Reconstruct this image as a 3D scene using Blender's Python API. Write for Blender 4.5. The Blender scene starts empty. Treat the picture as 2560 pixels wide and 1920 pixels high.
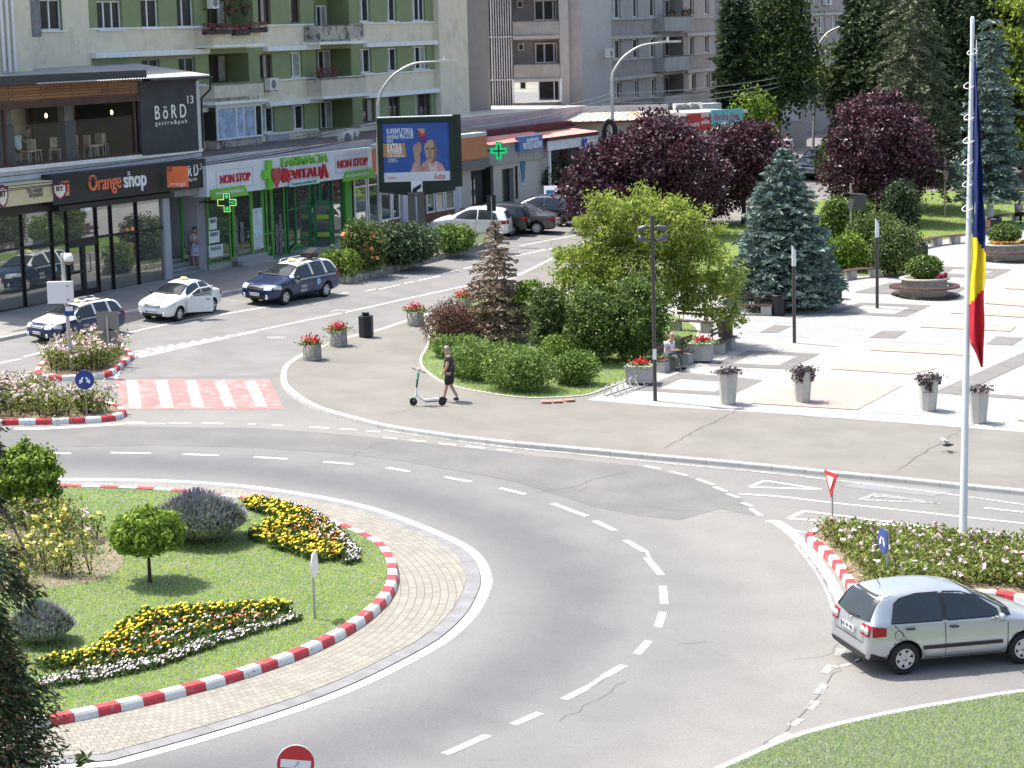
import bpy,bmesh,math,random
import numpy as np
from mathutils import Vector,Matrix,geometry
from mathutils.bvhtree import BVHTree
rnd=random.Random(7);rng=np.random.default_rng(7)
S=bpy.context.scene;COL=S.collection
FPX,PITCH,ROLL,H=5700.0,math.radians(8.9),math.radians(-1.5),15.6
GX,GY=-0.045,0.040
_r=Vector((1,0,0));_u=Vector((0,math.sin(PITCH),math.cos(PITCH)));FW=Vector((0,math.cos(PITCH),-math.sin(PITCH)))
CR=math.cos(ROLL)*_r+math.sin(ROLL)*_u;CU=-math.sin(ROLL)*_r+math.cos(ROLL)*_u
cam_d=bpy.data.cameras.new('camera');cam=bpy.data.objects.new('camera',cam_d);COL.objects.link(cam)
cam_d.sensor_width=36;cam_d.lens=36*FPX/2560;cam_d.clip_end=3000;cam_d.clip_start=0.5
m=Matrix((CR,CU,-FW)).transposed().to_4x4();m.translation=Vector((0,0,H));cam.matrix_world=m
S.camera=cam
SUN_EL,SUN_AZ=math.radians(66),math.radians(-66)
w=bpy.data.worlds.new('World');S.world=w;w.use_nodes=True
sk=w.node_tree.nodes.new('ShaderNodeTexSky');sk.sky_type='NISHITA';sk.sun_disc=False
sk.sun_elevation=SUN_EL;sk.sun_rotation=SUN_AZ;sk.air_density=1.2;sk.dust_density=3.5
bg=w.node_tree.nodes['Background'];bg.inputs[1].default_value=0.115
w.node_tree.links.new(sk.outputs[0],bg.inputs[0])
sd=bpy.data.lights.new('sun','SUN');sd.energy=3.3;sd.angle=math.radians(.5);sd.color=(1,.95,.86)
so=bpy.data.objects.new('sun',sd);COL.objects.link(so)
TS=Vector((math.sin(SUN_AZ)*math.cos(SUN_EL),math.cos(SUN_AZ)*math.cos(SUN_EL),math.sin(SUN_EL)))
so.rotation_euler=TS.to_track_quat('Z','Y').to_euler();so.location=(0,0,60)
S.view_settings.view_transform='Standard';S.view_settings.look='None';S.view_settings.gamma=1
S.view_settings.exposure=1.26
def ray(px,py):return(px-1280)*CR-(py-960)*CU+FPX*FW
def gz(x,y):return GX*x+GY*y
def G(px,py,dz=0.0):
 d=ray(px,py);t=(dz-H)/(d.z-GX*d.x-GY*d.y);return Vector((0,0,H))+d*t
def D(px,py,depth):
 d=ray(px,py);return Vector((0,0,H))+d*(depth/FPX)
def pyof(p):
 q=p-Vector((0,0,H));return 960-FPX*q.dot(CU)/q.dot(FW)
def hgt(base,py):
 lo,hi=-5,80
 for _ in range(40):
  mm=(lo+hi)/2
  if pyof(base+Vector((0,0,mm)))>py:lo=mm
  else:hi=mm
 return mm
def on(x,y,dz=0):return Vector((x,y,gz(x,y)+dz))
def ppm(base):return FPX/((base-Vector((0,0,H))).dot(FW))
MC={}
def M(name,col,rough=.75,metal=0,var=.10,vs=1.5,bump=0,bs=30,spec=.4,emit=0,wear=None,wscale=3,wth=.55,transl=0,coord='Object',alpha=None):
 if name in MC:return MC[name]
 mt=bpy.data.materials.new(name);mt.use_nodes=True;nt=mt.node_tree;N=nt.nodes;L=nt.links
 b=N['Principled BSDF'];b.inputs['Roughness'].default_value=rough;b.inputs['Metallic'].default_value=metal
 b.inputs['Specular IOR Level'].default_value=spec
 tc=N.new('ShaderNodeTexCoord');c=tuple(col)+(1,)
 src=None
 if var>0:
  n1=N.new('ShaderNodeTexNoise');n1.inputs['Scale'].default_value=vs;n1.inputs['Detail'].default_value=6;n1.inputs['Roughness'].default_value=.65
  L.new(tc.outputs[coord],n1.inputs['Vector'])
  r=N.new('ShaderNodeValToRGB');r.color_ramp.elements[0].position=.3;r.color_ramp.elements[1].position=.7
  r.color_ramp.elements[0].color=tuple(max(0,x*(1-var))for x in col)+(1,);r.color_ramp.elements[1].color=tuple(min(1,x*(1+var))for x in col)+(1,)
  L.new(n1.outputs['Fac'],r.inputs['Fac']);src=r.outputs['Color']
 if wear:
  n2=N.new('ShaderNodeTexNoise');n2.inputs['Scale'].default_value=wscale;n2.inputs['Detail'].default_value=8;n2.inputs['Roughness'].default_value=.7
  L.new(tc.outputs[coord],n2.inputs['Vector'])
  r2=N.new('ShaderNodeValToRGB');r2.color_ramp.elements[0].position=wth;r2.color_ramp.elements[1].position=min(1,wth+.08)
  L.new(n2.outputs['Fac'],r2.inputs['Fac'])
  mx=N.new('ShaderNodeMix');mx.data_type='RGBA';L.new(r2.outputs['Color'],mx.inputs['Factor'])
  if src:L.new(src,mx.inputs[6])
  else:mx.inputs[6].default_value=c
  mx.inputs[7].default_value=tuple(wear)+(1,);src=mx.outputs[2]
 if src:L.new(src,b.inputs['Base Color'])
 else:b.inputs['Base Color'].default_value=c
 if bump:
  n3=N.new('ShaderNodeTexNoise');n3.inputs['Scale'].default_value=bs;n3.inputs['Detail'].default_value=4
  L.new(tc.outputs[coord],n3.inputs['Vector'])
  bp=N.new('ShaderNodeBump');bp.inputs['Strength'].default_value=bump;bp.inputs['Distance'].default_value=.02
  L.new(n3.outputs['Fac'],bp.inputs['Height']);L.new(bp.outputs['Normal'],b.inputs['Normal'])
 if emit:
  b.inputs['Emission Color'].default_value=c;b.inputs['Emission Strength'].default_value=emit
 if transl:
  tr=N.new('ShaderNodeBsdfTranslucent');L.new(src,tr.inputs['Color'])if src else None
  ms=N.new('ShaderNodeMixShader');ms.inputs[0].default_value=transl
  L.new(b.outputs[0],ms.inputs[1]);L.new(tr.outputs[0],ms.inputs[2]);L.new(ms.outputs[0],N['Material Output'].inputs['Surface'])
 MC[name]=mt;return mt
def glass_thin(name,tint=(.9,.95,.95),refl=.12):
 if name in MC:return MC[name]
 mt=bpy.data.materials.new(name);mt.use_nodes=True;nt=mt.node_tree;N=nt.nodes;L=nt.links;N.remove(N['Principled BSDF'])
 t=N.new('ShaderNodeBsdfTransparent');t.inputs[0].default_value=tuple(tint)+(1,)
 g=N.new('ShaderNodeBsdfGlossy');g.inputs['Roughness'].default_value=.02
 fr=N.new('ShaderNodeFresnel');fr.inputs['IOR'].default_value=1.5
 ad=N.new('ShaderNodeMath');ad.operation='ADD';ad.inputs[1].default_value=refl;ml=N.new('ShaderNodeMath');ml.operation='MULTIPLY';ml.inputs[1].default_value=.35;L.new(fr.outputs[0],ml.inputs[0]);L.new(ml.outputs[0],ad.inputs[0])
 ms=N.new('ShaderNodeMixShader');L.new(ad.outputs[0],ms.inputs[0]);L.new(t.outputs[0],ms.inputs[1]);L.new(g.outputs[0],ms.inputs[2])
 L.new(ms.outputs[0],N['Material Output'].inputs['Surface']);MC[name]=mt;return mt
def tag(o,label=None,cat=None,group=None,kind=None):
 if label:o['label']=label
 if cat:o['category']=cat
 if group:o['group']=group
 if kind:o['kind']=kind
 return o
def thing(name,label,cat,loc=(0,0,0),rz=0,group=None):
 o=bpy.data.objects.new(name,None);COL.objects.link(o);o.location=loc;o.rotation_euler=(0,0,rz);o.empty_display_size=.3
 return tag(o,label,cat,group)
def wloc(o):
 v=Vector((0,0,0))
 while o is not None:v=v+Vector(o.location);o=o.parent
 return v
def link(name,me,parent=None):
 o=bpy.data.objects.new(name,me);COL.objects.link(o)
 if parent:o.parent=parent
 return o
def copy_tree(o,parent=None):
 c=o.copy();COL.objects.link(c)
 if parent:c.parent=parent
 for ch in list(o.children):copy_tree(ch,c)
 return c
class MB:
 def __init__(s):s.v=[];s.f=[];s.m=[];s.sm=[]
 def add(s,vs,fs,mi=0,smooth=False):
  n=len(s.v);s.v+=[tuple(v)for v in vs];s.f+=[tuple(i+n for i in f)for f in fs];s.m+=[mi]*len(fs);s.sm+=[smooth]*len(fs);return s
 def quad(s,a,b,c,d,mi=0):return s.add([a,b,c,d],[(0,1,2,3)],mi)
 def poly(s,pts,mi=0):
  tr=geometry.tessellate_polygon([[Vector(p)for p in pts]]);return s.add(pts,tr,mi)
 def prism(s,pts,up,mi=0,mside=None):
  up=Vector(up);n=len(pts);a=[Vector(p)for p in pts];b=[p+up for p in a]
  tr=geometry.tessellate_polygon([a]);s.add(b,tr,mi);s.add(a,[t[::-1]for t in tr],mi)
  s.add(a+b,[(i,(i+1)%n,n+(i+1)%n,n+i)for i in range(n)],mi if mside is None else mside);return s
 def box(s,c,size,mi=0,rz=0,R=None,bev=0):
  x,y,z=[k/2 for k in size]
  R=R or Matrix.Rotation(rz,3,'Z');c=Vector(c)
  vs=[c+R@Vector((a*x,b*y,d*z))for a,b,d in((-1,-1,-1),(1,-1,-1),(1,1,-1),(-1,1,-1),(-1,-1,1),(1,-1,1),(1,1,1),(-1,1,1))]
  return s.add(vs,[(0,3,2,1),(4,5,6,7),(0,1,5,4),(1,2,6,5),(2,3,7,6),(3,0,4,7)],mi)
 def tube(s,pts,r,n=8,mi=0,cap=True,smooth=True):
  pts=[Vector(p)for p in pts];rr=r if isinstance(r,(list,tuple))else[r]*len(pts);vs=[];fs=[];k=len(pts)
  prev=None
  for i,p in enumerate(pts):
   t=(pts[min(i+1,k-1)]-pts[max(i-1,0)]).normalized()
   if prev is None:a=t.orthogonal().normalized()
   else:a=(prev-t*prev.dot(t));a=a.normalized()if a.length>1e-6 else t.orthogonal().normalized()
   prev=a;b=t.cross(a)
   for j in range(n):
    q=2*math.pi*j/n;vs.append(p+(a*math.cos(q)+b*math.sin(q))*rr[i])
  for i in range(k-1):
   for j in range(n):fs.append((i*n+j,i*n+(j+1)%n,(i+1)*n+(j+1)%n,(i+1)*n+j))
  s.add(vs,fs,mi,smooth)
  if cap:s.add(vs[:n],[tuple(range(n))[::-1]],mi);s.add(vs[-n:],[tuple(range(n))],mi)
  return s
 def lathe(s,prof,c=(0,0,0),n=24,mi=0,axis='Z',smooth=True,sx=1,sy=1,ph=0):
  c=Vector(c);vs=[];fs=[];k=len(prof)
  for(r,z)in prof:
   for j in range(n):
    a=2*math.pi*j/n+ph;p=(r*math.cos(a)*sx,r*math.sin(a)*sy,z)
    if axis=='Y':p=(p[0],z,p[1])
    if axis=='X':p=(z,p[0],p[1])
    vs.append(c+Vector(p))
  for i in range(k-1):
   for j in range(n):fs.append((i*n+j,i*n+(j+1)%n,(i+1)*n+(j+1)%n,(i+1)*n+j))
  return s.add(vs,fs,mi,smooth)
 def build(s,name,mats,parent=None,keep=False):
  me=bpy.data.meshes.new(name);o0=Vector((0,0,0))if(parent is None or keep)else wloc(parent)
  me.from_pydata([(v[0]-o0.x,v[1]-o0.y,v[2]-o0.z)for v in s.v],[],s.f)
  for mt in(mats if isinstance(mats,(list,tuple))else[mats]):me.materials.append(mt)
  me.polygons.foreach_set('material_index',s.m);me.polygons.foreach_set('use_smooth',s.sm);me.update()
  return link(name,me,parent)
def root_at(o,p):
 p=Vector(p);o.data.transform(Matrix.Translation(-p));o.location=p;return o
def quads_mesh(name,V,mi,mats,parent=None,origin=None,nv=4):
 """V: (n,4,3) array of quads, fast"""
 n=len(V);me=bpy.data.meshes.new(name)
 o0=wloc(parent)if parent else(Vector(origin)if origin is not None else Vector((0,0,0)))
 P=(V.reshape(-1,3)-np.array(o0)).astype(np.float32)
 me.vertices.add(n*nv);me.vertices.foreach_set('co',P.ravel());me.loops.add(n*nv);me.loops.foreach_set('vertex_index',np.arange(n*nv,dtype=np.int32))
 me.polygons.add(n);me.polygons.foreach_set('loop_start',np.arange(0,n*nv,nv,dtype=np.int32));me.polygons.foreach_set('loop_total',np.full(n,nv,dtype=np.int32))
 for mt in mats:me.materials.append(mt)
 me.polygons.foreach_set('material_index',np.asarray(mi,dtype=np.int32));me.update(calc_edges=True)
 o=link(name,me,parent)
 if origin is not None and parent is None:o.location=o0
 return o
def leaves(C,size,aspect=.5,updir=0.0,N=None,jitter=.35):
 """random little leaf quads at centres C"""
 n=len(C);
 a=rng.normal(size=(n,3));
 if N is not None:a=a*(1-updir)+N*updir*1.6
 else:a[:,2]+=updir
 a/=np.linalg.norm(a,axis=1)[:,None]+1e-9
 t=rng.normal(size=(n,3));b=np.cross(a,t);b/=np.linalg.norm(b,axis=1)[:,None]+1e-9;c=np.cross(a,b)
 s=(size*(1+jitter*rng.uniform(-1,1,n)))[:,None]
 return np.stack([C-b*s,C-c*s*aspect,C+b*s,C+c*s*aspect],axis=1)
def inpoly(P,poly):
 x,y=P[:,0],P[:,1];ins=np.zeros(len(P),bool);n=len(poly)
 for i in range(n):
  x1,y1=poly[i][0],poly[i][1];x2,y2=poly[(i+1)%n][0],poly[(i+1)%n][1]
  if y1==y2:continue
  cnd=((y1>y)!=(y2>y))&(x<(x2-x1)*(y-y1)/(y2-y1)+x1);ins^=cnd
 return ins
def scatter(poly,n):
 p=np.array([(q[0],q[1])for q in poly]);lo,hi=p.min(0),p.max(0);out=[]
 tot=0
 while tot<n:
  q=rng.uniform(lo,hi,(n*2,2));q=q[inpoly(q,p)];out.append(q);tot+=len(q)
  if len(q)==0:break
 q=np.concatenate(out)[:n];return np.c_[q,GX*q[:,0]+GY*q[:,1]]
def cr(pts,n=6,closed=False):
 out=[];k=len(pts);pts=[Vector(p)for p in pts]
 for i in range(k if closed else k-1):
  g=(lambda j:pts[j%k])if closed else(lambda j:pts[max(0,min(k-1,j))])
  a,b,c,d=g(i-1),g(i),g(i+1),g(i+2)
  for j in range(n):
   t=j/n;out.append(.5*((2*b)+(-a+c)*t+(2*a-5*b+4*c-d)*t*t+(-a+3*b-3*c+d)*t**3))
 if not closed:out.append(pts[-1])
 return out
def resample(pts,step,closed=False):
 P=[Vector(p)for p in pts];P=P+[P[0]]if closed else P;out=[P[0]];acc=0
 tot=sum((P[i+1]-P[i]).length for i in range(len(P)-1));n=max(1,round(tot/step));step=tot/n;nxt=step;d=0
 for i in range(len(P)-1):
  L=(P[i+1]-P[i]).length
  while nxt<=d+L+1e-6 and len(out)<n+(0 if closed else 1):
   out.append(P[i].lerp(P[i+1],(nxt-d)/L if L>0 else 0));nxt+=step
  d+=L
 return out
def offset(pts,d,closed=False):
 n=len(pts);out=[]
 for i in range(n):
  a=pts[(i-1)%n]if closed or i>0 else pts[i];b=pts[(i+1)%n]if closed or i<n-1 else pts[i]
  t=Vector((b.x-a.x,b.y-a.y)).normalized();x,y=pts[i].x-t.y*d,pts[i].y+t.x*d
  out.append(on(x,y,pts[i].z-gz(pts[i].x,pts[i].y)))
 return out
def GP(pp,dz=0):return[G(x,y,dz)for x,y in pp]
def drop(pts,dz=0):return[on(p.x,p.y,dz)for p in pts]
def area2(p):return sum(p[i].x*p[(i+1)%len(p)].y-p[(i+1)%len(p)].x*p[i].y for i in range(len(p)))/2
def text_mesh(txt,size,ext=.02,bold=.0,shear=0,sx=1,align='CENTER'):
 cu=bpy.data.curves.new('txt','FONT');cu.body=txt;cu.size=size;cu.extrude=ext;cu.offset=bold*size;cu.shear=shear;cu.align_x=align;cu.align_y='CENTER';cu.resolution_u=3
 o=bpy.data.objects.new('txt',cu);COL.objects.link(o);dg=bpy.context.evaluated_depsgraph_get();me=bpy.data.meshes.new_from_object(o.evaluated_get(dg));
 bpy.data.objects.remove(o);bpy.data.curves.remove(cu)
 if sx!=1:me.transform(Matrix.Diagonal((sx,1,1,1)))
 me.materials.clear();return me
def frame3(p,right,up):
 r=Vector(right).normalized();u=Vector(up).normalized();n=r.cross(u);mm=Matrix((r,u,n)).transposed().to_4x4();mm.translation=Vector(p);return mm
def put_text(name,txt,size,p,right,up,mat,parent=None,ext=.02,bold=0,shear=0,sx=1,width=None,align='CENTER'):
 me=text_mesh(txt,size,ext,bold,shear,sx,align)
 if width:
  xs=[v.co.x for v in me.vertices];k=width/(max(xs)-min(xs));me.transform(Matrix.Diagonal((k,1,1,1)))
 me.name=name;me.transform(frame3(p,right,up))
 if parent:me.transform(Matrix.Translation(-wloc(parent)))
 me.materials.append(mat);o=link(name,me,parent);return o
def asphalt(name,ramp,speck=.16,center=None,tint=(1.01,1,.985),crack=False):
 mt=bpy.data.materials.new(name);mt.use_nodes=True;nt=mt.node_tree;N=nt.nodes;L=nt.links;b=N['Principled BSDF']
 b.inputs['Roughness'].default_value=.85;b.inputs['Specular IOR Level'].default_value=.25
 tc=N.new('ShaderNodeTexCoord');o=tc.outputs['Object']
 n0=N.new('ShaderNodeTexNoise');n0.inputs['Scale'].default_value=.35;n0.inputs['Detail'].default_value=7;n0.inputs['Roughness'].default_value=.62;L.new(o,n0.inputs['Vector'])
 if center:
  sb=N.new('ShaderNodeVectorMath');sb.operation='SUBTRACT';sb.inputs[1].default_value=center;L.new(o,sb.inputs[0])
  fl=N.new('ShaderNodeVectorMath');fl.operation='MULTIPLY';fl.inputs[1].default_value=(1,1,0);L.new(sb.outputs[0],fl.inputs[0])
  ln=N.new('ShaderNodeVectorMath');ln.operation='LENGTH';L.new(fl.outputs[0],ln.inputs[0])
  ad=N.new('ShaderNodeMath');ad.operation='MULTIPLY_ADD';ad.inputs[1].default_value=1.7;L.new(n0.outputs['Fac'],ad.inputs[0]);L.new(ln.outputs['Value'],ad.inputs[2])
  mr=N.new('ShaderNodeMapRange');mr.inputs[1].default_value=11.6;mr.inputs[2].default_value=24;L.new(ad.outputs[0],mr.inputs[0]);fac=mr.outputs[0]
 else:
  fac=n0.outputs['Fac']
 r=N.new('ShaderNodeValToRGB');r.color_ramp.interpolation='B_SPLINE'
 while len(r.color_ramp.elements)<len(ramp):r.color_ramp.elements.new(.5)
 for e,(p,v)in zip(r.color_ramp.elements,ramp):
  e.position=p;e.color=tuple(.74*q for q in v)+(1,)if isinstance(v,tuple)else(.74*v*tint[0],.74*v*tint[1],.74*v*tint[2],1)
 L.new(fac,r.inputs['Fac'])
 n1=N.new('ShaderNodeTexNoise');n1.inputs['Scale'].default_value=26;n1.inputs['Detail'].default_value=5;n1.inputs['Roughness'].default_value=.8;L.new(o,n1.inputs['Vector'])
 n2=N.new('ShaderNodeTexNoise');n2.inputs['Scale'].default_value=.7;n2.inputs['Detail'].default_value=6;n2.inputs['Distortion'].default_value=.3;L.new(o,n2.inputs['Vector'])
 mm=N.new('ShaderNodeMapRange');mm.inputs[1].default_value=.36;mm.inputs[2].default_value=.64;mm.inputs[3].default_value=1-speck;mm.inputs[4].default_value=1+speck;L.new(n1.outputs['Fac'],mm.inputs[0])
 m2=N.new('ShaderNodeMapRange');m2.inputs[1].default_value=.35;m2.inputs[2].default_value=.65;m2.inputs[3].default_value=.95;m2.inputs[4].default_value=1.05;L.new(n2.outputs['Fac'],m2.inputs[0])
 ml=N.new('ShaderNodeMath');ml.operation='MULTIPLY';L.new(mm.outputs[0],ml.inputs[0]);L.new(m2.outputs[0],ml.inputs[1])
 sc=N.new('ShaderNodeVectorMath');sc.operation='SCALE';L.new(r.outputs['Color'],sc.inputs[0]);L.new(ml.outputs[0],sc.inputs['Scale'])
 L.new(sc.outputs[0],b.inputs['Base Color'])
 bp=N.new('ShaderNodeBump');bp.inputs['Strength'].default_value=.5;bp.inputs['Distance'].default_value=.01;L.new(n1.outputs['Fac'],bp.inputs['Height']);L.new(bp.outputs[0],b.inputs['Normal'])
 return mt
def pavers(name,cols,bw,bh,rot=0,polar=None,mortar=.012,mcol=(.2,.18,.15),var=.5):
 mt=bpy.data.materials.new(name);mt.use_nodes=True;nt=mt.node_tree;N=nt.nodes;L=nt.links;b=N['Principled BSDF']
 b.inputs['Roughness'].default_value=.8;b.inputs['Specular IOR Level'].default_value=.3;cols=[tuple(.74*q for q in c)for c in cols]
 tc=N.new('ShaderNodeTexCoord');o=tc.outputs['Object']
 if polar:
  sb=N.new('ShaderNodeVectorMath');sb.operation='SUBTRACT';sb.inputs[1].default_value=polar;L.new(o,sb.inputs[0])
  sp=N.new('ShaderNodeSeparateXYZ');L.new(sb.outputs[0],sp.inputs[0])
  at=N.new('ShaderNodeMath');at.operation='ARCTAN2';L.new(sp.outputs[1],at.inputs[0]);L.new(sp.outputs[0],at.inputs[1])
  k=N.new('ShaderNodeMath');k.operation='MULTIPLY';k.inputs[1].default_value=12;L.new(at.outputs[0],k.inputs[0])
  c0=N.new('ShaderNodeCombineXYZ');L.new(sp.outputs[0],c0.inputs[0]);L.new(sp.outputs[1],c0.inputs[1])
  ln=N.new('ShaderNodeVectorMath');ln.operation='LENGTH';L.new(c0.outputs[0],ln.inputs[0])
  cb=N.new('ShaderNodeCombineXYZ');L.new(k.outputs[0],cb.inputs[0]);L.new(ln.outputs['Value'],cb.inputs[1]);vec=cb.outputs[0]
 else:
  mp=N.new('ShaderNodeMapping');mp.inputs['Rotation'].default_value=(0,0,rot);L.new(o,mp.inputs['Vector']);vec=mp.outputs[0]
 br=N.new('ShaderNodeTexBrick');br.inputs['Scale'].default_value=1;br.inputs['Brick Width'].default_value=bw;br.inputs['Row Height'].default_value=bh
 br.inputs['Mortar Size'].default_value=mortar;br.inputs['Mortar Smooth'].default_value=.3;br.inputs['Color1'].default_value=tuple(cols[0])+(1,);br.inputs['Color2'].default_value=tuple(cols[1])+(1,)
 br.inputs['Mortar'].default_value=tuple(mcol)+(1,);br.inputs['Bias'].default_value=0;L.new(vec,br.inputs['Vector'])
 n=N.new('ShaderNodeTexNoise');n.inputs['Scale'].default_value=.9;n.inputs['Detail'].default_value=8;n.inputs['Roughness'].default_value=.7;L.new(o,n.inputs['Vector'])
 mr=N.new('ShaderNodeMapRange');mr.inputs[1].default_value=.3;mr.inputs[2].default_value=.7;mr.inputs[3].default_value=1-.3*var;mr.inputs[4].default_value=1+.3*var;L.new(n.outputs['Fac'],mr.inputs[0])
 sc=N.new('ShaderNodeVectorMath');sc.operation='SCALE';L.new(br.outputs['Color'],sc.inputs[0]);L.new(mr.outputs[0],sc.inputs['Scale']);L.new(sc.outputs[0],b.inputs['Base Color'])
 bp=N.new('ShaderNodeBump');bp.inputs['Strength'].default_value=.4;bp.inputs['Distance'].default_value=.01;L.new(br.outputs['Fac'],bp.inputs['Height']);bp.invert=True;L.new(bp.outputs[0],b.inputs['Normal'])
 return mt
def grassmat(name,c1,c2,c3=(.28,.26,.12)):
 mt=bpy.data.materials.new(name);mt.use_nodes=True;nt=mt.node_tree;N=nt.nodes;L=nt.links;b=N['Principled BSDF'];b.inputs['Roughness'].default_value=.9;b.inputs['Specular IOR Level'].default_value=.1
 tc=N.new('ShaderNodeTexCoord');o=tc.outputs['Object']
 n=N.new('ShaderNodeTexNoise');n.inputs['Scale'].default_value=.8;n.inputs['Detail'].default_value=10;n.inputs['Roughness'].default_value=.75;L.new(o,n.inputs['Vector'])
 r=N.new('ShaderNodeValToRGB');e=r.color_ramp.elements;e[0].position=.32;e[0].color=tuple(c1)+(1,);e[1].position=.68;e[1].color=tuple(c3)+(1,);q=e.new(.52);q.color=tuple(c2)+(1,)
 L.new(n.outputs['Fac'],r.inputs['Fac'])
 n2=N.new('ShaderNodeTexNoise');n2.inputs['Scale'].default_value=22;n2.inputs['Detail'].default_value=6;n2.inputs['Roughness'].default_value=.8;L.new(o,n2.inputs['Vector'])
 mr=N.new('ShaderNodeMapRange');mr.inputs[1].default_value=.3;mr.inputs[2].default_value=.7;mr.inputs[3].default_value=.6;mr.inputs[4].default_value=1.35;L.new(n2.outputs['Fac'],mr.inputs[0])
 sc=N.new('ShaderNodeVectorMath');sc.operation='SCALE';L.new(r.outputs['Color'],sc.inputs[0]);L.new(mr.outputs[0],sc.inputs['Scale']);L.new(sc.outputs[0],b.inputs['Base Color'])
 bp=N.new('ShaderNodeBump');bp.inputs['Strength'].default_value=.9;bp.inputs['Distance'].default_value=.05;L.new(n2.outputs['Fac'],bp.inputs['Height']);L.new(bp.outputs[0],b.inputs['Normal'])
 return mt
RC=Vector((-12.1,53.0,0))
A_ROAD=asphalt('road_asphalt',[(0,.27),(.10,.235),(.18,(.165,.167,.176)),(.26,(.175,.177,.186)),(.36,.245),(.46,(.215,.215,.217)),(.60,(.29,.281,.262)),(.80,(.275,.268,.252)),(1,.235)],center=tuple(RC))
A_PATCH=asphalt('road_asphalt_old',[(.25,.185),(.5,.205),(.75,(.235,.23,.22))],speck=.2)
A_STREET=asphalt('street_asphalt',[(.25,.225),(.5,.25),(.75,(.28,.276,.264))],speck=.12)
A_WALK=asphalt('footpath_asphalt',[(.25,(.232,.22,.198)),(.5,(.255,.243,.22)),(.75,(.278,.264,.24))],speck=.1)
A_SIDE=asphalt('sidewalk_asphalt',[(.25,(.26,.25,.235)),(.5,(.31,.30,.28)),(.75,(.35,.34,.32))],speck=.1)
WHITE=M('road_paint',(.60,.60,.58),rough=.7,var=.06,wear=(.27,.265,.255),wscale=6,wth=.56)
WHITEW=M('road_paint_worn',(.44,.435,.42),rough=.8,var=.1,wear=(.24,.236,.226),wscale=7,wth=.45)
REDP=M('crosswalk_red',(.43,.155,.145),rough=.8,var=.12,wear=(.33,.24,.235),wscale=2.6,wth=.50)
KERB=M('kerb_stone',(.42,.415,.395),rough=.85,var=.12,vs=3,bump=.2)
KRED=M('kerb_red_paint',(.46,.045,.055),rough=.5,var=.12,vs=4,wear=(.33,.20,.18),wscale=7,wth=.58)
KWHT=M('kerb_white_paint',(.62,.63,.63),rough=.5,var=.07,vs=4,wear=(.30,.29,.28),wscale=7,wth=.57)
GUT=M('gutter_stone',(.20,.20,.205),rough=.85,var=.2,vs=2)
SOIL=M('soil',(.22,.17,.12),rough=.95,var=.3,vs=4,bump=.5)
LAWN=grassmat('lawn_grass',(.12,.20,.035),(.18,.26,.05),(.26,.29,.085))
def st(o):o['kind']='structure';return o
def sheet(name,pts,mat,mi=0):
 b=MB();b.poly(pts,0);return st(b.build(name,mat))
g=MB();E_=900
g.poly([on(-E_,-60,-.06),on(E_,-60,-.06),on(E_,1300,-.06),on(-E_,1300,-.06)]);st(g.build('ground',M('earth',(.22,.21,.17),var=.3,vs=.2)))
sheet('road',[on(-70,-20),on(70,-20),on(70,230),on(-70,230)],A_ROAD)
street=GP([(-300,940),(-300,700),(300,660),(900,580),(1500,470),(1900,380),(2700,380),(2700,520),(1900,560),(1300,720),(1010,815),(800,872),(735,904),(702,940),(350,944),(280,946),(100,925),(-200,1010)],.004)
sheet('street',street,A_STREET)
patch=GP([(-60,1072),(300,1066),(650,1070),(850,1085),(1000,1100),(1300,1135),(1600,1165),(1750,1200),(1850,1240),(1890,1290),(1800,1272),(1700,1300),(1600,1290),(1480,1265),(1400,1240),(1290,1205),(1150,1178),(1000,1152),(830,1131),(640,1119),(400,1112),(-60,1122)],.004)
sheet('road_patch',patch,A_PATCH)
sheet('road_patch',GP([(2104,1216),(2150,1202),(2390,1228),(2330,1241)],.006),M('patch_dark',(.20,.20,.205),var=.1))
def kerb(name,pts,w=.15,h=.12,mats=None,seg=1.0,closed=False,inner=1,cham=.03,base=0.0,joints=True):
 """pts: outer foot line. inner=+1: the kerb body lies to the left of travel"""
 P=resample(pts,seg/2,closed);b=MB();n=len(P);P=drop(P,base)
 prof=[(0,0),(cham*.4,h-cham),(cham,h),(w,h),(w,0)]
 rows=[offset(P,inner*d,closed)for d,z in prof];J=len(prof)
 for i in range(n if closed else n-1):
  k=(i+1)%n;mi=(i//2)%2 if len(mats)>1 and not joints else 0
  for j in range(J-1):
   zi,zj=Vector((0,0,prof[j][1])),Vector((0,0,prof[j+1][1]))
   a,c,d,e=rows[j][i]+zi,rows[j][k]+zi,rows[j+1][k]+zj,rows[j+1][i]+zj
   if joints and i%2==1:
    t=.03;cc,dd=c+(a-c)*t,d+(e-d)*t
    b.quad(a,cc,dd,e,0);b.quad(cc,c,d,dd,1)
   else:b.quad(a,c,d,e,mi)
 for i in(0,n-1):
  if not closed:b.add([rows[j][i]+Vector((0,0,prof[j][1]))for j in range(J)],[tuple(range(J))],0)
 o=b.build(name,mats);return st(o)
JOINT=M('kerb_joint',(.12,.115,.10),var=0)
def slab(name,outline,top,mat,closed=True):
 b=MB();b.poly(drop(outline,top),0);
 n=len(outline)
 for i in range(n):
  p,q=outline[i],outline[(i+1)%n];b.quad(on(p.x,p.y,-.02),on(q.x,q.y,-.02),on(q.x,q.y,top),on(p.x,p.y,top))
 return st(b.build(name,mat))
wl=cr(GP([(162,1198.7),(318,1200),(492,1206.5),(640,1219),(800.6,1243.4),(943.9,1276),(1117.5,1343),(1190,1388),(1217,1443),(1210,1482),(1180,1537),(1113,1600),(996,1666),(865.7,1727.4),(694.5,1790),(477.5,1856),(277.8,1911)]),6)
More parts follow.
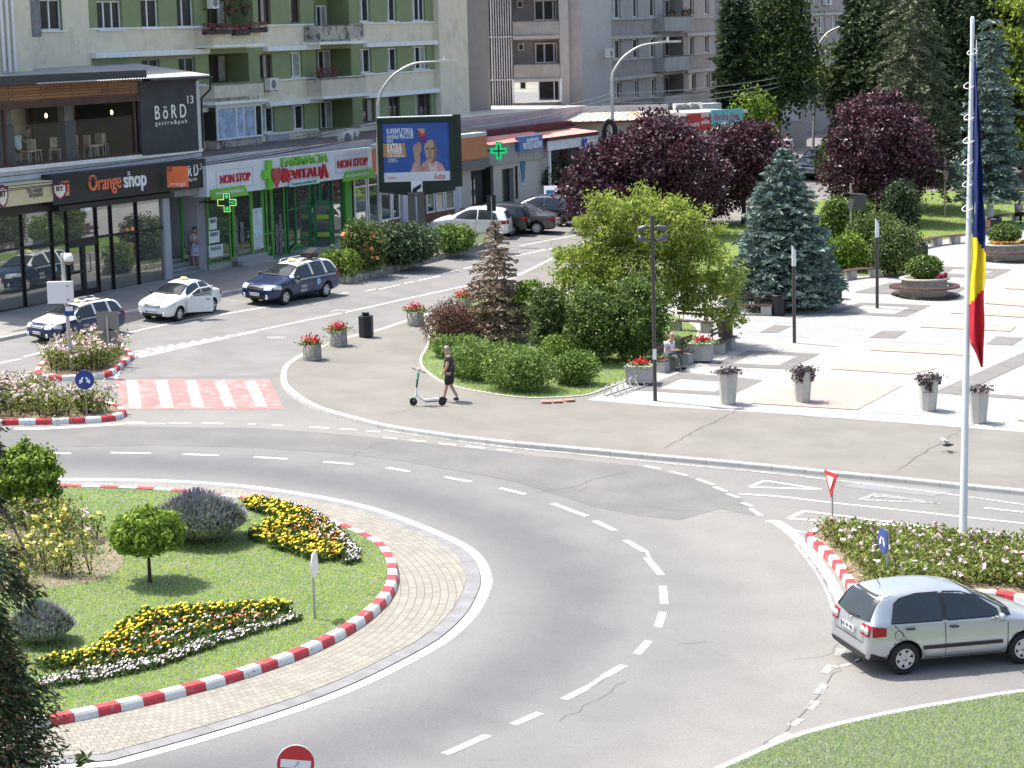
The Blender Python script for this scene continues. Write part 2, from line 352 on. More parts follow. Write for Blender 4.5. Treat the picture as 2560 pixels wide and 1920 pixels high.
a0=math.atan2(wl[-1].y-RC.y,wl[-1].x-RC.x);a1=math.atan2(wl[0].y-RC.y,wl[0].x-RC.x)
if a0>0:a0-=2*math.pi
lo_=a1-2*math.pi
r0=(Vector((wl[-1].x,wl[-1].y))-Vector((RC.x,RC.y))).length;r1=(Vector((wl[0].x,wl[0].y))-Vector((RC.x,RC.y))).length
for i in range(1,14):
 t=i/14;a=a0+(lo_-a0)*t;rr=r0+(r1-r0)*t;wl.append(on(RC.x+rr*math.cos(a),RC.y+rr*math.sin(a)))
WL=resample(wl,.5,True)
sgn=1 if area2(WL)>0 else-1
def ribbon(b,P,w,dz,closed=False,mi=0):
 a=drop(offset(P,w/2,closed),dz);c=drop(offset(P,-w/2,closed),dz);n=len(P)
 for i in range(n if closed else n-1):
  k=(i+1)%n;b.quad(c[i],c[k],a[k],a[i],mi)
mk=MB()
ribbon(mk,WL,.26,.008,True)
gi=offset(WL,sgn*.16,True);go=offset(WL,sgn*.52,True)
b=MB()
for i in range(len(gi)):
 k=(i+1)%len(gi);a,c,d,e=[p+Vector((0,0,.02))for p in(gi[i],gi[k],go[k],go[i])]
 if i%2==1:cc,dd=c+(a-c)*.04,d+(e-d)*.04;b.quad(a,cc,dd,e,0);b.quad(cc,c,d,dd,1)
 else:b.quad(a,c,d,e,0)
st(b.build('gutter',[GUT,JOINT]))
PAV_A=pavers('apron_pavers',((.40,.375,.325),(.31,.29,.25)),.2,.19,polar=tuple(RC),mortar=.014,mcol=(.16,.15,.125),var=.3)
slab('roundabout_apron',go,.03,PAV_A)
kb=cr([G(*p,.16)for p in[(162,1213),(270,1216),(376,1220),(500,1230),(607.7,1243),(674.7,1255.6),(796,1286.8),(900.5,1326),(961,1358),(987,1392),(996,1425)]]+[G(*p,.03)for p in[(994,1468),(976,1504),(939.5,1541),(904.8,1568),(846,1604),(770,1640.6),(679,1675),(581.7,1707),(473,1738),(349.4,1769),(217,1799),(100,1822)]],5)
kc=Vector((-15.87,54.99));a0=math.atan2(kb[-1].y-kc.y,kb[-1].x-kc.x);a1=math.atan2(kb[0].y-kc.y,kb[0].x-kc.x)-2*math.pi
if a0>0:a0-=2*math.pi
r0=(kb[-1].xy-kc).length;r1=(kb[0].xy-kc).length
for i in range(1,14):
 t=i/14;a=a0+(a1-a0)*t;rr=r0+(r1-r0)*t;rr=min(rr,9.5+abs(t-.5)*2*(rr-9.5));kb.append(on(kc.x+rr*math.cos(a),kc.y+rr*math.sin(a)))
KB=resample(drop(kb),.25,True);s2=1 if area2(KB)>0 else-1
kerb('kerb',KB,w=.26,h=.17,mats=[KRED,KWHT],seg=.52,closed=True,inner=s2,cham=.05,base=.03,joints=False)
ISL=offset(KB,s2*.25,True)
slab('lawn',ISL,.17,LAWN)
def grassblades(poly,n,h,top,name='grass',cols=None):
 C=scatter(poly,n);C[:,2]+=top;m=len(C);a=rng.uniform(0,2*math.pi,m);hh=h*rng.uniform(.5,1.3,m);wd=.012+.012*rng.random(m)
 dx,dy=np.cos(a)*wd,np.sin(a)*wd;lx,ly=rng.normal(size=m)*h*.5,rng.normal(size=m)*h*.5
 V=np.stack([C-np.c_[dx,dy,0*dx],C+np.c_[dx,dy,0*dx],C+np.c_[lx,ly,hh]],axis=1)
 o=quads_mesh(name,V,rng.integers(0,3,m),cols or[M('blade_a',(.15,.265,.04),var=0,transl=.3),M('blade_b',(.23,.34,.07),var=0,transl=.3),M('blade_c',(.33,.38,.12),var=0,transl=.3)],nv=3)
 o['kind']='stuff';tag(o,'short mown green grass on the roundabout and park lawns' if name=='grass' else None,'grass');return o
grassblades(ISL,150000,.05,.17)
edge=GP([(1500,588),(1300,690),(1074,788),(1019,806),(935,834),(867,850),(803,872),(758.6,889.7),(732.6,904),(709.4,921.5),(702,939),(702,959),(709,974),(735,997),(767,1017),(813.6,1036),(871.5,1052),(943.8,1070.5),(1001.7,1081),(1074,1092),(1160.8,1103.8),(1280,1117),(1395.7,1127.5),(1517,1138.5),(1638.8,1150),(1763,1161),(1920,1175.5),(2093.6,1193),(2252.8,1208),(2397.4,1223),(2560,1239),(2900,1274),(3600,1345)])
EDGE=cr(edge,4)
kerb('kerb',EDGE,w=.24,h=.14,mats=[KERB,JOINT],seg=1.0,inner=1,cham=.03)
far_pts=GP([(2900,560),(2560,470),(2300,462),(2150,475),(1990,505),(1850,530)])
inn=offset(EDGE,.22)
slab('footpath',inn+drop([G(*p)for p in((3600,560),(2560,470),(2300,462),(2150,475),(1990,505),(1850,530))]),.14,A_WALK)
px_=lambda L_,dz=.148:GP(L_,dz)
axis=G(2560,1080)-G(1465,1000);AR=math.atan2(axis.y,axis.x)
PV=lambda n,a,c,v=.25:pavers(n,(a,c),.40,.20,rot=-AR,mortar=.008,mcol=(.2,.195,.185),var=v)
P_LIGHT=PV('paver_light',(.49,.485,.465),(.40,.40,.39));P_BLUE=PV('paver_blue_grey',(.36,.375,.39),(.43,.435,.435));P_DARK=PV('paver_dark',(.20,.195,.187),(.245,.238,.228));P_PINK=PV('paver_pink',(.50,.375,.32),(.52,.43,.38))
sheet('plaza_paving',px_([(1465,999.6),(1641.7,1015.6),(1920,1032.5),(2238,1056),(2560,1080.7),(2900,1106),(3600,1158),(3600,560),(2560,565),(2450,560),(2300,590),(2200,640),(2000,660),(1750,690),(1640,735),(1500,800),(1560,950),(1520,980)],.146),P_LIGHT)
_dz=[.150]
def pa(m,L_):_dz[0]+=.0012;return sheet('plaza_paving',px_(L_,_dz[0]),m)
pa(P_BLUE,[(1790,793),(2560,838),(2900,860),(2900,895),(2560,872),(1790,833)])
pa(P_BLUE,[(2120,985),(2330,935),(2371,935),(2441,950),(2300,1040),(2160,1030)])
pa(P_BLUE,[(2150,733),(2227,700),(2280,700),(2190,735)])
def frame_(o,i):
 b=MB();_dz[0]+=.0012;O_=px_(o,_dz[0]);I_=px_(i,_dz[0])
 for k in range(4):b.quad(O_[k],O_[(k+1)%4],I_[(k+1)%4],I_[k])
 st(b.build('plaza_paving',P_DARK))
frame_([(1587,975),(1823,990),(1908,950),(1703,930)],[(1646,971),(1789,979),(1822,955),(1701,946)])
frame_([(1770,914),(1969,923),(2051,884),(1873,875)],[(1830,908),(1946,913),(1996,889),(1880,884)])
frame_([(2059,783),(2263,792),(2327,763),(2151,756)],[(2108,779),(2235,785),(2277,767),(2160,762)])
frame_([(2325,689),(2478,697),(2530,673),(2354,666)],[(2365,683),(2450,688),(2486,677),(2384,671)])
frame_([(2330,982),(2700,1008),(2700,850),(2560,880)],[(2410,980),(2660,997),(2660,880),(2560,910)])
for q in([(2172,844),(2238,846),(2267,828),(2204,827)],[(2464,860),(2531,863),(2560,844),(2493,841)],[(1900,831),(1943,831),(1978,815),(1937,812)],[(2135,730),(2374,743),(2418,717),(2227,706)]):pa(P_DARK,q)
for q in([(2076,922),(2108,906),(2345,920),(2276,935)],[(1880,1008),(1915,985),(2033,949),(2256,963),(2143,1024)],[(2175,875),(2198,861),(2406,868),(2430,889)],[(2299,817),(2325,804),(2542,815),(2525,828)],[(2374,782),(2397,770),(2560,779),(2560,793)],[(2510,721),(2530,710),(2600,713),(2600,725)],[(2461,758),(2470,744),(2600,755),(2600,768)],[(2540,1050),(2570,1040),(2700,1048),(2680,1062)]):pa(P_PINK,q)
GA=cr(GP([(1074,872),(1057,904),(1060,928),(1086,951),(1115,968),(1161,982),(1219,993),(1280,1002),(1338,1006),(1454,1000),(1517,980),(1564,961),(1640,928),(1700,893),(1735,860),(1740,830),(1690,800),(1600,770),(1450,745),(1300,740),(1180,765),(1090,815)]),4,True)
slab('lawn',GA,.165,LAWN);kerb('kerb',GA,w=.09,h=.18,mats=[M('kerb_pale',(.50,.48,.43),var=.15),JOINT],seg=.5,closed=True,inner=-1 if area2(GA)>0 else 1,cham=.01)
grassblades(GA,50000,.06,.165)
GB=cr(GP([(1800,745),(1880,775),(1960,772),(2070,752),(2062,705),(2110,700),(2224,692),(2275,680),(2285,640),(2320,615),(2410,597),(2480,588),(2600,575),(2800,540),(2800,470),(2560,480),(2300,486),(2150,495),(1990,520),(1820,570),(1740,620),(1720,680)]),4,True)
slab('lawn',GB,.165,LAWN);grassblades(GB,60000,.06,.165)
SW=GP([(-400,940),(0,854),(315,788),(550,740),(640,724),(848,679),(930,655),(1235,590),(1500,530),(1700,480),(1500,440),(1000,500),(400,600),(-400,720)])
kerb('kerb',cr(SW[:8],3),w=.2,h=.13,mats=[KERB,JOINT],seg=1,inner=1)
slab('sidewalk',offset(cr(SW[:8],3),.18)+SW[8:],.13,A_SIDE)
PB=cr(GP([(846,706),(871,711),(950,690),(1025,670),(1100,651),(1175,631),(1235,617),(1222,600),(1100,625),(930,660),(850,690)]),4,True)
BKERB=M('kerb_old',(.20,.18,.155),var=.3,wear=(.4,.38,.33),wscale=4,wth=.5)
kerb('kerb',PB,w=.15,h=.30,mats=[BKERB,JOINT],seg=1,closed=True,inner=1 if area2(PB)>0 else-1)
PBI=offset(PB,.12*(1 if area2(PB)>0 else-1),True);slab('planting_bed',PBI,.26,grassmat('rough_grass',(.13,.17,.05),(.22,.26,.08),(.33,.32,.14)))
grassblades(PBI,14000,.22,.26)
def island(px,soil_in=.28,seg=.5,h=.17):
 P=resample(cr(GP(px),5,True),.25,True);s=1 if area2(P)>0 else-1
 kerb('kerb',P,w=.22,h=h,mats=[KRED,KWHT],seg=seg*1.04,closed=True,inner=s,cham=.04,joints=False)
 I=offset(P,s*.2,True);slab('planting_bed',I,h-.04,SOIL);return I
IS1=island([(90,939),(107,949),(132,952),(162,953),(202,950),(255,946),(284,938),(315,914),(334,898),(328,886),(290,876),(200,885),(130,903),(95,921)])
IS2=island([(-150,1066),(0,1064.5),(35,1063),(78,1062.7),(121,1062),(162,1060),(208,1059),(240,1057),(289,1052),(315,1041),(312,1029),(280,1017),(200,1000),(0,992),(-150,990)])
IS3=island([(2012,1350),(2016,1360),(2032,1372),(2067,1403),(2086,1427),(2101,1446),(2113,1469),(2124,1494),(2150,1512),(2200,1522),(2300,1512),(2420,1500),(2506,1502),(2700,1530),(2700,1395),(2560,1378),(2472,1371),(2379,1364),(2200,1348),(2100,1338),(2047,1334)],seg=.42,h=.2)
GC=GP([(1790,1945),(1920,1886),(1986,1859),(2094,1828),(2275,1789),(2460,1758),(2560,1743),(2900,1705),(2900,2600),(1700,2600)])
gc=cr(GC[:8],4)+GC[8:];kerb('kerb',cr(GC[:8],4),w=.16,h=.115,mats=[M('kerb_white',(.66,.66,.64),var=.1,wear=(.3,.3,.28),wth=.62),JOINT],seg=1,inner=1)
slab('lawn',gc,.10,grassmat('lush_grass',(.11,.19,.035),(.17,.265,.05),(.25,.30,.08)));grassblades(cr(GC[:8],4)+GP([(2700,1990),(1750,1990)]),60000,.055,.10)
def seg(a,b_,w_,mi=0,b=None):ribbon(b or mk,GP([a,b_]),w_,.009,mi=mi)
def pl(px,w_,mi=0,dz=.009):ribbon(mk,cr(GP(px),4),w_,dz,mi=mi)
for a,c in(((90,1133.5),(177,1134)),((277,1132),(377,1134)),((457,1136),(547,1139)),((635,1143),(718,1148)),((809,1155),(884,1161)),((967,1170),(1024,1179)),((1113,1193),(1177,1205)),((1250,1221),(1313,1236)),((1381,1259),(1467,1291)),((1487,1303),(1538,1327)),((1564,1351),(1613,1380)),((1617,1395),(1653,1438)),((1657,1466),(1661,1511)),((1657,1531),(1645,1569)),((1622,1603),(1592,1636)),((1560,1664),(1510,1692)),((1467,1720),(1410,1749)),((1350,1783),(1283,1812)),((1220,1839),(1112,1886))):
 seg(a,c,.19)
pl([(1510,1692),(1467,1720)],.15,1);pl([(1617,1380),(1625,1400)],.1,1)
for a,c in(((306,1060),(413,1059.5)),((422,1058.5),(477,1058.5)),((505,1058.5),(558,1059.5)),((620,1061),(640,1061)),((680,1063),(707,1064)),((774,1068.5),(822,1070.5)),((848,1072),(893,1075)),((915,1078),(950,1080)),((960,1094),(993,1098)),((1025,1101),(1066,1105)),((1097,1109),(1140,1113)),((1164,1116),(1213,1121)),((1242,1124),(1280,1128)),((1610,1165),(1652,1173)),((1676,1179),(1717,1189)),((1743,1198),(1782,1212)),((1785,1217),(1815,1229)),((1818,1234),(1847,1245)),((1856,1257),(1880,1266)),((1877,1273),(1903,1290))):
 seg(a,c,.15)
pl([(35,1073),(120,1071),(292,1061),(330,1056),(360,1058)],.28)
pl([(960,1076),(1100,1096),(1280,1119.5),(1450,1136),(1584,1150),(1750,1166),(1900,1180),(2080,1200),(2300,1226),(2560,1262)],.16,1)
pl([(1847,1235),(1960,1243),(2076,1257),(2267,1277),(2400,1292),(2560,1309)],.12);pl([(2418,1328),(2480,1331),(2560,1340)],.15,1)
def tri(p,w_,mi=0):
 pl_=p+[p[0]]
 for i in range(len(p)):seg(pl_[i],pl_[i+1],w_,mi)
tri([(1873,1218),(1912,1202),(2053,1224)],.13,0);tri([(1972,1297),(2010,1278),(2330,1319)],.15,0);tri([(2150,1250),(2190,1235),(2345,1258)],.13,1)
pl([(2180,1240),(2260,1247),(2350,1259)],.16,1);pl([(2460,1270),(2560,1281)],.2,1)
pl([(1985,1326),(2020,1333),(2050,1330)],.12);pl([(1925,1307),(1943,1307),(1997,1349),(2047,1411),(2075,1455),(2097,1500),(2112,1545)],.34)
pl([(1990,1360),(2030,1410),(2065,1465),(2085,1520),(2095,1560)],.16,1)
for a,c in(((2105,1622),(2097,1640)),((2062,1684),(2078,1664)),((2045,1735),(2062,1711)),((2022,1774),(2042,1752)),((1978,1815),(2002,1797)),((1930,1858),(1972,1832))):seg(a,c,.20,1)
seg((2078,1672),(2128,1660),.12,1)
pl([(58,893),(107,880)],.13);pl([(0,908),(52,897)],.13);pl([(107,885),(220,857),(420,810),(640,772),(805,744)],.14);pl([(0,934),(90,940)],.3,1)
pl([(334,880),(480,858),(640,827),(760,802),(886,776),(1030,744),(1170,714),(1300,684),(1420,655),(1560,615)],.14)
for a,c in(((812,742),(871,731)),((914,728),(938,723)),((947,724),(1000,712)),((1010,709),(1035,704)),((1045,702),(1100,690)),((1105,685),(1145,676)),((1290,640),(1380,621)),((1160,672),(1240,655)),((1300,615),(1440,588))):seg(a,c,.13)
pl([(640,1060),(650,1060)],.05,1)
for a,c in(((850,704),(965,716)),((1100,640),(1250,668)),((1230,622),(1400,624)),((540,745),(632,760)),((170,820),(320,850)),((340,812),(400,820)),((348,800),(420,800))):seg(a,c,.10,1)
pl([(289,947),(304,916),(333,893),(400,874),(480,860),(640,830)],.13)
for k in range(9):
 t=k/8;seg((345+t*230,888-t*45),(372+t*230,871-t*38),.16,1)
b=MB();b.poly(GP([(336,884),(480,860),(640,829),(560,848),(440,874),(350,896)],.0065));st(b.build('road_markings',WHITEW))
cw=MB();cw.poly(GP([(286,947.5),(480,948),(673,949),(711,1023),(640,1022),(304,1024)],.0075),0)
for q in([(315,952),(343,951),(355,1020),(324,1020)],[(388,951),(417,951),(434,1018.5),(404,1019)]):cw.poly(GP(q,.0115),1)
for q in([(463,951),(490,950.5),(511,1018),(480,1018)],[(535,952),(563,952),(590,1017),(561,1017)],[(610,953),(640,953),(668,1016),(640,1016)]):cw.poly(GP(q,.0115),2)
cw.poly(GP([(-60,947),(0,945),(70,946.5),(28,959),(-60,960)],.0075),0);cw.poly(GP([(28,951),(62,952),(38,957.5),(2,957)],.0115),1)
st(cw.build('crosswalk',[REDP,WHITE,WHITEW]));st(mk.build('road_markings',[WHITE,WHITEW]))
ck=MB()
def crack(px,w_=.03,dz=.0125):
 w_*=.38
 P=resample(cr(GP(px),4),.35);Q=[]
 for p in P:Q.append(on(p.x+rnd.gauss(0,.035),p.y+rnd.gauss(0,.06),0))
 ribbon(ck,Q,w_,dz)
crack([(1346,1233),(1380,1224),(1430,1219),(1470,1206),(1500,1195),(1570,1180)],.035);crack([(1430,1219),(1445,1230),(1470,1216)],.03)
crack([(875,1145),(890,1136),(905,1126),(950,1110),(1000,1098)],.03);crack([(890,1147),(920,1142),(960,1137)],.03);crack([(1400,1800),(1430,1782),(1500,1745),(1560,1705)],.03)
crack([(1520,1262),(1640,1270),(1750,1280),(1850,1283)],.025);crack([(1700,1610),(1770,1606)],.04)
crack([(1900,1870),(2000,1790),(2060,1720),(2100,1660)],.045);crack([(1980,1650),(2060,1640),(2095,1610)],.025);crack([(700,1148),(540,1133),(330,1127),(160,1127)],.02)
crack([(0,920),(110,898),(200,868),(560,818),(800,760),(1000,712)],.035);crack([(320,912),(500,925),(680,905)],.02)
ck2=ck;ck=MB()
crack([(1660,1131),(1700,1112),(1752,1080),(1800,1060),(1855,1030)],.05,.1545);crack([(2250,1186),(2290,1155),(2330,1130),(2400,1087),(2440,1070)],.05,.1545)
crack([(935,1049),(1000,1041),(1060,1025),(1160,1005),(1225,997)],.035,.1545);crack([(740,911),(900,916),(1060,917)],.025,.1545);crack([(850,878),(950,850),(1050,822)],.025,.1545)
TAR=M('crack_tar',(.125,.122,.118),var=.3)
st(ck2.build('road_cracks',TAR));st(ck.build('footpath_cracks',TAR))
for px,r_ in(((692,844),.42),):
 c=G(*px,.010);b=MB()
 b.add([c+Vector((math.cos(a)*r_,math.sin(a)*r_,gz(math.cos(a)*r_,math.sin(a)*r_)))for a in[k*math.pi/12 for k in range(24)]],[tuple(range(24))],0)
 for k in range(-4,5):
  L_=math.sqrt(max(0,r_*r_-(k*.085)**2))*.8;x=k*.085
  b.add([c+Vector((x+dx,dy*L_,gz(x+dx,dy*L_)+.004))for dx,dy in((-.02,-1),(.02,-1),(.02,1),(-.02,1))],[(0,1,2,3)],1)
 root_at(tag(b.build('manhole_cover',[M('iron_cover',(.16,.16,.16),var=.2),M('iron_slot',(.36,.36,.35),var=.1)]),'round iron manhole cover with slots in the street left of the flower pots','manhole cover','manhole covers'),c)
c=G(850,777,.010);b=MB();b.poly(GP([(820,781),(842,774),(878,776),(866,783)],.012),0);b.poly(GP([(826,780),(844,775.5),(870,777),(861,782)],.016),1)
root_at(tag(b.build('manhole_cover',[M('iron_slot',(.36,.36,.35)),M('iron_cover',(.16,.16,.16))]),'square iron drain cover beside the white street line','manhole cover','manhole covers'),c)
class Fac:
 """vertical facade plane: s along the wall, d outward, z up"""
 def __init__(f,O,deg):f.O=Vector(O);t=math.radians(deg);f.u=Vector((math.sin(t),math.cos(t),0));f.n=Vector((math.cos(t),-math.sin(t),0))
 def P(f,px,py,d=0):
  r=ray(px,py);c=Vector((0,0,H));t=((f.O+f.n*d-c).dot(f.n))/r.dot(f.n);p=c+r*t;return(p-f.O).dot(f.u),p.z
 def at(f,s,d,z):p=f.O+f.u*s+f.n*d;return Vector((p.x,p.y,z))
 def rect(f,x0,y0,x1,y1,d=0):
  ym,xm=(y0+y1)/2,(x0+x1)/2;a,b=f.P(x0,ym,d)[0],f.P(x1,ym,d)[0];return min(a,b),max(a,b),f.P(xm,y1,d)[1],f.P(xm,y0,d)[1]
 def box(f,b,s0,s1,d0,d1,z0,z1,mi=0):
  V=[f.at(s,d,z)for z in(z0,z1)for s,d in((s0,d0),(s1,d0),(s1,d1),(s0,d1))]
  return b.add(V,[(0,1,2,3),(7,6,5,4),(0,4,5,1),(1,5,6,2),(2,6,7,3),(3,7,4,0)],mi)
 def quad(f,b,s0,s1,z0,z1,d,mi=0):return b.add([f.at(s0,d,z0),f.at(s1,d,z0),f.at(s1,d,z1),f.at(s0,d,z1)],[(0,1,2,3)],mi)
def bx1(f,par,nm,mt_,*a):b=MB();f.box(b,*a);return b.build(nm,mt_,par)
LG_=M('ledge_grey',(.48,.47,.44),var=.15,wear=(.15,.14,.13),wscale=3,wth=.6)
def dedup(L):
 L=sorted(L);o=[L[0]]
 for x in L[1:]:
  if x-o[-1]>1e-4:o.append(x)
 return o
def wallgrid(f,parent,name,s0,s1,z0,z1,holes,mats,col,reveal=0,extra=()):
 """wall with real openings. holes: (s0,s1,z0,z1,depth)"""
 S_=dedup([s0,s1]+[h[i]for h in holes for i in(0,1)if s0<h[i]<s1]+[e[i]for e in extra for i in(0,1)if s0<e[i]<s1])
 Z_=dedup([z0,z1]+[h[i]for h in holes for i in(2,3)if z0<h[i]<z1]+[e[i]for e in extra for i in(2,3)if z0<e[i]<z1]);b=MB()
 for i in range(len(S_)-1):
  for j in range(len(Z_)-1):
   sc,zc=(S_[i]+S_[i+1])/2,(Z_[j]+Z_[j+1])/2
   if any(h[0]<sc<h[1]and h[2]<zc<h[3]for h in holes):continue
   f.quad(b,S_[i],S_[i+1],Z_[j],Z_[j+1],0,col(sc,zc))
 for a,c,e,g_,dp in holes:
  a,c,e,g_=max(a,s0),min(c,s1),max(e,z0),min(g_,z1)
  q=f.at;b.add([q(a,0,e),q(c,0,e),q(c,-dp,e),q(a,-dp,e)],[(0,1,2,3)],reveal);b.add([q(a,0,g_),q(c,0,g_),q(c,-dp,g_),q(a,-dp,g_)],[(3,2,1,0)],reveal)
  b.add([q(a,0,e),q(a,-dp,e),q(a,-dp,g_),q(a,0,g_)],[(0,1,2,3)],reveal);b.add([q(c,0,e),q(c,-dp,e),q(c,-dp,g_),q(c,0,g_)],[(3,2,1,0)],reveal)
  if dp>.5:f.quad(b,a,c,e,g_,-dp,reveal)
 return b.build(name,mats,parent)
W_PVC=M('pvc_white',(.78,.79,.80),rough=.4,var=.03);W_BRN=M('wood_brown_frame',(.10,.05,.035),rough=.5,var=.2,vs=8);W_GREY=M('frame_grey',(.32,.31,.30),var=.1)
PANE=M('window_glass',(.045,.05,.055),rough=.06,var=.2,vs=.4,spec=.9,metal=.35)
CURT=M('window_glass_curtain',(.34,.33,.31),rough=.25,var=.35,vs=2,spec=.6)
BLUEC=M('curtain_blue',(.34,.42,.58),rough=.5,var=.45,vs=2.5)
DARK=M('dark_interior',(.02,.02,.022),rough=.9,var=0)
def window(f,parent,s0,s1,z0,z1,d=-.16,mull=(.5,),fm=None,fw=.07,panes=(0,),name='window',pm=None,tr=()):
 fm=fm or W_PVC;b=MB();D0,D1=d-.03,d+.04
 f.box(b,s0,s0+fw,D0,D1,z0,z1);f.box(b,s1-fw,s1,D0,D1,z0,z1);f.box(b,s0+fw,s1-fw,D0,D1,z0,z0+fw);f.box(b,s0+fw,s1-fw,D0,D1,z1-fw,z1)
 for k in mull:x=s0+(s1-s0)*k;f.box(b,x-fw*.6,x+fw*.6,D0,D1+.005,z0+fw,z1-fw)
 for k in tr:x=z0+(z1-z0)*k;f.box(b,s0+fw,s1-fw,D0,D1-.004,x-fw*.4,x+fw*.4)
 o=b.build(name,fm,parent);p=MB();e=[0]+list(mull)+[1];pm=pm or[PANE,CURT]
 for i in range(len(e)-1):f.quad(p,s0+(s1-s0)*e[i],s0+(s1-s0)*e[i+1],z0,z1,d,panes[i%len(panes)])
 p.build('pane',pm,o);return o
def balcony(f,parent,s0,s1,z0,z1,d=.9,slab=.14,mat=None,gap=.0,smat=None,extra=.15,side=True):
 b=MB();t=.08;f.box(b,s0,s1,d-t,d,z0+gap,z1)
 if side:f.box(b,s0,s0+t,.0,d-t,z0+gap,z1-.02);f.box(b,s1-t,s1,.0,d-t,z0+gap,z1-.02)
 f.box(b,s0-extra,s1+extra,0,d+.12,z0-slab,z0,1);f.box(b,s0-.03,s1+.03,d-t-.03,d+.03,z1,z1+.05,2)
 if gap:
  n=5
  for k in range(n):s=s0+(s1-s0)*(k+.5)/n;f.box(b,s-.015,s+.015,d-t,d-t+.03,z0,z0+gap,2)
 return b.build('balcony',[mat or CREAM2,smat or TRIM,TRIMD],parent)
CREAM=M('render_cream',(.68,.62,.48),rough=.9,var=.09,vs=1.2,bump=.3,bs=25,wear=(.56,.51,.40),wscale=.7,wth=.55);CREAM2=M('render_cream_stained',(.55,.51,.42),rough=.9,var=.15,vs=1.5,wear=(.16,.15,.14),wscale=1.1,wth=.60)
STAIN=M('render_heavily_stained',(.42,.39,.34),rough=.9,var=.25,vs=1.5,wear=(.10,.10,.10),wscale=1.6,wth=.5)
GREEN=M('render_green',(.225,.27,.14),rough=.9,var=.06,vs=1.5,bump=.2);TRIM=M('trim_white',(.74,.75,.74),rough=.85,var=.1,vs=3);TRIMD=M('trim_dark',(.13,.12,.12),var=.3)
GREEND=M('render_dark_green',(.045,.15,.10),rough=.85,var=.08)
def acunit(f,s,z,d,w_=.85,h_=.62,label='',group='air conditioning units on the walls and roofs',fan=True,depth=.32,base=None):
 o0=f.at(s+w_/2,d,z);t=thing('air_conditioner',label,'air conditioner',o0,group=group)
 b=MB();f.box(b,s,s+w_,d,d+depth,z,z+h_);b.build('casing',M('ac_white',(.66,.66,.63),rough=.5,var=.08),t)
 b=MB();c=f.at(s+w_*.42,d+depth+.012,z+h_/2);n=16;R=h_*.38
 ring=[c+f.u*math.cos(2*math.pi*k/n)*R+Vector((0,0,math.sin(2*math.pi*k/n)*R))for k in range(n)];b.add(ring,[tuple(range(n))]);
 b.build('fan_grille',M('ac_grille',(.16,.17,.18),rough=.5),t)
 b=MB();f.box(b,s+.1,s+.15,0 if d<1 else d,d+depth,z-.04,z);f.box(b,s+w_-.15,s+w_-.1,0 if d<1 else d,d+depth,z-.04,z);b.build('bracket',M('metal_dark',(.06,.06,.06),metal=.5,rough=.5,var=0),t);return t
GBF=Fac(D(1080,115,134),24);f=GBF;t=thing('apartment_block','green and cream apartment block with balconies behind the pharmacy roof','building',G(700,500)if False else f.at(-20,0,gz(f.O.x,f.O.y)))
base_z=gz(f.O.x,f.O.y)-1;sL,sR=f.P(-120,100)[0],f.P(1085,100)[0]
zl=lambda x,y:f.P(x,y)[1]
sillA,linB,sillB,linC,sillC=zl(870,60),zl(900,118),zl(900,187.5),zl(900,243),zl(900,312)
storey=sillA-sillB;top=sillA+5.6;sC=f.P(223,60)[0];bandh=sillA-zl(900,109)
wins=[]
def W_(x0,y0,x1,y1,mull=(.5,),fm=None,panes=(0,),sill=True):wins.append((f.rect(x0,y0,x1,y1),mull,fm,panes,sill))
W_(100,-2,155,76);W_(243,2,305,74,(.33,.66));W_(352,-3,397,70,(.45,));W_(442,-5,485,68,(.4,));W_(645,-12,677,60,(.35,.7),W_BRN,(0,1,0));W_(723,-15,750,57,(.45,),W_BRN,(1,0));W_(898,-17,925,54,(.4,),None,(1,0));W_(966,-18,991,53,(.4,),None,(1,0));W_(1029,-19,1063,52,(.3,.65),None,(1,0,0))
W_(355,147,400,212,(.5,),W_GREY);W_(447,143,489,207,(.5,),W_GREY);W_(650,135,681,197,(.4,.75),W_BRN,(0,1,0));W_(727,130,756,193,(.33,),None,(0,1));W_(901,122,929,182,(.4,),None,(1,0));W_(968,120,994,178,(.4,),None,(1,0));W_(1032,116,1067,173,(.3,.65),None,(1,0))
W_(657,268,687,332,(.4,),None,(1,0));W_(732,262,762,324,(.35,),None,(1,0));W_(907,246,938,306,(.5,),W_BRN,(0,1));W_(973,241,1001,298,(.5,),W_BRN);W_(1037,233,1078,292,(.35,.7),W_BRN,(1,0,0))
rec=[f.rect(513,-30,632,70),f.rect(784,-30,872,64),f.rect(522,134,622,207),f.rect(790,122,878,192),f.rect(796,250,882,322),f.rect(540,262,640,345)]
holes=[(a,b_,c,d,.2)for(a,b_,c,d),*_ in wins]+[(a,b_,c,d,1.3)for a,b_,c,d in rec]
pillars_up=storey
def gcol(s,z):
 if s<sC:return 1 if z>zl(223,130)else 1
 if s>f.P(1083,100)[0]:return 1
 for sl in(sillA+storey,sillA,sillB,sillC):
  if sl-bandh<z<sl:return 1
 return 0
ex=[(sC,sC,z-bandh,z)for z in(sillA+storey,sillA,sillB,sillC)]
wallgrid(f,t,'wall',sL,sR,base_z,top,holes,[GREEN,CREAM],gcol,0,ex)
b=MB();sR2=f.P(1169.5,100,.35)[0];f.box(b,sR-.02,sR2,-12,.35,base_z,top);b.build('end_wall',CREAM,t)
b=MB();f.box(b,sR2-.15,f.P(1223,100,.1)[0],-12,.12,base_z,top);b.build('end_wall',M('render_taupe',(.27,.235,.205),var=.08,bump=.4,bs=18),t)
b=MB()
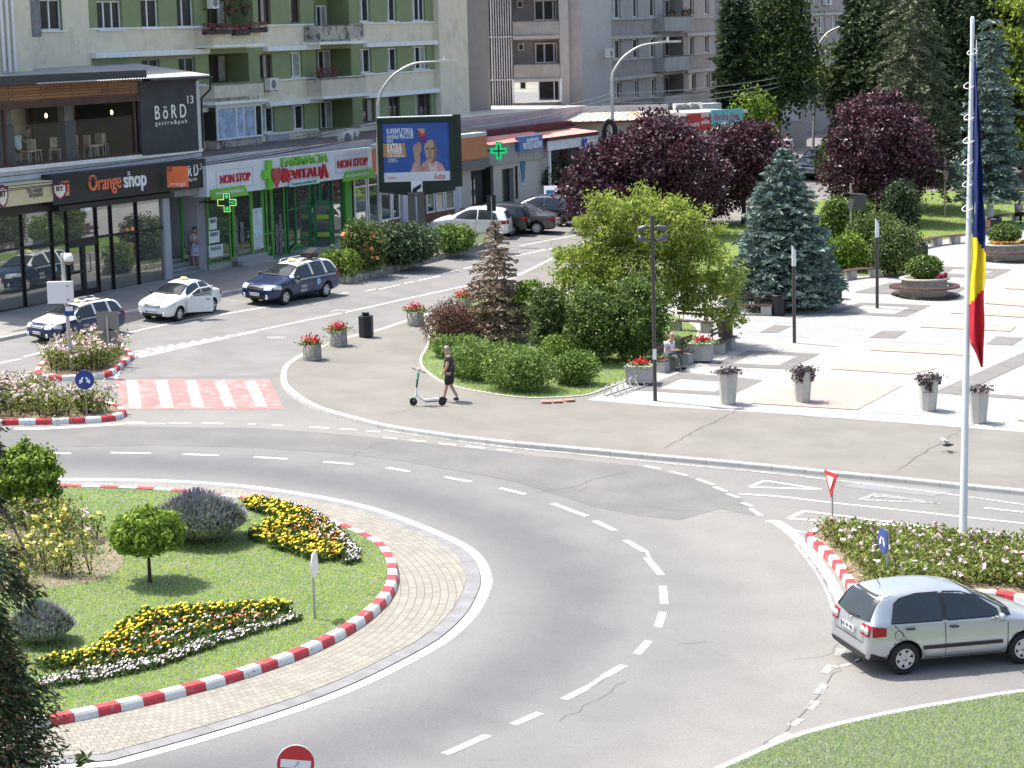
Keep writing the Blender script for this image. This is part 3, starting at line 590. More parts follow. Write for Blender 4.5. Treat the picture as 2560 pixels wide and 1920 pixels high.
for z in(sillA,sillB,sillC):
 for s0,s1 in((sC,f.P(505,70)[0]),(f.P(655,66)[0],f.P(783,62)[0]),(f.P(905,58)[0],sR-.03)):
  if z==sillC and s0==sC:continue
  bx1(f,t,'ledge',TRIM,s0,s1,-.04,.07,z-.03,z+.05)
  if z>sillC:bx1(f,t,'ledge',TRIM,s0,s1+.2,-.05,.28,z-storey+(linB-sillB)-.02,z-storey+(linB-sillB)+.22)
for(a,b_,c,d),mull,fm,panes,sill in wins:
 o=window(f,t,a,b_,c,d,mull=mull,fm=fm,panes=panes)
 if sill and fm is None:q=MB();f.box(q,a-.05,b_+.1,-.1,.1,c-.06,c-.01);q.build('sill',W_PVC,o)
for k,(x0,y0,x1,y1,fm)in enumerate(((519,0,560,66,W_BRN),(787,14,812,66,W_PVC),(524,136,562,206,W_BRN),(792,126,822,192,W_PVC),(798,253,826,322,W_PVC))):
 a,b_,c,d=f.rect(x0,y0,x1,y1,-1.3);window(f,t,a,b_,c,d,d=-1.24,fm=fm,mull=(.45,),panes=(0,1),name='balcony_door')
a,b_,c,d=f.rect(541,264,655,346,.7);bb=MB();f.box(bb,a,b_,0,.66,c-1.3,c);f.box(bb,a-.1,b_+.2,0,.8,d,d+.18,1);bb.build('loggia',[STAIN,TRIM],t)
window(f,t,a,b_,c,d,d=.7,mull=(.42,.58,.84),panes=(0,0,0,1),pm=[BLUEC,PANE],fw=.08)
bb=MB();q=f.at;bb.quad(q(a,0,c),q(a,.68,c),q(a,.68,d),q(a,0,d));bb.build('window',PANE,t)
for(x0,y0,x1,y1,gap,mm)in((531,76,653,110,.0,CREAM),(797,64,909,103,.12,STAIN),(536,210,659,251,.18,CREAM2),(804,196,914,237,0,CREAM2),(806,322,900,350,0,CREAM2)):
 a,b_,c,d=f.rect(x0,y0,x1,y1,.9);balcony(f,t,a,b_,c,d,mat=mm,gap=gap)
a,b_,c,d=f.rect(806,300,838,316,.2)
a,b_,c,d=f.rect(671,336,725,367,.12);bb=MB();f.box(bb,a,b_,0,.1,c,d);bb.build('wall_patch',M('grey_panel',(.36,.36,.37),var=.12,vs=4),t)
a,b_=f.P(-140,100,.5)[0],f.P(78,100,.5)[0];bb=MB();f.box(bb,a,b_,0,.5,base_z,top);bb.build('end_wall',CREAM,t)
bb=MB();a,b_,c,d=f.rect(77,-10,101,92);f.box(bb,a,b_,0,.015,c,d);bb.build('wall_patch',M('bare_plaster',(.20,.20,.21),var=.3,vs=3,bump=.6),t)
for x in(4,18,32):bb=MB();s=f.P(x,60,.6)[0];bb.tube([f.at(s,.6,zl(x,178)),f.at(s,.6,top)],.07,8);bb.build('downpipe',W_PVC,t)
fb=[M('flower_crimson',(.28,.03,.05),var=.3),M('leaf_dark',(.05,.08,.03),var=.3,transl=.2),M('flower_pinkpurple',(.32,.07,.16),var=.3)]
def flowerbox(x0,x1,y,d,label,base=None):
 a,z=f.P(x0,y,d);b_,_=f.P(x1,y,d);c=f.at((a+b_)/2,d,z-.2);th=thing('flower_box',label,'flower box',c,group='flower boxes and pots on the balconies');bb=MB();f.box(bb,a,b_,d-.1,d+.12,z-.25,z);bb.build('box',M('planter_dark',(.05,.045,.04),var=.1),th)
 n=260;ss=rng.uniform(a-.1,b_+.1,n);C=np.array([f.at(s,d+rnd.uniform(-.12,.18),z+rnd.uniform(-.15,.28))for s in ss]);quads_mesh('flowers',leaves(C,.06),rng.choice(3,n,p=[.5,.35,.15]),fb,th)
flowerbox(509,530,74,1.1,'small dark flower box at the left end of the top green balcony');flowerbox(531,575,73,1.1,'long box of red flowers on the left of the top green balcony');flowerbox(584,620,76,1.1,'trailing pink and purple flowers in the middle of the top green balcony');flowerbox(622,664,69,1.1,'box of red flowers at the right end of the top green balcony');flowerbox(796,838,184,.85,'grey boxes of magenta flowers on the middle right green balcony')
for x,y in((574,22),(611,20)):
 a,z=f.P(x,y,.7);th=thing('hanging_basket','dark hanging flower basket %s above the top green balcony'%('with red blooms' if x<600 else 'nearer the right pier'),'hanging basket',f.at(a,.7,z-.35),group='hanging baskets');bb=MB();bb.lathe([(.02,-.38),(.13,-.33),(.19,-.1),(.2,0)],f.at(a,.7,z),12);bb.tube([f.at(a,.7,z),f.at(a,.7,z+1.4)],.008,4);bb.build('basket',M('planter_dark',(.05,.045,.04)),th)
 C=np.array(f.at(a,.7,z+.05))+rng.normal(size=(130,3))*.16;quads_mesh('flowers',leaves(C,.07),rng.choice(3,130,p=[.2,.75,.05]),fb,th)
acunit(f,f.P(664,210,.2)[0],f.P(672,226,.2)[1],.15,label='white air conditioner below the brown window of the green block');acunit(f,f.P(513,8,.2)[0],f.P(520,22,.2)[1],.3,label='air conditioner high on the green block above the flower boxes',w_=.6)
BB=Fac(D(1320,60,149),86);f=BB;tb=thing('apartment_block','grey brown apartment block with stacked balconies and striped duct screen','building',f.at(0,0,gz(f.O.x,f.O.y)));bz=gz(f.O.x,f.O.y)-1
TAUPE=M('render_greybrown',(.36,.325,.305),rough=.9,var=.12,vs=1.3,bump=.4,bs=14);GREYW=M('render_palegrey',(.48,.47,.465),rough=.9,var=.06,vs=2.5,bump=.3);GREYC=M('render_grey',(.40,.375,.36),rough=.9,var=.1)
sl_=[f.P(1330,y)[1]for y in(54,161.5)];stf=sl_[0]-sl_[1];sA,sB=f.P(1280,60)[0],f.P(1397,60)[0]
lv=[sl_[0]+stf,sl_[0],sl_[1],sl_[1]-stf]
hol=[(sA,sB,z,z+stf*.58,1.4)for z in lv[:3]]+[(sA+.0,sB,lv[3]+.3,lv[3]+stf*.60+.25,.5)]
wallgrid(f,tb,'wall',f.P(1222,60)[0],sB,bz,sl_[0]+9,hol,[TAUPE,CREAM2],lambda s,z:0)
for i,z in enumerate(lv[:3]):
 balcony(f,tb,sA+.02,sB-.02,z-stf*.33,z,d=.35,mat=M('render_balcony_grey',(.33,.31,.285),var=.2,wear=(.13,.12,.12),wscale=1.2,wth=.6),slab=.2,smat=GREYC,extra=0)
 window(f,tb,sB-1.5,sB-.02,z+.05,z+stf*.5,d=-1.3,mull=(.42,.85),fw=.09);window(f,tb,sA+.45,sA+.85,z+stf*.33,z+stf*.5,d=-1.3,mull=(),fw=.07)
z=lv[3]+.35;window(f,tb,sB-1.4,sB-.02,z+.05,z+stf*.52,d=-.4,mull=(.75,),fw=.06);window(f,tb,sA+.45,sA+.85,z+stf*.3,z+stf*.48,d=-.4,mull=(),fw=.06)
b=MB();f.box(b,sB,f.P(1421,60,.35)[0],-6,.35,bz,sl_[0]+9);b.build('pier',GREYC,tb)
b=MB();f.box(b,f.P(1421,60)[0],f.P(1453,60)[0],-8,-.02,bz,sl_[0]+9);b.build('pier',TAUPE,tb)
b=MB();f.box(b,sA-.1,sA+.04,0,.25,lv[3]+.3,lv[2]-stf*.33);f.box(b,sB-.08,sB+.08,0,.4,lv[3]+.3,lv[2]-stf*.33);f.box(b,sA,sB,.0,.38,lv[3]+stf*.62,lv[3]+stf*.67);b.build('trim',W_PVC,tb)
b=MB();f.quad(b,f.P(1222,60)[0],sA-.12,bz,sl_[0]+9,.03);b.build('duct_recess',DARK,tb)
pm=M('pipe_pale',(.50,.49,.50),rough=.5,var=.12)
for k in range(9):
 x=1228+k*6.1;s=f.P(x,60,.2)[0];b=MB();b.tube([f.at(s,.2,f.P(x,276,.2)[1]),f.at(s,.2,sl_[0]+9)],.045,8);b.build('pipe',pm,tb)
b=MB()
for z in(lv[1]-stf*.35,lv[2]-stf*.35):f.box(b,f.P(1222,60)[0],sA,.1,.3,z,z+.08)
b.build('pipe_bracket',pm,tb)
GF=Fac(D(1562,93,157),19.6);f=GF;t=thing('apartment_block','long grey apartment block with white framed windows behind the purple trees','building',f.at(0,0,gz(f.O.x,f.O.y)));bz=gz(f.O.x,f.O.y)-1
zq=lambda x,y:f.P(x,y)[1];siA,liB,siB,liC=zq(1562,47),zq(1562,93),zq(1562,149),zq(1562,199);sty=siA-siB;siC=siB-sty;tp=siA+6
wins=[]
for(x0,y0,x1,y1,m_,pn)in((1531,-16,1551,46,(.45,),(1,0)),(1580,-18,1595,43,(.4,),(0,0)),(1623,-19,1638,41,(.3,),(0,)),(1722,-22,1735,38,(.4,),(0,)),(1761,-24,1772,36,(.4,),(0,)),(1531,99,1553,148,(.45,),(1,0)),(1581,97,1597,146,(.3,),(0,)),(1624,96,1638,144,(.3,),(0,)),(1722,91,1735,138,(.35,),(0,)),(1761,88,1772,132,(.4,),(0,)),(1533,204,1554,249,(.6,),(1,0)),(1582,199,1597,246,(.6,),(1,0)),(1624,196,1640,241,(.5,),(1,0)),(1722,184,1740,231,(),(0,)),(1761,182,1775,225,(.6,),(1,0))):wins.append((f.rect(x0,y0,x1,y1),m_,pn))
rec=[f.rect(1657,-25,1708,42),f.rect(1657,92,1708,142),f.rect(1659,186,1709,238)]
s0_,s1_=f.P(1529,100)[0],f.P(1795,100)[0]
wallgrid(f,t,'wall',s0_,s1_+6,bz,tp,[(a,b_,c,d,.18)for(a,b_,c,d),*_ in wins]+[(a,b_,c,d,1.1)for a,b_,c,d in rec],[TAUPE,GREYC],lambda s,z:0 if any(l-1.15<z<l for l in(siA,siB,siC,siA+sty))else 1,0,[(s0_,s0_,l-1.15,l)for l in(siA,siB,siC,siA+sty)])
for(a,b_,c,d),m_,pn in wins:window(f,t,a,b_,c,d,mull=m_,panes=pn,fw=.08)
b=MB()
for l in(siA,siB,siC):
 for a,b_ in((s0_,f.P(1647,100)[0]),(f.P(1712,100)[0],s1_)):bx1(f,t,'ledge',LG_,a,b_,0,.1,l-.06,l+.03);bx1(f,t,'ledge',LG_,a,b_,0,.22,l-1.15-.22,l-1.15)
for y in(42,141):a,b_,c,d=f.rect(1662,y,1733,y+30,.8);balcony(f,t,a,b_,c,d,mat=M('render_balcony_pale',(.38,.375,.36),var=.2,wear=(.2,.19,.18),wth=.6),d=.8,smat=GREYC)
a,b_,c,d=f.rect(1662,236,1733,258,.8);balcony(f,t,a,b_,c,d,mat=GREYC,d=.8,smat=GREYC)
for y in(0,96,192):a,b_,c,d=f.rect(1660,y,1680,y+44,-1.1);window(f,t,a,b_,c,d,d=-1.05,name='balcony_door',mull=(.5,),panes=(0,))
b=MB();e0=f.at(s0_,0,0);e1=f.at(f.P(1452,100)[0],0,0);dd=D(1453,100,151.5)
for z0,z1 in((bz,tp),):b.quad(Vector((dd.x,dd.y,z0)),Vector((e0.x,e0.y,z0)),Vector((e0.x,e0.y,z1)),Vector((dd.x,dd.y,z1)))
b.build('end_wall',GREYW,t)
for x,yy,lb in((1744,45,'upper'),(1790,45,'x')):
 pass
acunit(f,f.P(1524,140,.4)[0],f.P(1530,145,.3)[1],.1,label='air conditioner on the corner of the grey block beside the lamp arm',w_=.9)
for x0,y,dd_ in((1700,40,.9),(1676,40,.95)):
 pass
GBOX=thing('flower_pots','terracotta pots of plants on the upper grey balcony','flower pots',f.at(f.P(1680,38,.75)[0],.75,f.P(1690,40,.75)[1]))
for x in(1678,1684,1709,1716,1724):
 s,z=f.P(x,40,.75);bb=MB();bb.lathe([(0,0),(.09,0),(.13,.2),(.12,.2)],f.at(s,.76,z),10);o=bb.build('pot',M('terracotta',(.40,.16,.09),var=.15),GBOX)
 C=np.array(f.at(s,.76,z+.32))+rng.normal(size=(70,3))*.11;quads_mesh('plant',leaves(C,.07),rng.integers(0,2,70),[fb[1],M('leaf_mid',(.09,.14,.04),var=.3,transl=.2)],GBOX)
FB=Fac(D(2050,100,188),40);f=FB;t=thing('apartment_block','distant grey apartment block seen between the conifers','building',f.at(0,0,gz(f.O.x,f.O.y)));bz=gz(f.O.x,f.O.y)-1
wins=[f.rect(*r)for r in((2018,44,2028,72),(2047,42,2062,82),(2079,40,2090,70),(2044,128,2062,167),(2079,122,2092,150),(2017,215,2030,252),(2044,218,2054,240),(2100,40,2112,70),(2130,38,2145,70))]
wallgrid(f,t,'wall',f.P(1930,60)[0],f.P(2300,60)[0],bz,f.P(2050,-90)[1],[r+(.15,)for r in wins],[TAUPE,GREYC,TRIM],lambda s,z:0,0)
for r in wins:window(f,t,*r,panes=(0,1),fw=.08)
b=MB()
for y in(38,120,210):z=f.P(2050,y)[1];bx1(f,t,'ledge',LG_,f.P(2014,y)[0],f.P(2200,y)[0],0,.2,z,z+.2)
acunit(f,f.P(2057,10,.1)[0],f.P(2062,13,.1)[1],.1,label='air conditioner on the distant grey block left of the dark tree')
f=Fac(D(1900,250,172),60);t=thing('apartment_block','brown grey building with white ground floor panels left of the far road','building',f.at(0,0,gz(f.O.x,f.O.y)));bz=gz(f.O.x,f.O.y)-1
wallgrid(f,t,'wall',f.P(1790,250)[0],f.P(2016,250)[0],bz,f.P(1900,-120)[1],[f.rect(*r)+(.2,)for r in((1868,258,1885,300),(1935,270,1952,300),(1890,10,1910,50),(1950,20,1970,60))],[TAUPE,GREYC],lambda s,z:0,0)
b=MB();
for r in((1868,258,1885,300),(1935,270,1952,300),(1890,10,1910,50),(1950,20,1970,60)):window(f,t,*f.rect(*r),fw=.08)
a,b_,c,d=f.rect(1862,250,2004,305,.05);f.box(b,a,b_,0,.06,f.P(1930,246)[1],f.P(1930,243)[1]);f.box(b,f.P(1886,270)[0],f.P(1934,270)[0],0,.05,c,d);f.box(b,f.P(1953,270)[0],b_,0,.05,c,d);b.build('white_panel',M('panel_white',(.5,.5,.5),var=.08),t)
BLK=M('fascia_black',(.022,.023,.026),rough=.45,var=.15,vs=1,bump=.1);FRM=M('frame_black',(.014,.015,.018),rough=.4,var=0)
SHOPG=M('shop_glass',(.30,.31,.30),rough=.015,metal=.78,var=.15,vs=.5,spec=1);WALLW=M('plaster_bluewhite',(.50,.52,.55),rough=.9,var=.1,vs=1.5,wear=(.28,.28,.29),wscale=2,wth=.62)
WOOD=pavers('wood_planks',((.36,.18,.085),(.24,.115,.06)),1.9,.12,rot=0,mortar=.012,mcol=(.04,.02,.015),var=.8)
_n=WOOD.node_tree;_mp=[n for n in _n.nodes if n.type=='MAPPING'][0];_mp.inputs['Rotation'].default_value=(math.radians(-90),0,math.radians(0))
SB=Fac(G(490,690),28.9);f=SB;gb=f.at(0,0,0);bz=G(490,690).z-.6
t=thing('pub_building','two storey shop and pub building with wooden fascia and black ground floor sign band','building',f.at(-6,0,bz+.6))
P=lambda x,y,d=0:f.P(x,y,d)
sl0=P(-90,600)[0];sr=P(500,300)[0];zslab1,zslab0=P(200,401)[1],P(200,410)[1];zr=P(200,188)[1];zwood0=P(170,247)[1];sopen=P(350,300)[0]
zg=P(200,500,.5)[1]
b=MB();f.box(b,sl0,sr,-.3,0,P(200,447)[1]-.5,zslab0-.02);b.build('wall',WALLW,t)
b=MB();f.box(b,sl0,sr,-.35,.1,zslab0-.02,zslab1);b.build('ledge',TRIM,t)
b=MB();f.box(b,sl0,sopen,-.3,.06,zwood0,zr-.25);b.build('wood_fascia',WOOD,t)
b=MB();f.box(b,sl0,sopen,-.25,.12,zwood0-.28,zwood0);b.build('beam',M('wood_dark',(.07,.035,.028),var=.2),t)
b=MB();f.box(b,sl0,P(366,170,.25)[0],-.4,.25,zr-.26,zr+.10);b.build('roof_edge',M('roof_edge_dark',(.035,.038,.045),rough=.5),t)
b=MB();f.box(b,sopen,sr,-.2,.05,zslab1,zr-.5)
ban=MB();a,b_=P(352,300,.12)[0],P(494,300,.12)[0];z0,z1=P(424,383,.12)[1],P(424,199,.12)[1]
f.box(ban,a,b_,.05,.12,z0,z1);b.build('wall',WALLW,t)
bn=ban.build('banner',M('banner_anthracite',(.045,.048,.055),rough=.8,var=.2,vs=1.2,bump=.3,bs=3),t)
LET=M('lettering_cream',(.72,.73,.70),rough=.6,var=0);up=Vector((0,0,1))
def ftext(txt,px,py,d,size,mat,width=None,ext=.01,bold=0,parent=None,name='lettering',shear=0,fc=None):
 F_=fc or f;s,z=F_.P(px,py,d);return put_text(name,txt,size,F_.at(s,d+ext,z),F_.u,up,mat,parent,ext=ext,bold=bold,width=width,shear=shear)
def wpx(x0,x1,y,d=0,fc=None):F_=fc or f;return abs(F_.P(x1,y,d)[0]-F_.P(x0,y,d)[0])
ftext('B ö R D',426,281,.12,.86,LET,wpx(388,466,281),bold=.008,parent=bn);ftext('13',474,250,.12,.5,LET,wpx(467,482,250),parent=bn);ftext('g a s t r o & p u b',428,306,.12,.27,LET,wpx(389,468,304),parent=bn)
CORR=M('corrugated_roof',(.42,.43,.45),rough=.35,metal=.4,var=.08)
b=MB();n=60;z0=zr-.0;s0r,s1r=P(230,165)[0],P(527,187,.5)[0];zb=z0+1.3;dp=11
for k in range(n*2):
 sa=s0r-4+(s1r-s0r+4)*k/(n*2);sb=s0r-4+(s1r-s0r+4)*(k+1)/(n*2);ha,hb=.045*(k%2),.045*((k+1)%2)
 ze=z0-.28;b.quad(f.at(sa,.5,ze+ha),f.at(sb,.5,ze+hb),f.at(sb,-dp,zb+hb),f.at(sa,-dp,zb+ha))
b.build('roof',CORR,t)
b=MB();f.quad(b,sl0,s0r-4,z0+.02,z0+.02,0);b.add([f.at(sl0,0,z0-.05),f.at(s0r-4,0,z0-.05),f.at(s0r-4,-dp,zb),f.at(sl0,-dp,zb)],[(0,1,2,3)]);b.build('roof',CORR,t)
b=MB();b.tube([f.at(sopen+.1,.55,z0-.36),f.at(s1r,.55,z0-.36)],.06,8);b.tube([f.at(s1r-.1,.55,z0-.4),f.at(s1r-.1,.5,z0-.9),f.at(sr+.05,.1,z0-1.3),f.at(sr+.05,.05,zslab1)],.05,8);b.build('gutter_pipe',FRM,t)
b=MB();q=f.at;b.quad(q(sr,0,bz),q(sr,-dp,bz),q(sr,-dp,z0+.4),q(sr,0,z0-.35));b.build('side_wall',WALLW,t)
so0=sl0;zf,zt=zslab1,zwood0-.28
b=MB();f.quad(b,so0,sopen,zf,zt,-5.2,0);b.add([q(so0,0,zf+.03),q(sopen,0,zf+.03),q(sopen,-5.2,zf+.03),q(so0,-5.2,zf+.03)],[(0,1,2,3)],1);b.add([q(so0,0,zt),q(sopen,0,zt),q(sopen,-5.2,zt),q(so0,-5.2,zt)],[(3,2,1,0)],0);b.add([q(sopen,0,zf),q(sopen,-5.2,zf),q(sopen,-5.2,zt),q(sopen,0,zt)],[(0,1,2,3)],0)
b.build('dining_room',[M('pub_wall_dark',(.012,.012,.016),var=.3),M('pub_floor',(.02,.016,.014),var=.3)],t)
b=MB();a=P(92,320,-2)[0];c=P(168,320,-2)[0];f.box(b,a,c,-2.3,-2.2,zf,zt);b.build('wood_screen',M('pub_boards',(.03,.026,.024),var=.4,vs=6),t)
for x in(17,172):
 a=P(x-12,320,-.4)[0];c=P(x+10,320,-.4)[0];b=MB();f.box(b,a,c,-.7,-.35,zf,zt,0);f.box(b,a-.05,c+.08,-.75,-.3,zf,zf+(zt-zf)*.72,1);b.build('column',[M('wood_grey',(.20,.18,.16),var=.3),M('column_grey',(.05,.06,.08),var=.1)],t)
b=MB()
for x in(12,337):s=P(x,320)[0];f.box(b,s-.06,s+.06,-.1,.04,zf,zt)
f.box(b,so0,sopen,-.1,.05,zf,zf+.1);o=b.build('window_frame',M('wood_dark',(.07,.035,.028)),t)
b=MB();f.quad(b,so0,sopen,zf+.1,zt,-.03);b.build('pane',glass_thin('thin_glass',refl=.02),o)
b=MB();f.box(b,sopen-.02,sopen+.16,-.05,.09,zf,zr-.3);b.build('corner_strip',M('metal_strip',(.35,.37,.38)),t)
CH=M('chair_wicker',(.62,.5,.37),var=.3,vs=8);CHM=M('chair_metal',(.6,.56,.48))
def pchair(px,py,k,lab,rz):
 s,z=f.P(px,py,-.9);z=zf+.03;d=-.75-.5*(k%3)*.6;c=f.at(s,d,z);th=thing('dining_chair',lab,'chair',c,group='chairs behind the pub window');R=Matrix.Rotation(rz,3,'Z')
 b=MB();b.box(c+Vector((0,0,.47)),(.46,.46,.05),rz=rz);b.build('seat',CH,th);b=MB();b.box(c+R@Vector((0,-.22,.75)),(.46,.04,.42),rz=rz);b.build('backrest',CH,th)
 for i,(x,y)in enumerate(((-.2,-.2),(.2,-.2),(.2,.2),(-.2,.2))):b=MB();b.tube([c+R@Vector((x,y,.46)),c+R@Vector((x*1.15,y*1.15,0))],.018,6);b.build('leg',CHM,th)
cl=['at the far left beside the grey column','behind the seated guest in the white shirt','second from the guest','third from the guest before the grey column','empty wire one left of the second column','dark one right of the second column','wicker one near the pub window centre','pale one with a cloth near the window end','last wicker one before the pub corner']
for k,x in enumerate((5,78,108,132,155,198,222,248,277)):pchair(x,390,k,'pub chair seen through the window, '+cl[k],rnd.uniform(-.6,.6)+math.radians(-28.9)+(math.pi if k%2 else 0))
for x,y,lb in((115,286,'left'),(279,278,'right')):
 s,z=f.P(x,y,-1.2);th=thing('pendant_lamp','glowing bulb hanging %s behind the pub window'%('over the boarded screen' if lb=='left' else 'near the corner'),'lamp',f.at(s,-1.2,z),group='bulbs behind the pub window')
 b=MB();b.lathe([(0,-.16),(.05,-.12),(.06,-.04),(.03,.04),(0,.06)],f.at(s,-1.2,z),10);b.build('bulb',M('bulb',(1,.72,.35),emit=2.5,var=0),th);b=MB();b.tube([f.at(s,-1.2,z+.06),f.at(s,-1.2,zt)],.01,4);b.build('cord',FRM,th)
zb0=P(200,742)[1];zhead=P(300,505,0)[1];ztr=P(200,599)[1]
b=MB();f.box(b,sl0,P(420,600)[0],-.3,.05,bz,zb0-.12);b.build('plinth',M('plinth_grey',(.30,.31,.32),var=.15),t)
xs=[-60,58,133,171,245,282,346,414];b=MB();q_=MB()
for i in range(len(xs)-1):
 a,c=P(xs[i],660)[0],P(xs[i+1],660)[0];b=MB();door=i==3
 f.box(b,a-.05,a+.05,-.1,.06,zb0-.1,zhead);f.box(b,c-.05,c+.05,-.1,.06,zb0-.1,zhead);f.box(b,a+.05,c-.05,-.1,.05,ztr-.05,ztr+.05);f.box(b,a+.05,c-.05,-.1,.05,zb0-.12,zb0+.02)
 if door:m_=(a+c)/2;f.box(b,m_-.12,m_+.12,-.1,.055,zb0+.02,ztr-.05);f.box(b,a+.05,c-.05,-.1,.052,ztr-.3,ztr-.05);f.box(b,a+.05,m_-.12,-.1,.052,zb0+1.0,zb0+1.12);f.box(b,a+.05,c-.05,-.1,.051,zb0+.02,zb0+.3)
 o=b.build('shop_window' if not door else 'door',FRM,t);p=MB();f.quad(p,a,c,zb0-.1,zhead,-.02);p.build('pane',SHOPG,o)
 if door:h=MB();h.tube([f.at(m_+.2,.06,zb0+1),f.at(m_+.28,.16,zb0+1.05),f.at(m_+.28,.16,zb0+1.75),f.at(m_+.2,.06,zb0+1.8)],.02,6);h.build('handle',FRM,o)
b=MB();f.box(b,sl0,P(414,500)[0],-.3,-.0,zhead,P(200,447)[1]);f.box(b,P(130,500)[0],P(420,500)[0],0,.35,zhead-.05,P(300,497,.35)[1]);b.build('soffit',BLK,t)
b=MB();f.box(b,P(412,600,.1)[0],P(428,600,.1)[0],-.3,.1,bz,P(420,486)[1]);b.build('column',M('column_pale',(.36,.38,.42),var=.1),t)
zs0,zs1=P(320,491,.55)[1],P(320,417,.55)[1];a,c=P(131,480,.55)[0],P(513,430,.55)[0];b=MB();f.box(b,a,c,0,.55,zs0,zs1);th=thing('shop_sign','long black sign band with orange and white letters over the shop windows','sign',f.at((a+c)/2,.3,zs0));b.build('panel',BLK,th)
ORG=M('sign_orange',(.78,.16,.05),rough=.45,var=.06);WHT=M('sign_white',(.8,.82,.85),rough=.4,var=0);ORGL=M('lettering_orange',(.72,.20,.10),rough=.4,var=0)
ftext('Orange',260,456,.55,.95,ORGL,wpx(219,300,456,.55),ext=.04,bold=.012,parent=th);ftext('shop',335,449,.55,.95,WHT,wpx(306,362,449,.55),ext=.04,bold=.012,parent=th)
ftext('B ö R D',467,430,.55,.66,WHT,wpx(437,492,430,.55),ext=.02,bold=.01,parent=th);ftext('13',497,417,.55,.42,WHT,wpx(492,504,417,.55),parent=th);ftext('g a s t r o & p u b',467,450,.55,.2,WHT,wpx(440,488,450,.55),parent=th)
a,c,z0,z1=f.rect(147,451,172,490,.6);b=MB();f.box(b,a,c,.55,.63,z0,z1);o=b.build('logo_plate',ORG,th);ftext('orange',159,482,.63,.24,WHT,(c-a)*.8,parent=o)
s,z=f.P(421,442,.6);c0=f.at(s,1.1,z);th2=thing('projecting_sign','orange box sign sticking out from the black sign band','sign',f.at(s,.6,z));v=Vector((1,.05,0)).normalized();b=MB();b.box(c0,(.92,.12,.92),rz=math.atan2(v.y,v.x));b.build('box',ORG,th2);put_text('lettering','orange',.24,c0+Vector((-.0,-.08,-.3)),v,up,WHT,th2,ext=.01,width=.7)
zc0,zc1=P(60,512,.6)[1],P(60,458,.6)[1];a,c=P(-90,480,.6)[0],P(132,480,.6)[0];b=MB();f.box(b,a,c,0,.6,zc0,zc1);th=thing('shop_sign','cream bank sign board with a shield crest at the left edge','sign',f.at(c-2,.3,zc0));b.build('panel',M('sign_cream',(.60,.53,.33),rough=.6,var=.05),th)
gt=M('lettering_grey',(.22,.20,.17),var=0);ftext('Banca oamenilor',87,475,.6,.34,gt,wpx(67,107,475,.6),parent=th);ftext('întreprinzători',90,486,.6,.34,gt,wpx(73,108,486,.6),parent=th)
def shield(c0,w_,h_,u,parent):
 prof=[(-.5,.38),(-.25,.42),(0,.5),(.25,.42),(.5,.38),(.48,-.05),(.3,-.32),(0,-.5),(-.3,-.32),(-.48,-.05)];n=u.cross(up)
 for k,(sc,mt_,dz)in enumerate(((1,M('crest_navy',(.04,.05,.14),var=0),0),(.86,M('crest_red',(.45,.05,.06),var=0),.012),(.72,M('crest_cream',(.75,.72,.6),var=0),.024))):
  b=MB();b.prism([c0+u*x*w_*sc+up*y*h_*sc+n*dz for x,y in prof],n*.02);b.build('crest',mt_,parent)
 put_text('lettering','BT',h_*.32,c0+n*.05+up*h_*.1,u,up,FRM,parent,ext=.01,bold=.03)
s,z=f.P(5,492,.62);shield(f.at(s,.62,z),.75,1.0,f.u,th)
s,z=f.P(138,477,.7);c0=f.at(s,.95,z);th2=thing('projecting_sign','small shield crest sign projecting between the cream and black sign boards','sign',f.at(s,.6,z));shield(c0,.62,.8,Vector((.97,.1,0)).normalized(),th2);b=MB();b.box(f.at(s,.75,z+.15),(.4,.03,.03));b.build('bracket',FRM,th2)
b=MB();f.box(b,P(199,530,.3)[0],P(215,530,.3)[0],.35,.6,P(207,528,.4)[1],P(207,520,.4)[1]);root_at(tag(b.build('wall_lamp',M('lamp_white',(.8,.8,.8))),'small white floodlight under the black sign band','lamp'),f.at(P(207,524,.3)[0],.4,P(207,524,.4)[1]))
PF=Fac(G(521,684),27);fp=PF;tp_=thing('pharmacy_building','single storey pharmacy with green window frames and white canopy sign','building',fp.at(4,0,bz+.5));TILE=M('tile_grey',(.33,.335,.33),rough=.5,var=.08);FGR=M('frame_green',(.09,.34,.05),rough=.35,var=.1);FGD=M('frame_green_dark',(.02,.17,.06),rough=.35,var=.1)
GLS=M('glass_tinted',(.10,.13,.12),rough=.03,metal=.6,var=.3,vs=.7,spec=1)
a,c=P(428,600)[0],P(521,600)[0];zdoor=P(470,487)[1];zst=P(470,655)[1]
b=MB();f.quad(b,a-.2,c+.3,bz,zdoor,-3,0);b.add([f.at(a,0,bz),f.at(a,-3,bz),f.at(a,-3,zdoor),f.at(a,0,zdoor)],[(0,1,2,3)],0);b.add([f.at(a,0,zdoor),f.at(c,0,zdoor),f.at(c,-3,zdoor),f.at(a,-3,zdoor)],[(0,1,2,3)],0);b.add([f.at(c-.05,0,bz),f.at(c-.05,-3,bz),f.at(c-.05,-3,zdoor),f.at(c-.05,0,zdoor)],[(3,2,1,0)],1);b.build('porch',[M('porch_blue_grey',(.17,.20,.24),var=.15),TILE],t)
b=MB();f.box(b,a-.3,c+.25,-.3,.3,zdoor,zs0-.02);b.build('lintel',M('lintel_grey',(.24,.24,.25),var=.15),t)
zs_=G(470,700).z+.13
for k in range(4):
 b=MB();f.box(b,a+.15,c-.02,-3+.0*k,-.15-.32*k,zs_+.17*k-.2*(k==0),zs_+.17*(k+1)-.012*(k<9));b.build('step',M('step_stone',(.25,.26,.27),var=.2,wear=(.05,.05,.06),wth=.7),t)
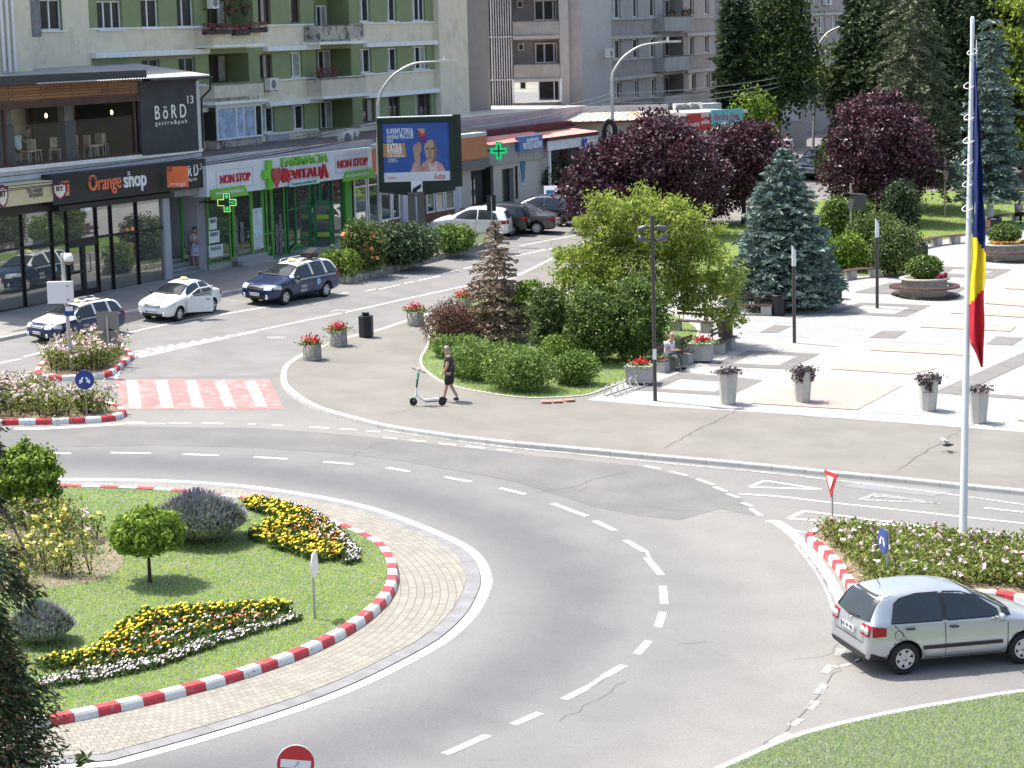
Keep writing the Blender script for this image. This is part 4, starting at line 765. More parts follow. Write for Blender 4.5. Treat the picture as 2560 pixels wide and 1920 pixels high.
b=MB();s=P(456,560,-.8)[0];f.box(b,s-.03,s+.04,-.9,-.8,zs_+.4,zdoor);b.build('door_post',FGR,t)
b=MB();b.lathe([(0,0),(.55,.06),(.78,.3),(.82,.7),(.6,1.05),(0,1.15)],f.at(P(463,600,-1.9)[0],-2.2,zs_+1.6),16,sx=1.1,sy=.35);b.build('wall_art',M('art_blue',(.02,.07,.14),var=.4),t)
f=fp;zpb=f.P(600,655)[1];zp1=f.P(760,463,.5)[1]
def px(x,y,d=0):return f.P(x,y,d)
a,c=px(521,650)[0],px(578,650)[0];z0=px(550,650)[1]
bx1(f,tp_,'plinth',TILE,a,c,-.4,.05,bz,z0-.15);bx1(f,tp_,'plinth',TILE,px(660,650)[0],px(727,650)[0],-.4,.05,bz,z0-.35);bx1(f,tp_,'plinth',TILE,px(727,640)[0],px(880,620)[0],-.4,-.05,bz,z0-.85)
sect=[(521,578,z0-.15,(0.0,),FGR),(583,631,z0-.35,(.08,),FGR),(631,660,z0-.35,(.1,),FGR),(660,683,z0-.35,(.4,),FGR),(683,716,z0-.35,(),FGR),(720,778,z0-.85,(.36,),FGD),(778,805,z0-.85,(.5,),FGD),(806,862,z0-.85,(.52,),FGD)]
for i,(x0,x1,zz,mull,fm)in enumerate(sect):
 a,c=px(x0,580)[0],px(x1,580)[0];o=window(f,tp_,a+.01,c-.01,zz,zp1+.1,d=-.05,mull=mull if mull!=(0.0,)else(),fm=fm,fw=.09,name='shop_window',pm=[GLS,SHOPG],panes=(0,1)if i>4 else(0,),tr=(.68,.3)if i>4 else((.35,)if i==3 else()))
b=MB();a,c=px(862,580)[0],px(878,580)[0];f.box(b,a,c,-.4,.12,bz,zp1+.1);b.build('corner_post',FGR,tp_)
for k in range(3):b=MB();f.box(b,px(579,670)[0],px(655,660)[0],-.25,.95-.3*k,bz,bz+.65+.17*(k+1));b.build('step',TILE,tp_)
b=MB();f.box(b,px(727,650)[0],px(885,600)[0],-.4,.8,bz,bz+.95);b.build('landing',TILE,tp_)
for(x0,x1)in((722,778),(808,860)):
 b=MB()
 a,c=px(x0,610)[0],px(x1,610)[0];n=14;zz=z0-.75
 for k in range(n):
  t0,t1=k/n,(k+1)/n;h0,h1=.55+.35*math.sin(t0*4+(x0>800)*2),.55+.35*math.sin(t1*4+(x0>800)*2);s0_,s1_=a+(c-a)*t0,a+(c-a)*t1
  b.quad(f.at(s0_,.02,zz),f.at(s1_,.02,zz),f.at(s1_,.02,zz+h1),f.at(s0_,.02,zz+h0),0);b.quad(f.at(s0_,.024,zz+h0-.12),f.at(s1_,.024,zz+h1-.12),f.at(s1_,.024,zz+h1-.04),f.at(s0_,.024,zz+h0-.04),1)
 b.build('window_graphic',[FGD,FGR],tp_)
sd0=px(784,560)[0];A_=f.at(sd0,.0,z0-.8);v=Vector((1,-.12,0)).normalized();b=MB();L_=.95;hh=2.9
for(x,zz,w_,h_)in((L_/2,.12,L_,.24),(L_/2,hh-.12,L_,.24),(.07,hh/2,.14,hh),(L_-.07,hh/2,.14,hh),(L_/2,hh*.42,L_,.1)):b.box(A_+v*x+up*zz,(w_,.06,h_),rz=math.atan2(v.y,v.x))
dr=b.build('door',FGD,tp_);b=MB();b.box(A_+v*L_/2+up*hh/2,(L_-.2,.015,hh-.3),rz=math.atan2(v.y,v.x));b.build('pane',GLS,dr)
for k in(.42,.72):b=MB();b.box(A_+v*L_/2+up*hh*k+Vector((0,-.04,0)),(L_*.62,.01,.22),rz=math.atan2(v.y,v.x));b.build('notice',M('notice_lime',(.30,.50,.06),var=.1),dr)
b=MB();a,c,z0_,z1_=f.rect(633,520,657,622,.0);f.box(b,a,c,-.02,.0,z0_,z1_);b.build('poster',M('poster_pale',(.55,.62,.66),var=.35,vs=2),tp_)
for k,(x0,y0,x1,y1)in enumerate(((522,544,541,574),(522,577,548,607),(522,612,557,642))):
 a,c,z0_,z1_=f.rect(x0,y0,x1,y1,.0);b=MB();b.lathe([(0,z1_-z0_),((c-a)/2,z1_-z0_-.03),((c-a)/2,0),(0,0)],f.at((a+c)/2,.02,z0_),16,sy=.15,sx=1)if False else f.box(b,a,c,-.02,.02,z0_,z1_);o=b.build('display_box',M('display_white',(.62,.66,.66),var=.1),tp_);ftext('NAN',(x0+x1)/2,y0+9,.02,.28,M('lettering_teal',(.04,.12,.16),var=0),(c-a)*.7,parent=o,fc=f)
b=MB()
for x,y0,y1,w_ in((590,540,640,10),(606,555,610,9),(694,560,640,8),(703,535,650,7)):a,c,z0_,z1_=f.rect(x-w_/2,y0,x+w_/2,y1,0);bx1(f,tp_,'display_stand',M('display_mixed',(.16,.13,.14),var=.9,vs=5),a,c,-.03,-.01,z0_,z1_)
fc=Fac(px_c:=f.at(0,0,0),27);zc1=f.P(760,387,.7)[1];zc0=f.P(760,460,.7)[1];a,c=f.P(516,440,.7)[0],f.P(930,400,.7)[0]
b=MB();f.box(b,a,c,-.3,.7,zc0,zc1);th=thing('shop_sign','white canopy sign with green and red letters and a green cross above the pharmacy','sign',f.at((a+c)/2,.3,zc0));b.build('panel',M('sign_bluewhite',(.62,.65,.72),rough=.4,var=.03),th)
GRL=M('lettering_green',(.16,.44,.07),rough=.35,var=.05);RDL=M('lettering_red',(.50,.03,.05),rough=.35,var=.05)
ftext('FARMACIA',759,401,.7,.62,GRL,wpx(701,817,401,.7),ext=.06,bold=.012,parent=th,fc=f);ftext('REVITALIA',759,434,.7,.62,RDL,wpx(702,818,434,.7),ext=.06,bold=.012,parent=th,fc=f);ftext('R',711,440,.7,.95,RDL,None,ext=.065,bold=.012,parent=th,fc=f);ftext('A',808,430,.7,.95,RDL,None,ext=.065,bold=.012,parent=th,fc=f)
for x,y in((587,446),(880,408)):ftext('NON STOP',x,y,.7,.55,RDL,wpx(x-39,x+36,y,.7),ext=.03,bold=.012,parent=th,fc=f);
for x0,x1,y in((540,632,446),(838,918,408)):
 b=MB();sa,sb=f.P(x0,y,.7)[0],f.P(x1,y,.7)[0];zz=f.P((x0+x1)/2,y,.7)[1];g2=M('outline_grey',(.35,.35,.38),var=0)
 for(q0,q1,q2,q3)in((sa,sb,zz+.42,zz+.44),(sa,sb,zz-.44,zz-.42),(sa,sa+.03,zz-.42,zz+.42),(sb-.03,sb,zz-.42,zz+.42)):f.box(b,q0,q1,.7,.71,q2,q3)
 b.build('outline',g2,th)
for(x0,x1,y,slant,tx)in((527,622,479,1,'www.farmaciarevitalia.ro'),(856,932,436,0,'www.farmaciarevitalia.ro')):
 sa,sb=f.P(x0,y,.75)[0],f.P(x1,y,.75)[0];zz=f.P((x0+x1)/2,y,.75)[1];b=MB();k=.35
 b.prism([f.at(sa-(0 if slant else k*.0),.72,zz-.27),f.at(sb,.72,zz-.27),f.at(sb-(k if slant else 0),.72,zz+.2),f.at(sa+(0 if slant else k),.72,zz+.2)],f.n*.05);o=b.build('green_band',M('sign_green',(.17,.45,.05),rough=.4,var=.05),th);ftext(tx,(x0+x1)/2,y,.78,.26,WHT,abs(sb-sa)*.75,ext=.005,parent=o,fc=f)
s,z=f.P(670,437,.72);b=MB();n_=.20;pts=[(-.24,.95),(.2,.95),(.2,.33),(.62,.33),(.62,-.25),(.2,-.25),(.2,-.95),(-.24,-.95),(-.24,-.25),(-.62,-.25),(-.62,.33),(-.24,.33)]
b.prism([f.at(s+x*.85,.72,z+y*.72)for x,y in pts],f.n*.16);o=b.build('green_cross',M('cross_green',(.16,.50,.05),rough=.35,var=.05),th)
hp=[(.16*math.sin(a_)**3*2.5,(.13*math.cos(a_)*1.0-.05*math.cos(2*a_)-.02*math.cos(3*a_)-.01*math.cos(4*a_))*3.6)for a_ in[2*math.pi*k/28 for k in range(28)]]
b=MB();b.prism([f.at(s+.42+x,.9,z-.12+y)for x,y in hp],f.n*.05);b.build('heart',M('heart_red',(.42,.07,.07),var=.2),o)
b=MB();a,c=f.P(725,462,.8)[0],f.P(798,450,.8)[0];zz=f.P(760,456,.8)[1];f.box(b,a,c,.72,.82,zz-.13,zz+.13);o=b.build('tag_board',M('board_mint',(.55,.68,.68),var=.05),th);ftext('Farmacia orașului tău!',761,456,.83,.24,M('lettering_aqua',(.12,.30,.33),var=0),(c-a)*.85,parent=o,fc=f)
b=MB();a,c=f.P(513,405,.2)[0],f.P(1240,320,.2)[0];zt_=zc1+.32;ROOFD=M('roof_felt',(.09,.085,.09),rough=.8,var=.35,vs=1,wear=(.2,.2,.2),wth=.6)
f.box(b,a,f.P(930,370,.2)[0],-.35,.25,zc1+.02,zt_);b.build('parapet',M('parapet_sheet',(.36,.37,.40),rough=.5,metal=.2,var=.15),tp_)
b=MB();b.quad(f.at(a,-.3,zt_-.05),f.at(c,-.3,zt_-.05),f.at(c,-14,zt_+.15),f.at(a,-14,zt_+.15));b.build('roof',ROOFD,tp_)
b=MB();f.quad(b,a,c,bz,zt_-.05,-.42);b.build('wall',TILE,tp_)
LED=M('led_green',(.02,.75,.22),emit=.22,var=0,rough=.4);LEDR=M('led_edge',(.55,.9,.1),emit=.35,var=0)
def crosssign(px_,py_,base,F_,d,R,label,inner):
 s,z=F_.P(px_,py_,d);c0=F_.at(s,d,z);th=thing('cross_sign',label,'sign',F_.at(s,d-.8,z),group='pharmacy cross signs');u=Vector((.99,-.05,0)).normalized();n=u.cross(up)
 def crs(k,q):return[c0+u*x*R+up*y*R for x,y in[(-k,q),(k,q),(k,k),(q,k),(q,-k),(k,-k),(k,-q),(-k,-q),(-k,-k),(-q,-k),(-q,k),(-k,k)]]
 b=MB();b.prism([p-n*.1 for p in crs(.36,1)],n*.2);b.build('case',M('cross_case',(.01,.12,.05),rough=.4),th)
 b=MB();P1,P2=crs(.34,.97),crs(.27,.90)
 for k in range(12):b.quad(P1[k]+n*.112,P1[(k+1)%12]+n*.112,P2[(k+1)%12]+n*.112,P2[k]+n*.112)
 b.build('led_outline',LEDR if inner else LED,th)
 if inner:
  put_text('led_text','NO',.52*R,c0+u*R*.62+n*.115,u,up,LED,th,ext=.005,bold=.02)
  for y in(.62,-.62):b=MB();b.add([c0+n*.115+up*y*R+u*R*.18*math.cos(k*math.pi/4)+up*R*.24*math.sin(k*math.pi/4)for k in range(8)],[tuple(range(8))]);b.build('led_figure',LED,th)
  bk=crs(.26,.88);b=MB();b.prism([p+n*.1 for p in bk],n*.008);b.build('led_field',M('led_black',(.01,.02,.015),rough=.3),th)
 else:
  P1,P2=crs(.25,.86),crs(.10,.70);b=MB()
  for k in range(12):b.quad(P1[k]+n*.112,P1[(k+1)%12]+n*.112,P2[(k+1)%12]+n*.112,P2[k]+n*.112)
  b.build('led_field',LED,th)
 b=MB();b.tube([c0-n*.0,F_.at(s,.0,z)],.04,6);b.build('bracket',FRM,th)
crosssign(568,506,None,f,1.5,.44,'green lit cross sign showing letters in front of the pharmacy window',True)
f=PF;ORF=M('fascia_terracotta',(.50,.19,.09),rough=.5,var=.08);GRP=M('panel_grey',(.32,.32,.325),rough=.5,var=.05);GRDK=M('panel_grey_dark',(.16,.165,.17),var=.05)
t=thing('shop_building','low shop with terracotta orange fascia behind the billboard','building',f.at(f.P(1040,560)[0],0,bz+.6))
a,c=f.P(930,400,.5)[0],f.P(1217,370,.5)[0];zo1,zo0=f.P(1180,343,.5)[1],f.P(1180,399,.5)[1]
b=MB();f.box(b,a,c,-.3,.5,zo0,zo1);b.build('fascia',ORF,t);b=MB();f.box(b,a,c,-.3,.52,zo1,zo1+.2);b.build('roof_edge',M('roof_edge_pale',(.5,.5,.48),var=.15),t)
b=MB();a2,c2=f.P(1145,420,.3)[0],f.P(1218,410,.3)[0];f.box(b,a2,c2,-.2,.45,zo0-.55,zo0-.01);b.build('lintel',GRDK,t)
zsh=f.P(1000,520)[1]-.1;a,c=f.P(886,560)[0],f.P(1160,520)[0];b=MB();f.box(b,a,c,-.3,.02,bz,bz+1.6+.012*0);b.build('plinth',M('tile_brick',(.22,.09,.06),rough=.5,var=.2),t)
zz=f.P(1000,530)[1]
for i,(x0,x1,w_)in enumerate(((884,915,1),(918,946,1),(948,976,1),(978,997,1),(1035,1058,0),(1064,1084,0),(1088,1108,0),(1111,1134,0),(1140,1150,0))):
 a,c=f.P(x0,500)[0],f.P(x1,500)[0];window(f,t,a,c,bz+1.62,zo0,d=.03,mull=(),fw=.1,name='shop_window',pm=[SHOPG,GLS],panes=(i%2,),tr=(.75,)if i<3 else())
PLB=M('pillar_bluewhite',(.48,.51,.58),var=.05);bx1(f,t,'pillar',PLB,f.P(997,500)[0],f.P(1034,500)[0],-.2,.25,bz,zo0);bx1(f,t,'pillar',PLB,f.P(1134,500)[0],f.P(1146,500)[0],-.2,.1,bz,zo0)
t=thing('shop_building','grey panelled shop with dark windows and a blue ear emblem','building',f.at(f.P(1290,520)[0],0,bz+1))
a,c=f.P(1145,520)[0],f.P(1371,480)[0];zf1,zf0=f.P(1290,354,.2)[1],f.P(1290,405,.2)[1]
h1=f.rect(1178,424,1226,512);h2=f.rect(1255,421,1285,518);h3=f.rect(1287,415,1295,497)
wallgrid(f,t,'wall',a,c,bz,zf0+.1,[h1+(.25,),h2+(.4,),h3+(.1,)],[GRP,M('panel_cream',(.45,.44,.41),rough=.5,var=.05)],lambda s,z:1,0)
window(f,t,*h1,d=-.2,fm=FRM,mull=(.25,),name='shop_window',pm=[SHOPG,GLS]);window(f,t,*h2,d=-.35,fm=FRM,mull=(),name='door',pm=[GLS],tr=(.25,));window(f,t,*h3,d=-.08,fm=FRM,mull=(),name='shop_window',pm=[GLS])
b=MB();a,c=f.P(1218,390,.2)[0],f.P(1370,370,.2)[0];f.box(b,a,c,-.2,.2,zf0,zf1);
fas=b.build('fascia',GRP,t);b=MB()
for k in range(1,8):s=a+(c-a)*k/8;f.box(b,s-.012,s+.012,.2,.205,zf0,zf1)
b.build('panel_joint',GRDK,fas)
b=MB();f.box(b,f.P(1225,470,.25)[0],f.P(1232,470,.25)[0],-.1,.3,bz,zf0);b.build('column',FRM,t)
RT=M('roof_tile_red',(.48,.20,.17),rough=.5,var=.12);RTB=M('roof_edge_maroon',(.10,.015,.03),rough=.5,var=.1)
def corr(bb,s0,s1,d0,z0,d1,z1,n,mi=0):
 for k in range(n):sa,sb=s0+(s1-s0)*k/n,s0+(s1-s0)*(k+1)/n;h=.05;sm=(sa+sb)/2;bb.quad(f.at(sa,d0,z0),f.at(sm,d0,z0+h),f.at(sm,d1,z1+h),f.at(sa,d1,z1),mi);bb.quad(f.at(sm,d0,z0+h),f.at(sb,d0,z0),f.at(sb,d1,z1),f.at(sm,d1,z1+h),mi)
b=MB();corr(b,a,c+.2,.45,zf1-.0,-.9,zf1+.32,42);b.build('roof',RT,t)
b=MB();e=f.P(1470,320,-1.6)[0];f.box(b,a-.5,e,-1.6,-1.0,zf1+.4,zf1+.72);b.build('roof_edge',RTB,t)
b=MB();f.box(b,a-1.5,e,-2.0,-1.6,zf1+.5,zf1+1.5);b.build('parapet',M('parapet_pinkgrey',(.42,.36,.39),var=.12,vs=1),t)
b=MB();b.quad(f.at(a-2.5,-1.6,zf1+1.51),f.at(e,-1.6,zf1+1.51),f.at(e+2,-16,zf1+1.5),f.at(a-2.5,-16,zf1+1.5));b.build('roof',M('roof_sheet_pale',(.55,.53,.50),rough=.4,metal=.2,var=.2,wear=(.35,.22,.14),wth=.62),t)
a,c=f.P(1299,360,.5)[0],f.P(1357,360,.5)[0];z0,z1=f.P(1328,375,.5)[1],f.P(1328,339,.5)[1];th=thing('shop_sign','blue rectangular hearing aid sign on the grey panels','sign',f.at((a+c)/2,.4,z0))
b=MB();f.box(b,a,c,.22,.5,z0,z1);b.build('panel',M('sign_blue',(.07,.17,.42),rough=.4,var=.05),th);ftext('soundservice',1331,348,.5,.42,WHT,wpx(1315,1346,348,.5),ext=.01,parent=th,fc=f);ftext('PROTEZE AUDITIVE',1331,364,.5,.52,WHT,wpx(1307,1353,364,.5),ext=.01,bold=.01,parent=th,fc=f)
s,z=f.P(1307,422,.05);b=MB();R=[(.0,-.95),(.22,-.6),(.28,-.1),(.45,.35),(.35,.75),(0,.92),(-.35,.8),(-.42,.3),(-.3,-.3),(-.2,-.8)]
th=thing('emblem_sign','blue ear shaped emblem on the grey wall beside the shop door','sign',f.at(s,.05,z-.95));b.prism([f.at(s+x*1.15,.01,z+y*1.1)for x,y in R],f.n*.03);b.build('halo',M('emblem_pale',(.5,.62,.68),var=0),th);b=MB();b.prism([f.at(s+x*.85,.045,z+y*.88)for x,y in R],f.n*.03);b.build('ear',M('emblem_blue',(.02,.13,.28),rough=.3,var=.2),th)
b=MB();b.tube([f.at(s+(x*.45),.08,z+.1+y*.5)for x,y in R[2:9]],.05,6);b.build('ear_curve',M('emblem_light',(.10,.30,.45),var=0),th)
crosssign(1247,377,None,f,.9,.50,'bright green cross sign on the grey panelled shop',False)
t=thing('market_stall','covered stall with dark red roof edge and white valance full of hanging plants','stall',f.at(f.P(1430,470)[0],0,bz+1))
a,c=f.P(1371,350,.6)[0],f.P(1496,330,.6)[0];zt1=f.P(1430,338,.6)[1]
b=MB();corr(b,a,c,.6,zt1,-.8,zt1+.22,50);b.build('roof',RT,t);b=MB();f.box(b,a,c,.55,.62,zt1-.18,zt1+.03);b.build('roof_edge',RTB,t);b=MB();f.box(b,a,c,.5,.56,zt1-.75,zt1-.18);b.build('valance',M('valance_white',(.58,.62,.68),var=.1,wear=(.35,.36,.38),wth=.65),t)
b=MB();f.box(b,a,c,-3,-2.8,bz,zt1+.3);b.build('wall',M('stall_wall',(.40,.38,.33),var=.1),t)
for x in(1376,1492):b=MB();s=f.P(x,450,.5)[0];f.box(b,s-.07,s+.07,.4,.54,bz,zt1-.5);b.build('post',W_PVC,t)
b=MB();s,z=f.P(1412,380,-.2);f.box(b,s-.35,s+.35,-.3,-.2,z-.7,z+.7);b.build('menu_board',M('board_maroon',(.16,.03,.04),var=.2),t)
IR=M('iron_black',(.02,.02,.022),metal=.5,rough=.5,var=0);b=MB()
s,z=f.P(1430,385,.3);b.tube([f.at(s+.9*math.cos(x),.3,z-.2+.9*math.sin(x))for x in[math.pi*k/10 for k in range(11)]],.035,6);b.tube([f.at(s-1.6,.3,z-.2),f.at(s+.9,.3,z-.2)],.03,5);b.build('iron_arch',IR,t)
LFD=[M('leaf_vdark',(.025,.05,.02),var=.4,transl=.2),M('leaf_dark',(.05,.08,.03)),M('leaf_mid',(.09,.14,.04))]
for k,(x,y,r_)in enumerate(((1375,450,.8),(1400,440,1.0),(1420,430,1.1),(1405,480,.9),(1440,460,1.2),(1425,490,.9))):
 s,z=f.P(x,y,.3);c0=f.at(s,.3,z);th=thing('potted_plant','dark leafy display plant '+['at the left end of the stall front','second from the left before the stall','tallest one in the middle of the stall','low one under the stall arch','large one right of the iron arch','lowest one at the stall right side'][k],'plant',c0-up*r_,group='plants displayed by the stall')
 C=np.array(c0)+rng.normal(size=(500,3))*r_*.42;quads_mesh('foliage',leaves(C,.11),rng.choice(3,500,p=[.5,.4,.1]),LFD,th);b=MB();b.lathe([(0,0),(.22,0),(.3,.4),(.27,.4),(0,.36)],c0-up*(r_+.35),12);b.build('pot',M('planter_dark',(.05,.045,.04)),th)
s,z=f.P(1463,370,.7);th=thing('street_sign','small blue plate sign with a white figure by the stall','sign',f.at(s,.7,z-.8));b=MB();f.box(b,s-.28,s+.28,.68,.72,z-.55,z+.55);b.build('plate',M('sign_deepblue',(.03,.07,.35),rough=.4,var=0),th);b=MB();b.tube([f.at(s+x,.735,z+y)for x,y in((-.06,.3),(.02,.1),(-.06,-.08),(.1,-.12),(.14,-.3))],.035,5);b.build('figure',WHT,th)
s,z=f.P(1376,482,2.2);c0=f.at(s,2.2,G(1376,505).z+.13);v=Vector((1,-.1,0)).normalized();th=thing('a_board','white folding pavement board with a blue picture by the stall','board',c0)
for q in(-1,1):b=MB();b.box(c0+up*.55+Vector((0,q*.22,0)),(.75,.03,1.15),R=Matrix.Rotation(-.1,3,'Z')@Matrix.Rotation(q*.35,3,'X'));b.build('panel',W_PVC,th)
b=MB();b.box(c0+up*.72+Vector((0,-.20,0)),(.5,.02,.3),R=Matrix.Rotation(-.1,3,'Z')@Matrix.Rotation(-.35,3,'X'));b.build('picture',M('emblem_blue',(.02,.13,.28)),th)
RF=Fac(D(1430,310,141),88);f=RF;t=thing('market_hall','long low hall with a rusty sheet metal roof behind the shops','building',f.at(0,0,gz(f.O.x,f.O.y)))
RUST=M('roof_rusty',(.62,.56,.49),rough=.5,var=.12,vs=.8,wear=(.55,.26,.12),wscale=.9,wth=.52);a,c=f.P(1120,310)[0],f.P(1640,310)[0]
zr0,zr1,zr2=f.P(1400,305)[1],f.P(1400,289,-1.2)[1],f.P(1400,280,-1.2)[1]
b=MB();n=28
for k in range(n):sa,sb=a+(c-a)*k/n,a+(c-a)*(k+1)/n;b.quad(f.at(sa,.5,zr0),f.at(sb,.5,zr0),f.at(sb+1,-2.2,zr1+.1),f.at(sa+1,-2.2,zr1+.1));b.tube([f.at(sb,.5,zr0+.02),f.at(sb+1,-2.2,zr1+.12)],.035,4)
b.build('roof',RUST,t);b=MB();f.box(b,a,c,.45,.55,zr0-.12,zr0+.02);b.build('roof_edge',M('roof_edge_rust',(.14,.06,.04),var=.2),t)
b=MB();f.box(b,a+1,c+1,-2.5,-2.2,zr1-.2,zr2+.25);b.build('parapet',M('parapet_sheet_grey',(.40,.42,.45),metal=.2,rough=.5,var=.1),t);b=MB();b.quad(f.at(a+1,-2.3,zr2+.2),f.at(c+1,-2.3,zr2+.2),f.at(c+1,-8,zr2),f.at(a+1,-8,zr2));b.build('roof',RUST,t)
z5=gz(f.O.x,f.O.y)-1;wallgrid(f,t,'wall',a,c,z5,zr0,[f.rect(1520,345,1545,380)+(.2,)],[M('hall_cream',(.44,.42,.37),var=.06),M('hall_greygreen',(.20,.215,.20),var=.06)],lambda s,z:1 if z<zr0-1.1 and not(f.P(1555,340)[0]<s<f.P(1590,340)[0])else 0,0,[(f.P(1555,340)[0],f.P(1590,340)[0],z5,zr0-1.1)])
b=MB();zz=f.P(1500,358,.1)[1];f.box(b,f.P(1470,360)[0],f.P(1560,360)[0],.0,.1,zz-.05,zz+.08);b.build('ledge',W_PVC,t)
KF=Fac(D(1790,300,139),55);f=KF;t=thing('kiosk_building','small flower kiosk with glass front half hidden by the purple trees','building',f.at(0,0,gz(f.O.x,f.O.y)));zk=gz(f.O.x,f.O.y)
a,c=f.P(1722,300)[0],f.P(1858,300)[0];z1=f.P(1790,286)[1];b=MB();f.box(b,a,c,-4,-.15,zk,z1);b.build('wall',M('panel_cream',(.45,.44,.41)),t);b=MB();f.box(b,a-.3,c+.3,-4.5,.1,z1,z1+.18);b.build('roof',M('roof_sheet_pale',(.55,.53,.50)),t)
for k in range(4):window(f,t,a+2.1+k*.9,a+2.95+k*.9,zk+.6,z1-1,d=-.1,mull=(),name='shop_window')
for(x0,x1,yl,mt_,lab)in((1722,1776,305,M('sign_red',(.50,.04,.05),rough=.4,var=.04),'red shop sign with white letters above the purple tree'),(1778,1858,292,M('sign_teal',(.17,.47,.52),rough=.4,var=.06),'teal flower shop sign with pink script above the purple tree')):
 sa,sb=f.P(x0,yl,.2)[0],f.P(x1,yl,.2)[0];zc=f.P((x0+x1)/2,yl,.2)[1];th=thing('shop_sign',lab,'sign',f.at((sa+sb)/2,.1,zc-.4));hh=.46 if x0>1750 else .5;b=MB();f.box(b,sa,sb,.1,.2,zc-hh,zc+hh);b.build('panel',mt_,th)
 if x0<1750:put_text('lettering','cnova',.5,f.at(sa+(sb-sa)*.27,.21,zc-.1),f.u,up,WHT,th,ext=.01,width=abs(sb-sa)*.42);put_text('lettering','aparate\nauditive',.42,f.at(sa+(sb-sa)*.76,.21,zc+.2),f.u,up,WHT,th,ext=.01,width=abs(sb-sa)*.38)
 else:put_text('lettering','Florăria Eden',.62,f.at((sa+sb)/2-.1,.21,zc),f.u,up,M('lettering_plum',(.42,.08,.20),var=0),th,ext=.01,shear=.4,width=abs(sb-sa)*.8)
f=Fac(D(1710,275,143),70)
for k,(x,y)in enumerate(((1682,289),(1700,289),(1722,287))):
 s,z=f.P(x,y);acunit(f,s,z,0,label='grey roof air conditioner '+['left','middle','right'][k]+'most of three beside the rusty roof',w_=.8,h_=.75)
f=Fac(D(1771,262,145),60);b=MB();a,c=f.P(1738,262)[0],f.P(1804,262)[0];f.box(b,a,c,-1,0,f.P(1771,285)[1],f.P(1771,259)[1]);b.build('roof_parapet_wall',M('parapet_white',(.5,.52,.55),var=.15));o=bpy.context.scene.objects['roof_parapet_wall'];tag(o,'short white parapet wall on the roofs left of the tall cypress','wall');root_at(o,f.at((a+c)/2,0,f.P(1771,285)[1]))
f=PF;s,z=f.P(849,374,-1.2)
acunit(f,s,z,-1.3,label='large white air conditioner on the roof above the pharmacy sign',w_=1.1,h_=.95,group='air conditioning units on the walls and roofs');s,z=f.P(862,368,-2.5);acunit(f,s,z,-2.6,label='second white air conditioner behind the one above the pharmacy sign',w_=1.1,h_=.95)
c0=G(1047,632);zp=c0.z;dep=(c0-Vector((0,0,H))).dot(FW);k=dep/FPX;TL,TR,BL,BR=[D(x,y,dep)for x,y in((957,309),(1124,311),(958,456),(1125,460))]
th=thing('billboard','large lit billboard with a blue advertising poster on a dark pole','billboard',c0);u=Vector(((TR-TL).x,0,0)).normalized();u=Vector((1,.10,0)).normalized();n=u.cross(up);w_,h_=abs((TR-TL).dot(u)),(TL.z-BL.z);C0=(TL+BR)/2;C0.z=(TL.z+BL.z)/2
FR=M('billboard_frame',(.012,.025,.022),rough=.4,var=0);b=MB()
b.prism([C0+u*x+up*y+n*(-.5)for x,y in((-w_/2-.25,h_/2+.25),(w_/2+.25,h_/2+.25),(w_/2+.25,-h_/2-.5),(0,-h_/2-.75),(-w_/2-.25,-h_/2-.5))],n*.47);b.box(C0+n*.0+up*(h_/2+.17),(w_+.5,.14,.22),R=Matrix((u,-n,up)).transposed())
for sx in(-1,1):b.box(C0+u*sx*(w_/2+.13),(.26,.14,h_+.3),R=Matrix((u,-n,up)).transposed())
b.build('frame',FR,th);b=MB();b.box(C0+up*(h_/2+.3)-n*.22,(w_+.4,.5,.05),R=Matrix((u,-n,up)).transposed());b.build('top_edge',M('metal_strip_bright',(.7,.7,.7)),th)
b=MB();b.box(C0+u*(w_/2+.42)-n*.4,(.38,.6,h_+.7),R=Matrix((u,-n,up)).transposed());b.build('side_box',FR,th)
b=MB();zt=C0.z-h_/2-.5;
for q in(-.28,.18):b.box(Vector((c0.x+q,c0.y+.2,(zp+zt)/2)),(.36,.4,zt-zp))
b.build('post',M('billboard_post',(.10,.095,.09),var=.1),th)
def R2(x,y):return C0+u*(x-.5)*w_+up*(.5-y)*h_+n*.0
def bpoly(name,pts,mt_,lift,par):b=MB();b.prism([R2(*p)+n*lift for p in pts],n*.004);return b.build(name,mt_,par)
mb_=lambda nm,c_,v=0:M(nm,c_,rough=.5,var=v)
pos=bpoly('poster',[(0,0),(1,0),(1,1),(0,1)],mb_('ad_blue',(.03,.09,.34),.1),.0,th)
bpoly('poster_white_band',[(0,.84),(1,.84),(1,1),(0,1)],mb_('ad_white',(.62,.65,.72)),.006,pos);bpoly('poster_tan_block',[(0,.34),(.33,.34),(.345,.58),(0,.57)],mb_('ad_tan',(.45,.25,.10)),.006,pos)
SK=mb_('ad_skin',(.42,.27,.20),.2);SH=mb_('ad_shirt',(.50,.28,.26),.3)
bpoly('poster_figure_shirt',[(.40,.84),(.44,.72),(.47,.66),(.54,.70),(.55,.75),(.60,.68),(.66,.64),(.73,.70),(.80,.66),(.88,.72),(.93,.84)],SH,.007,pos)
bpoly('poster_figure_collar',[(.66,.64),(.72,.73),(.76,.76),(.80,.66),(.81,.84),(.70,.84)],mb_('ad_collar',(.62,.45,.46)),.009,pos)
bpoly('poster_figure_head',[(.62,.44),(.63,.37),(.67,.31),(.73,.29),(.78,.33),(.805,.42),(.81,.52),(.80,.60),(.76,.68),(.72,.71),(.68,.67),(.64,.58)],SK,.011,pos)
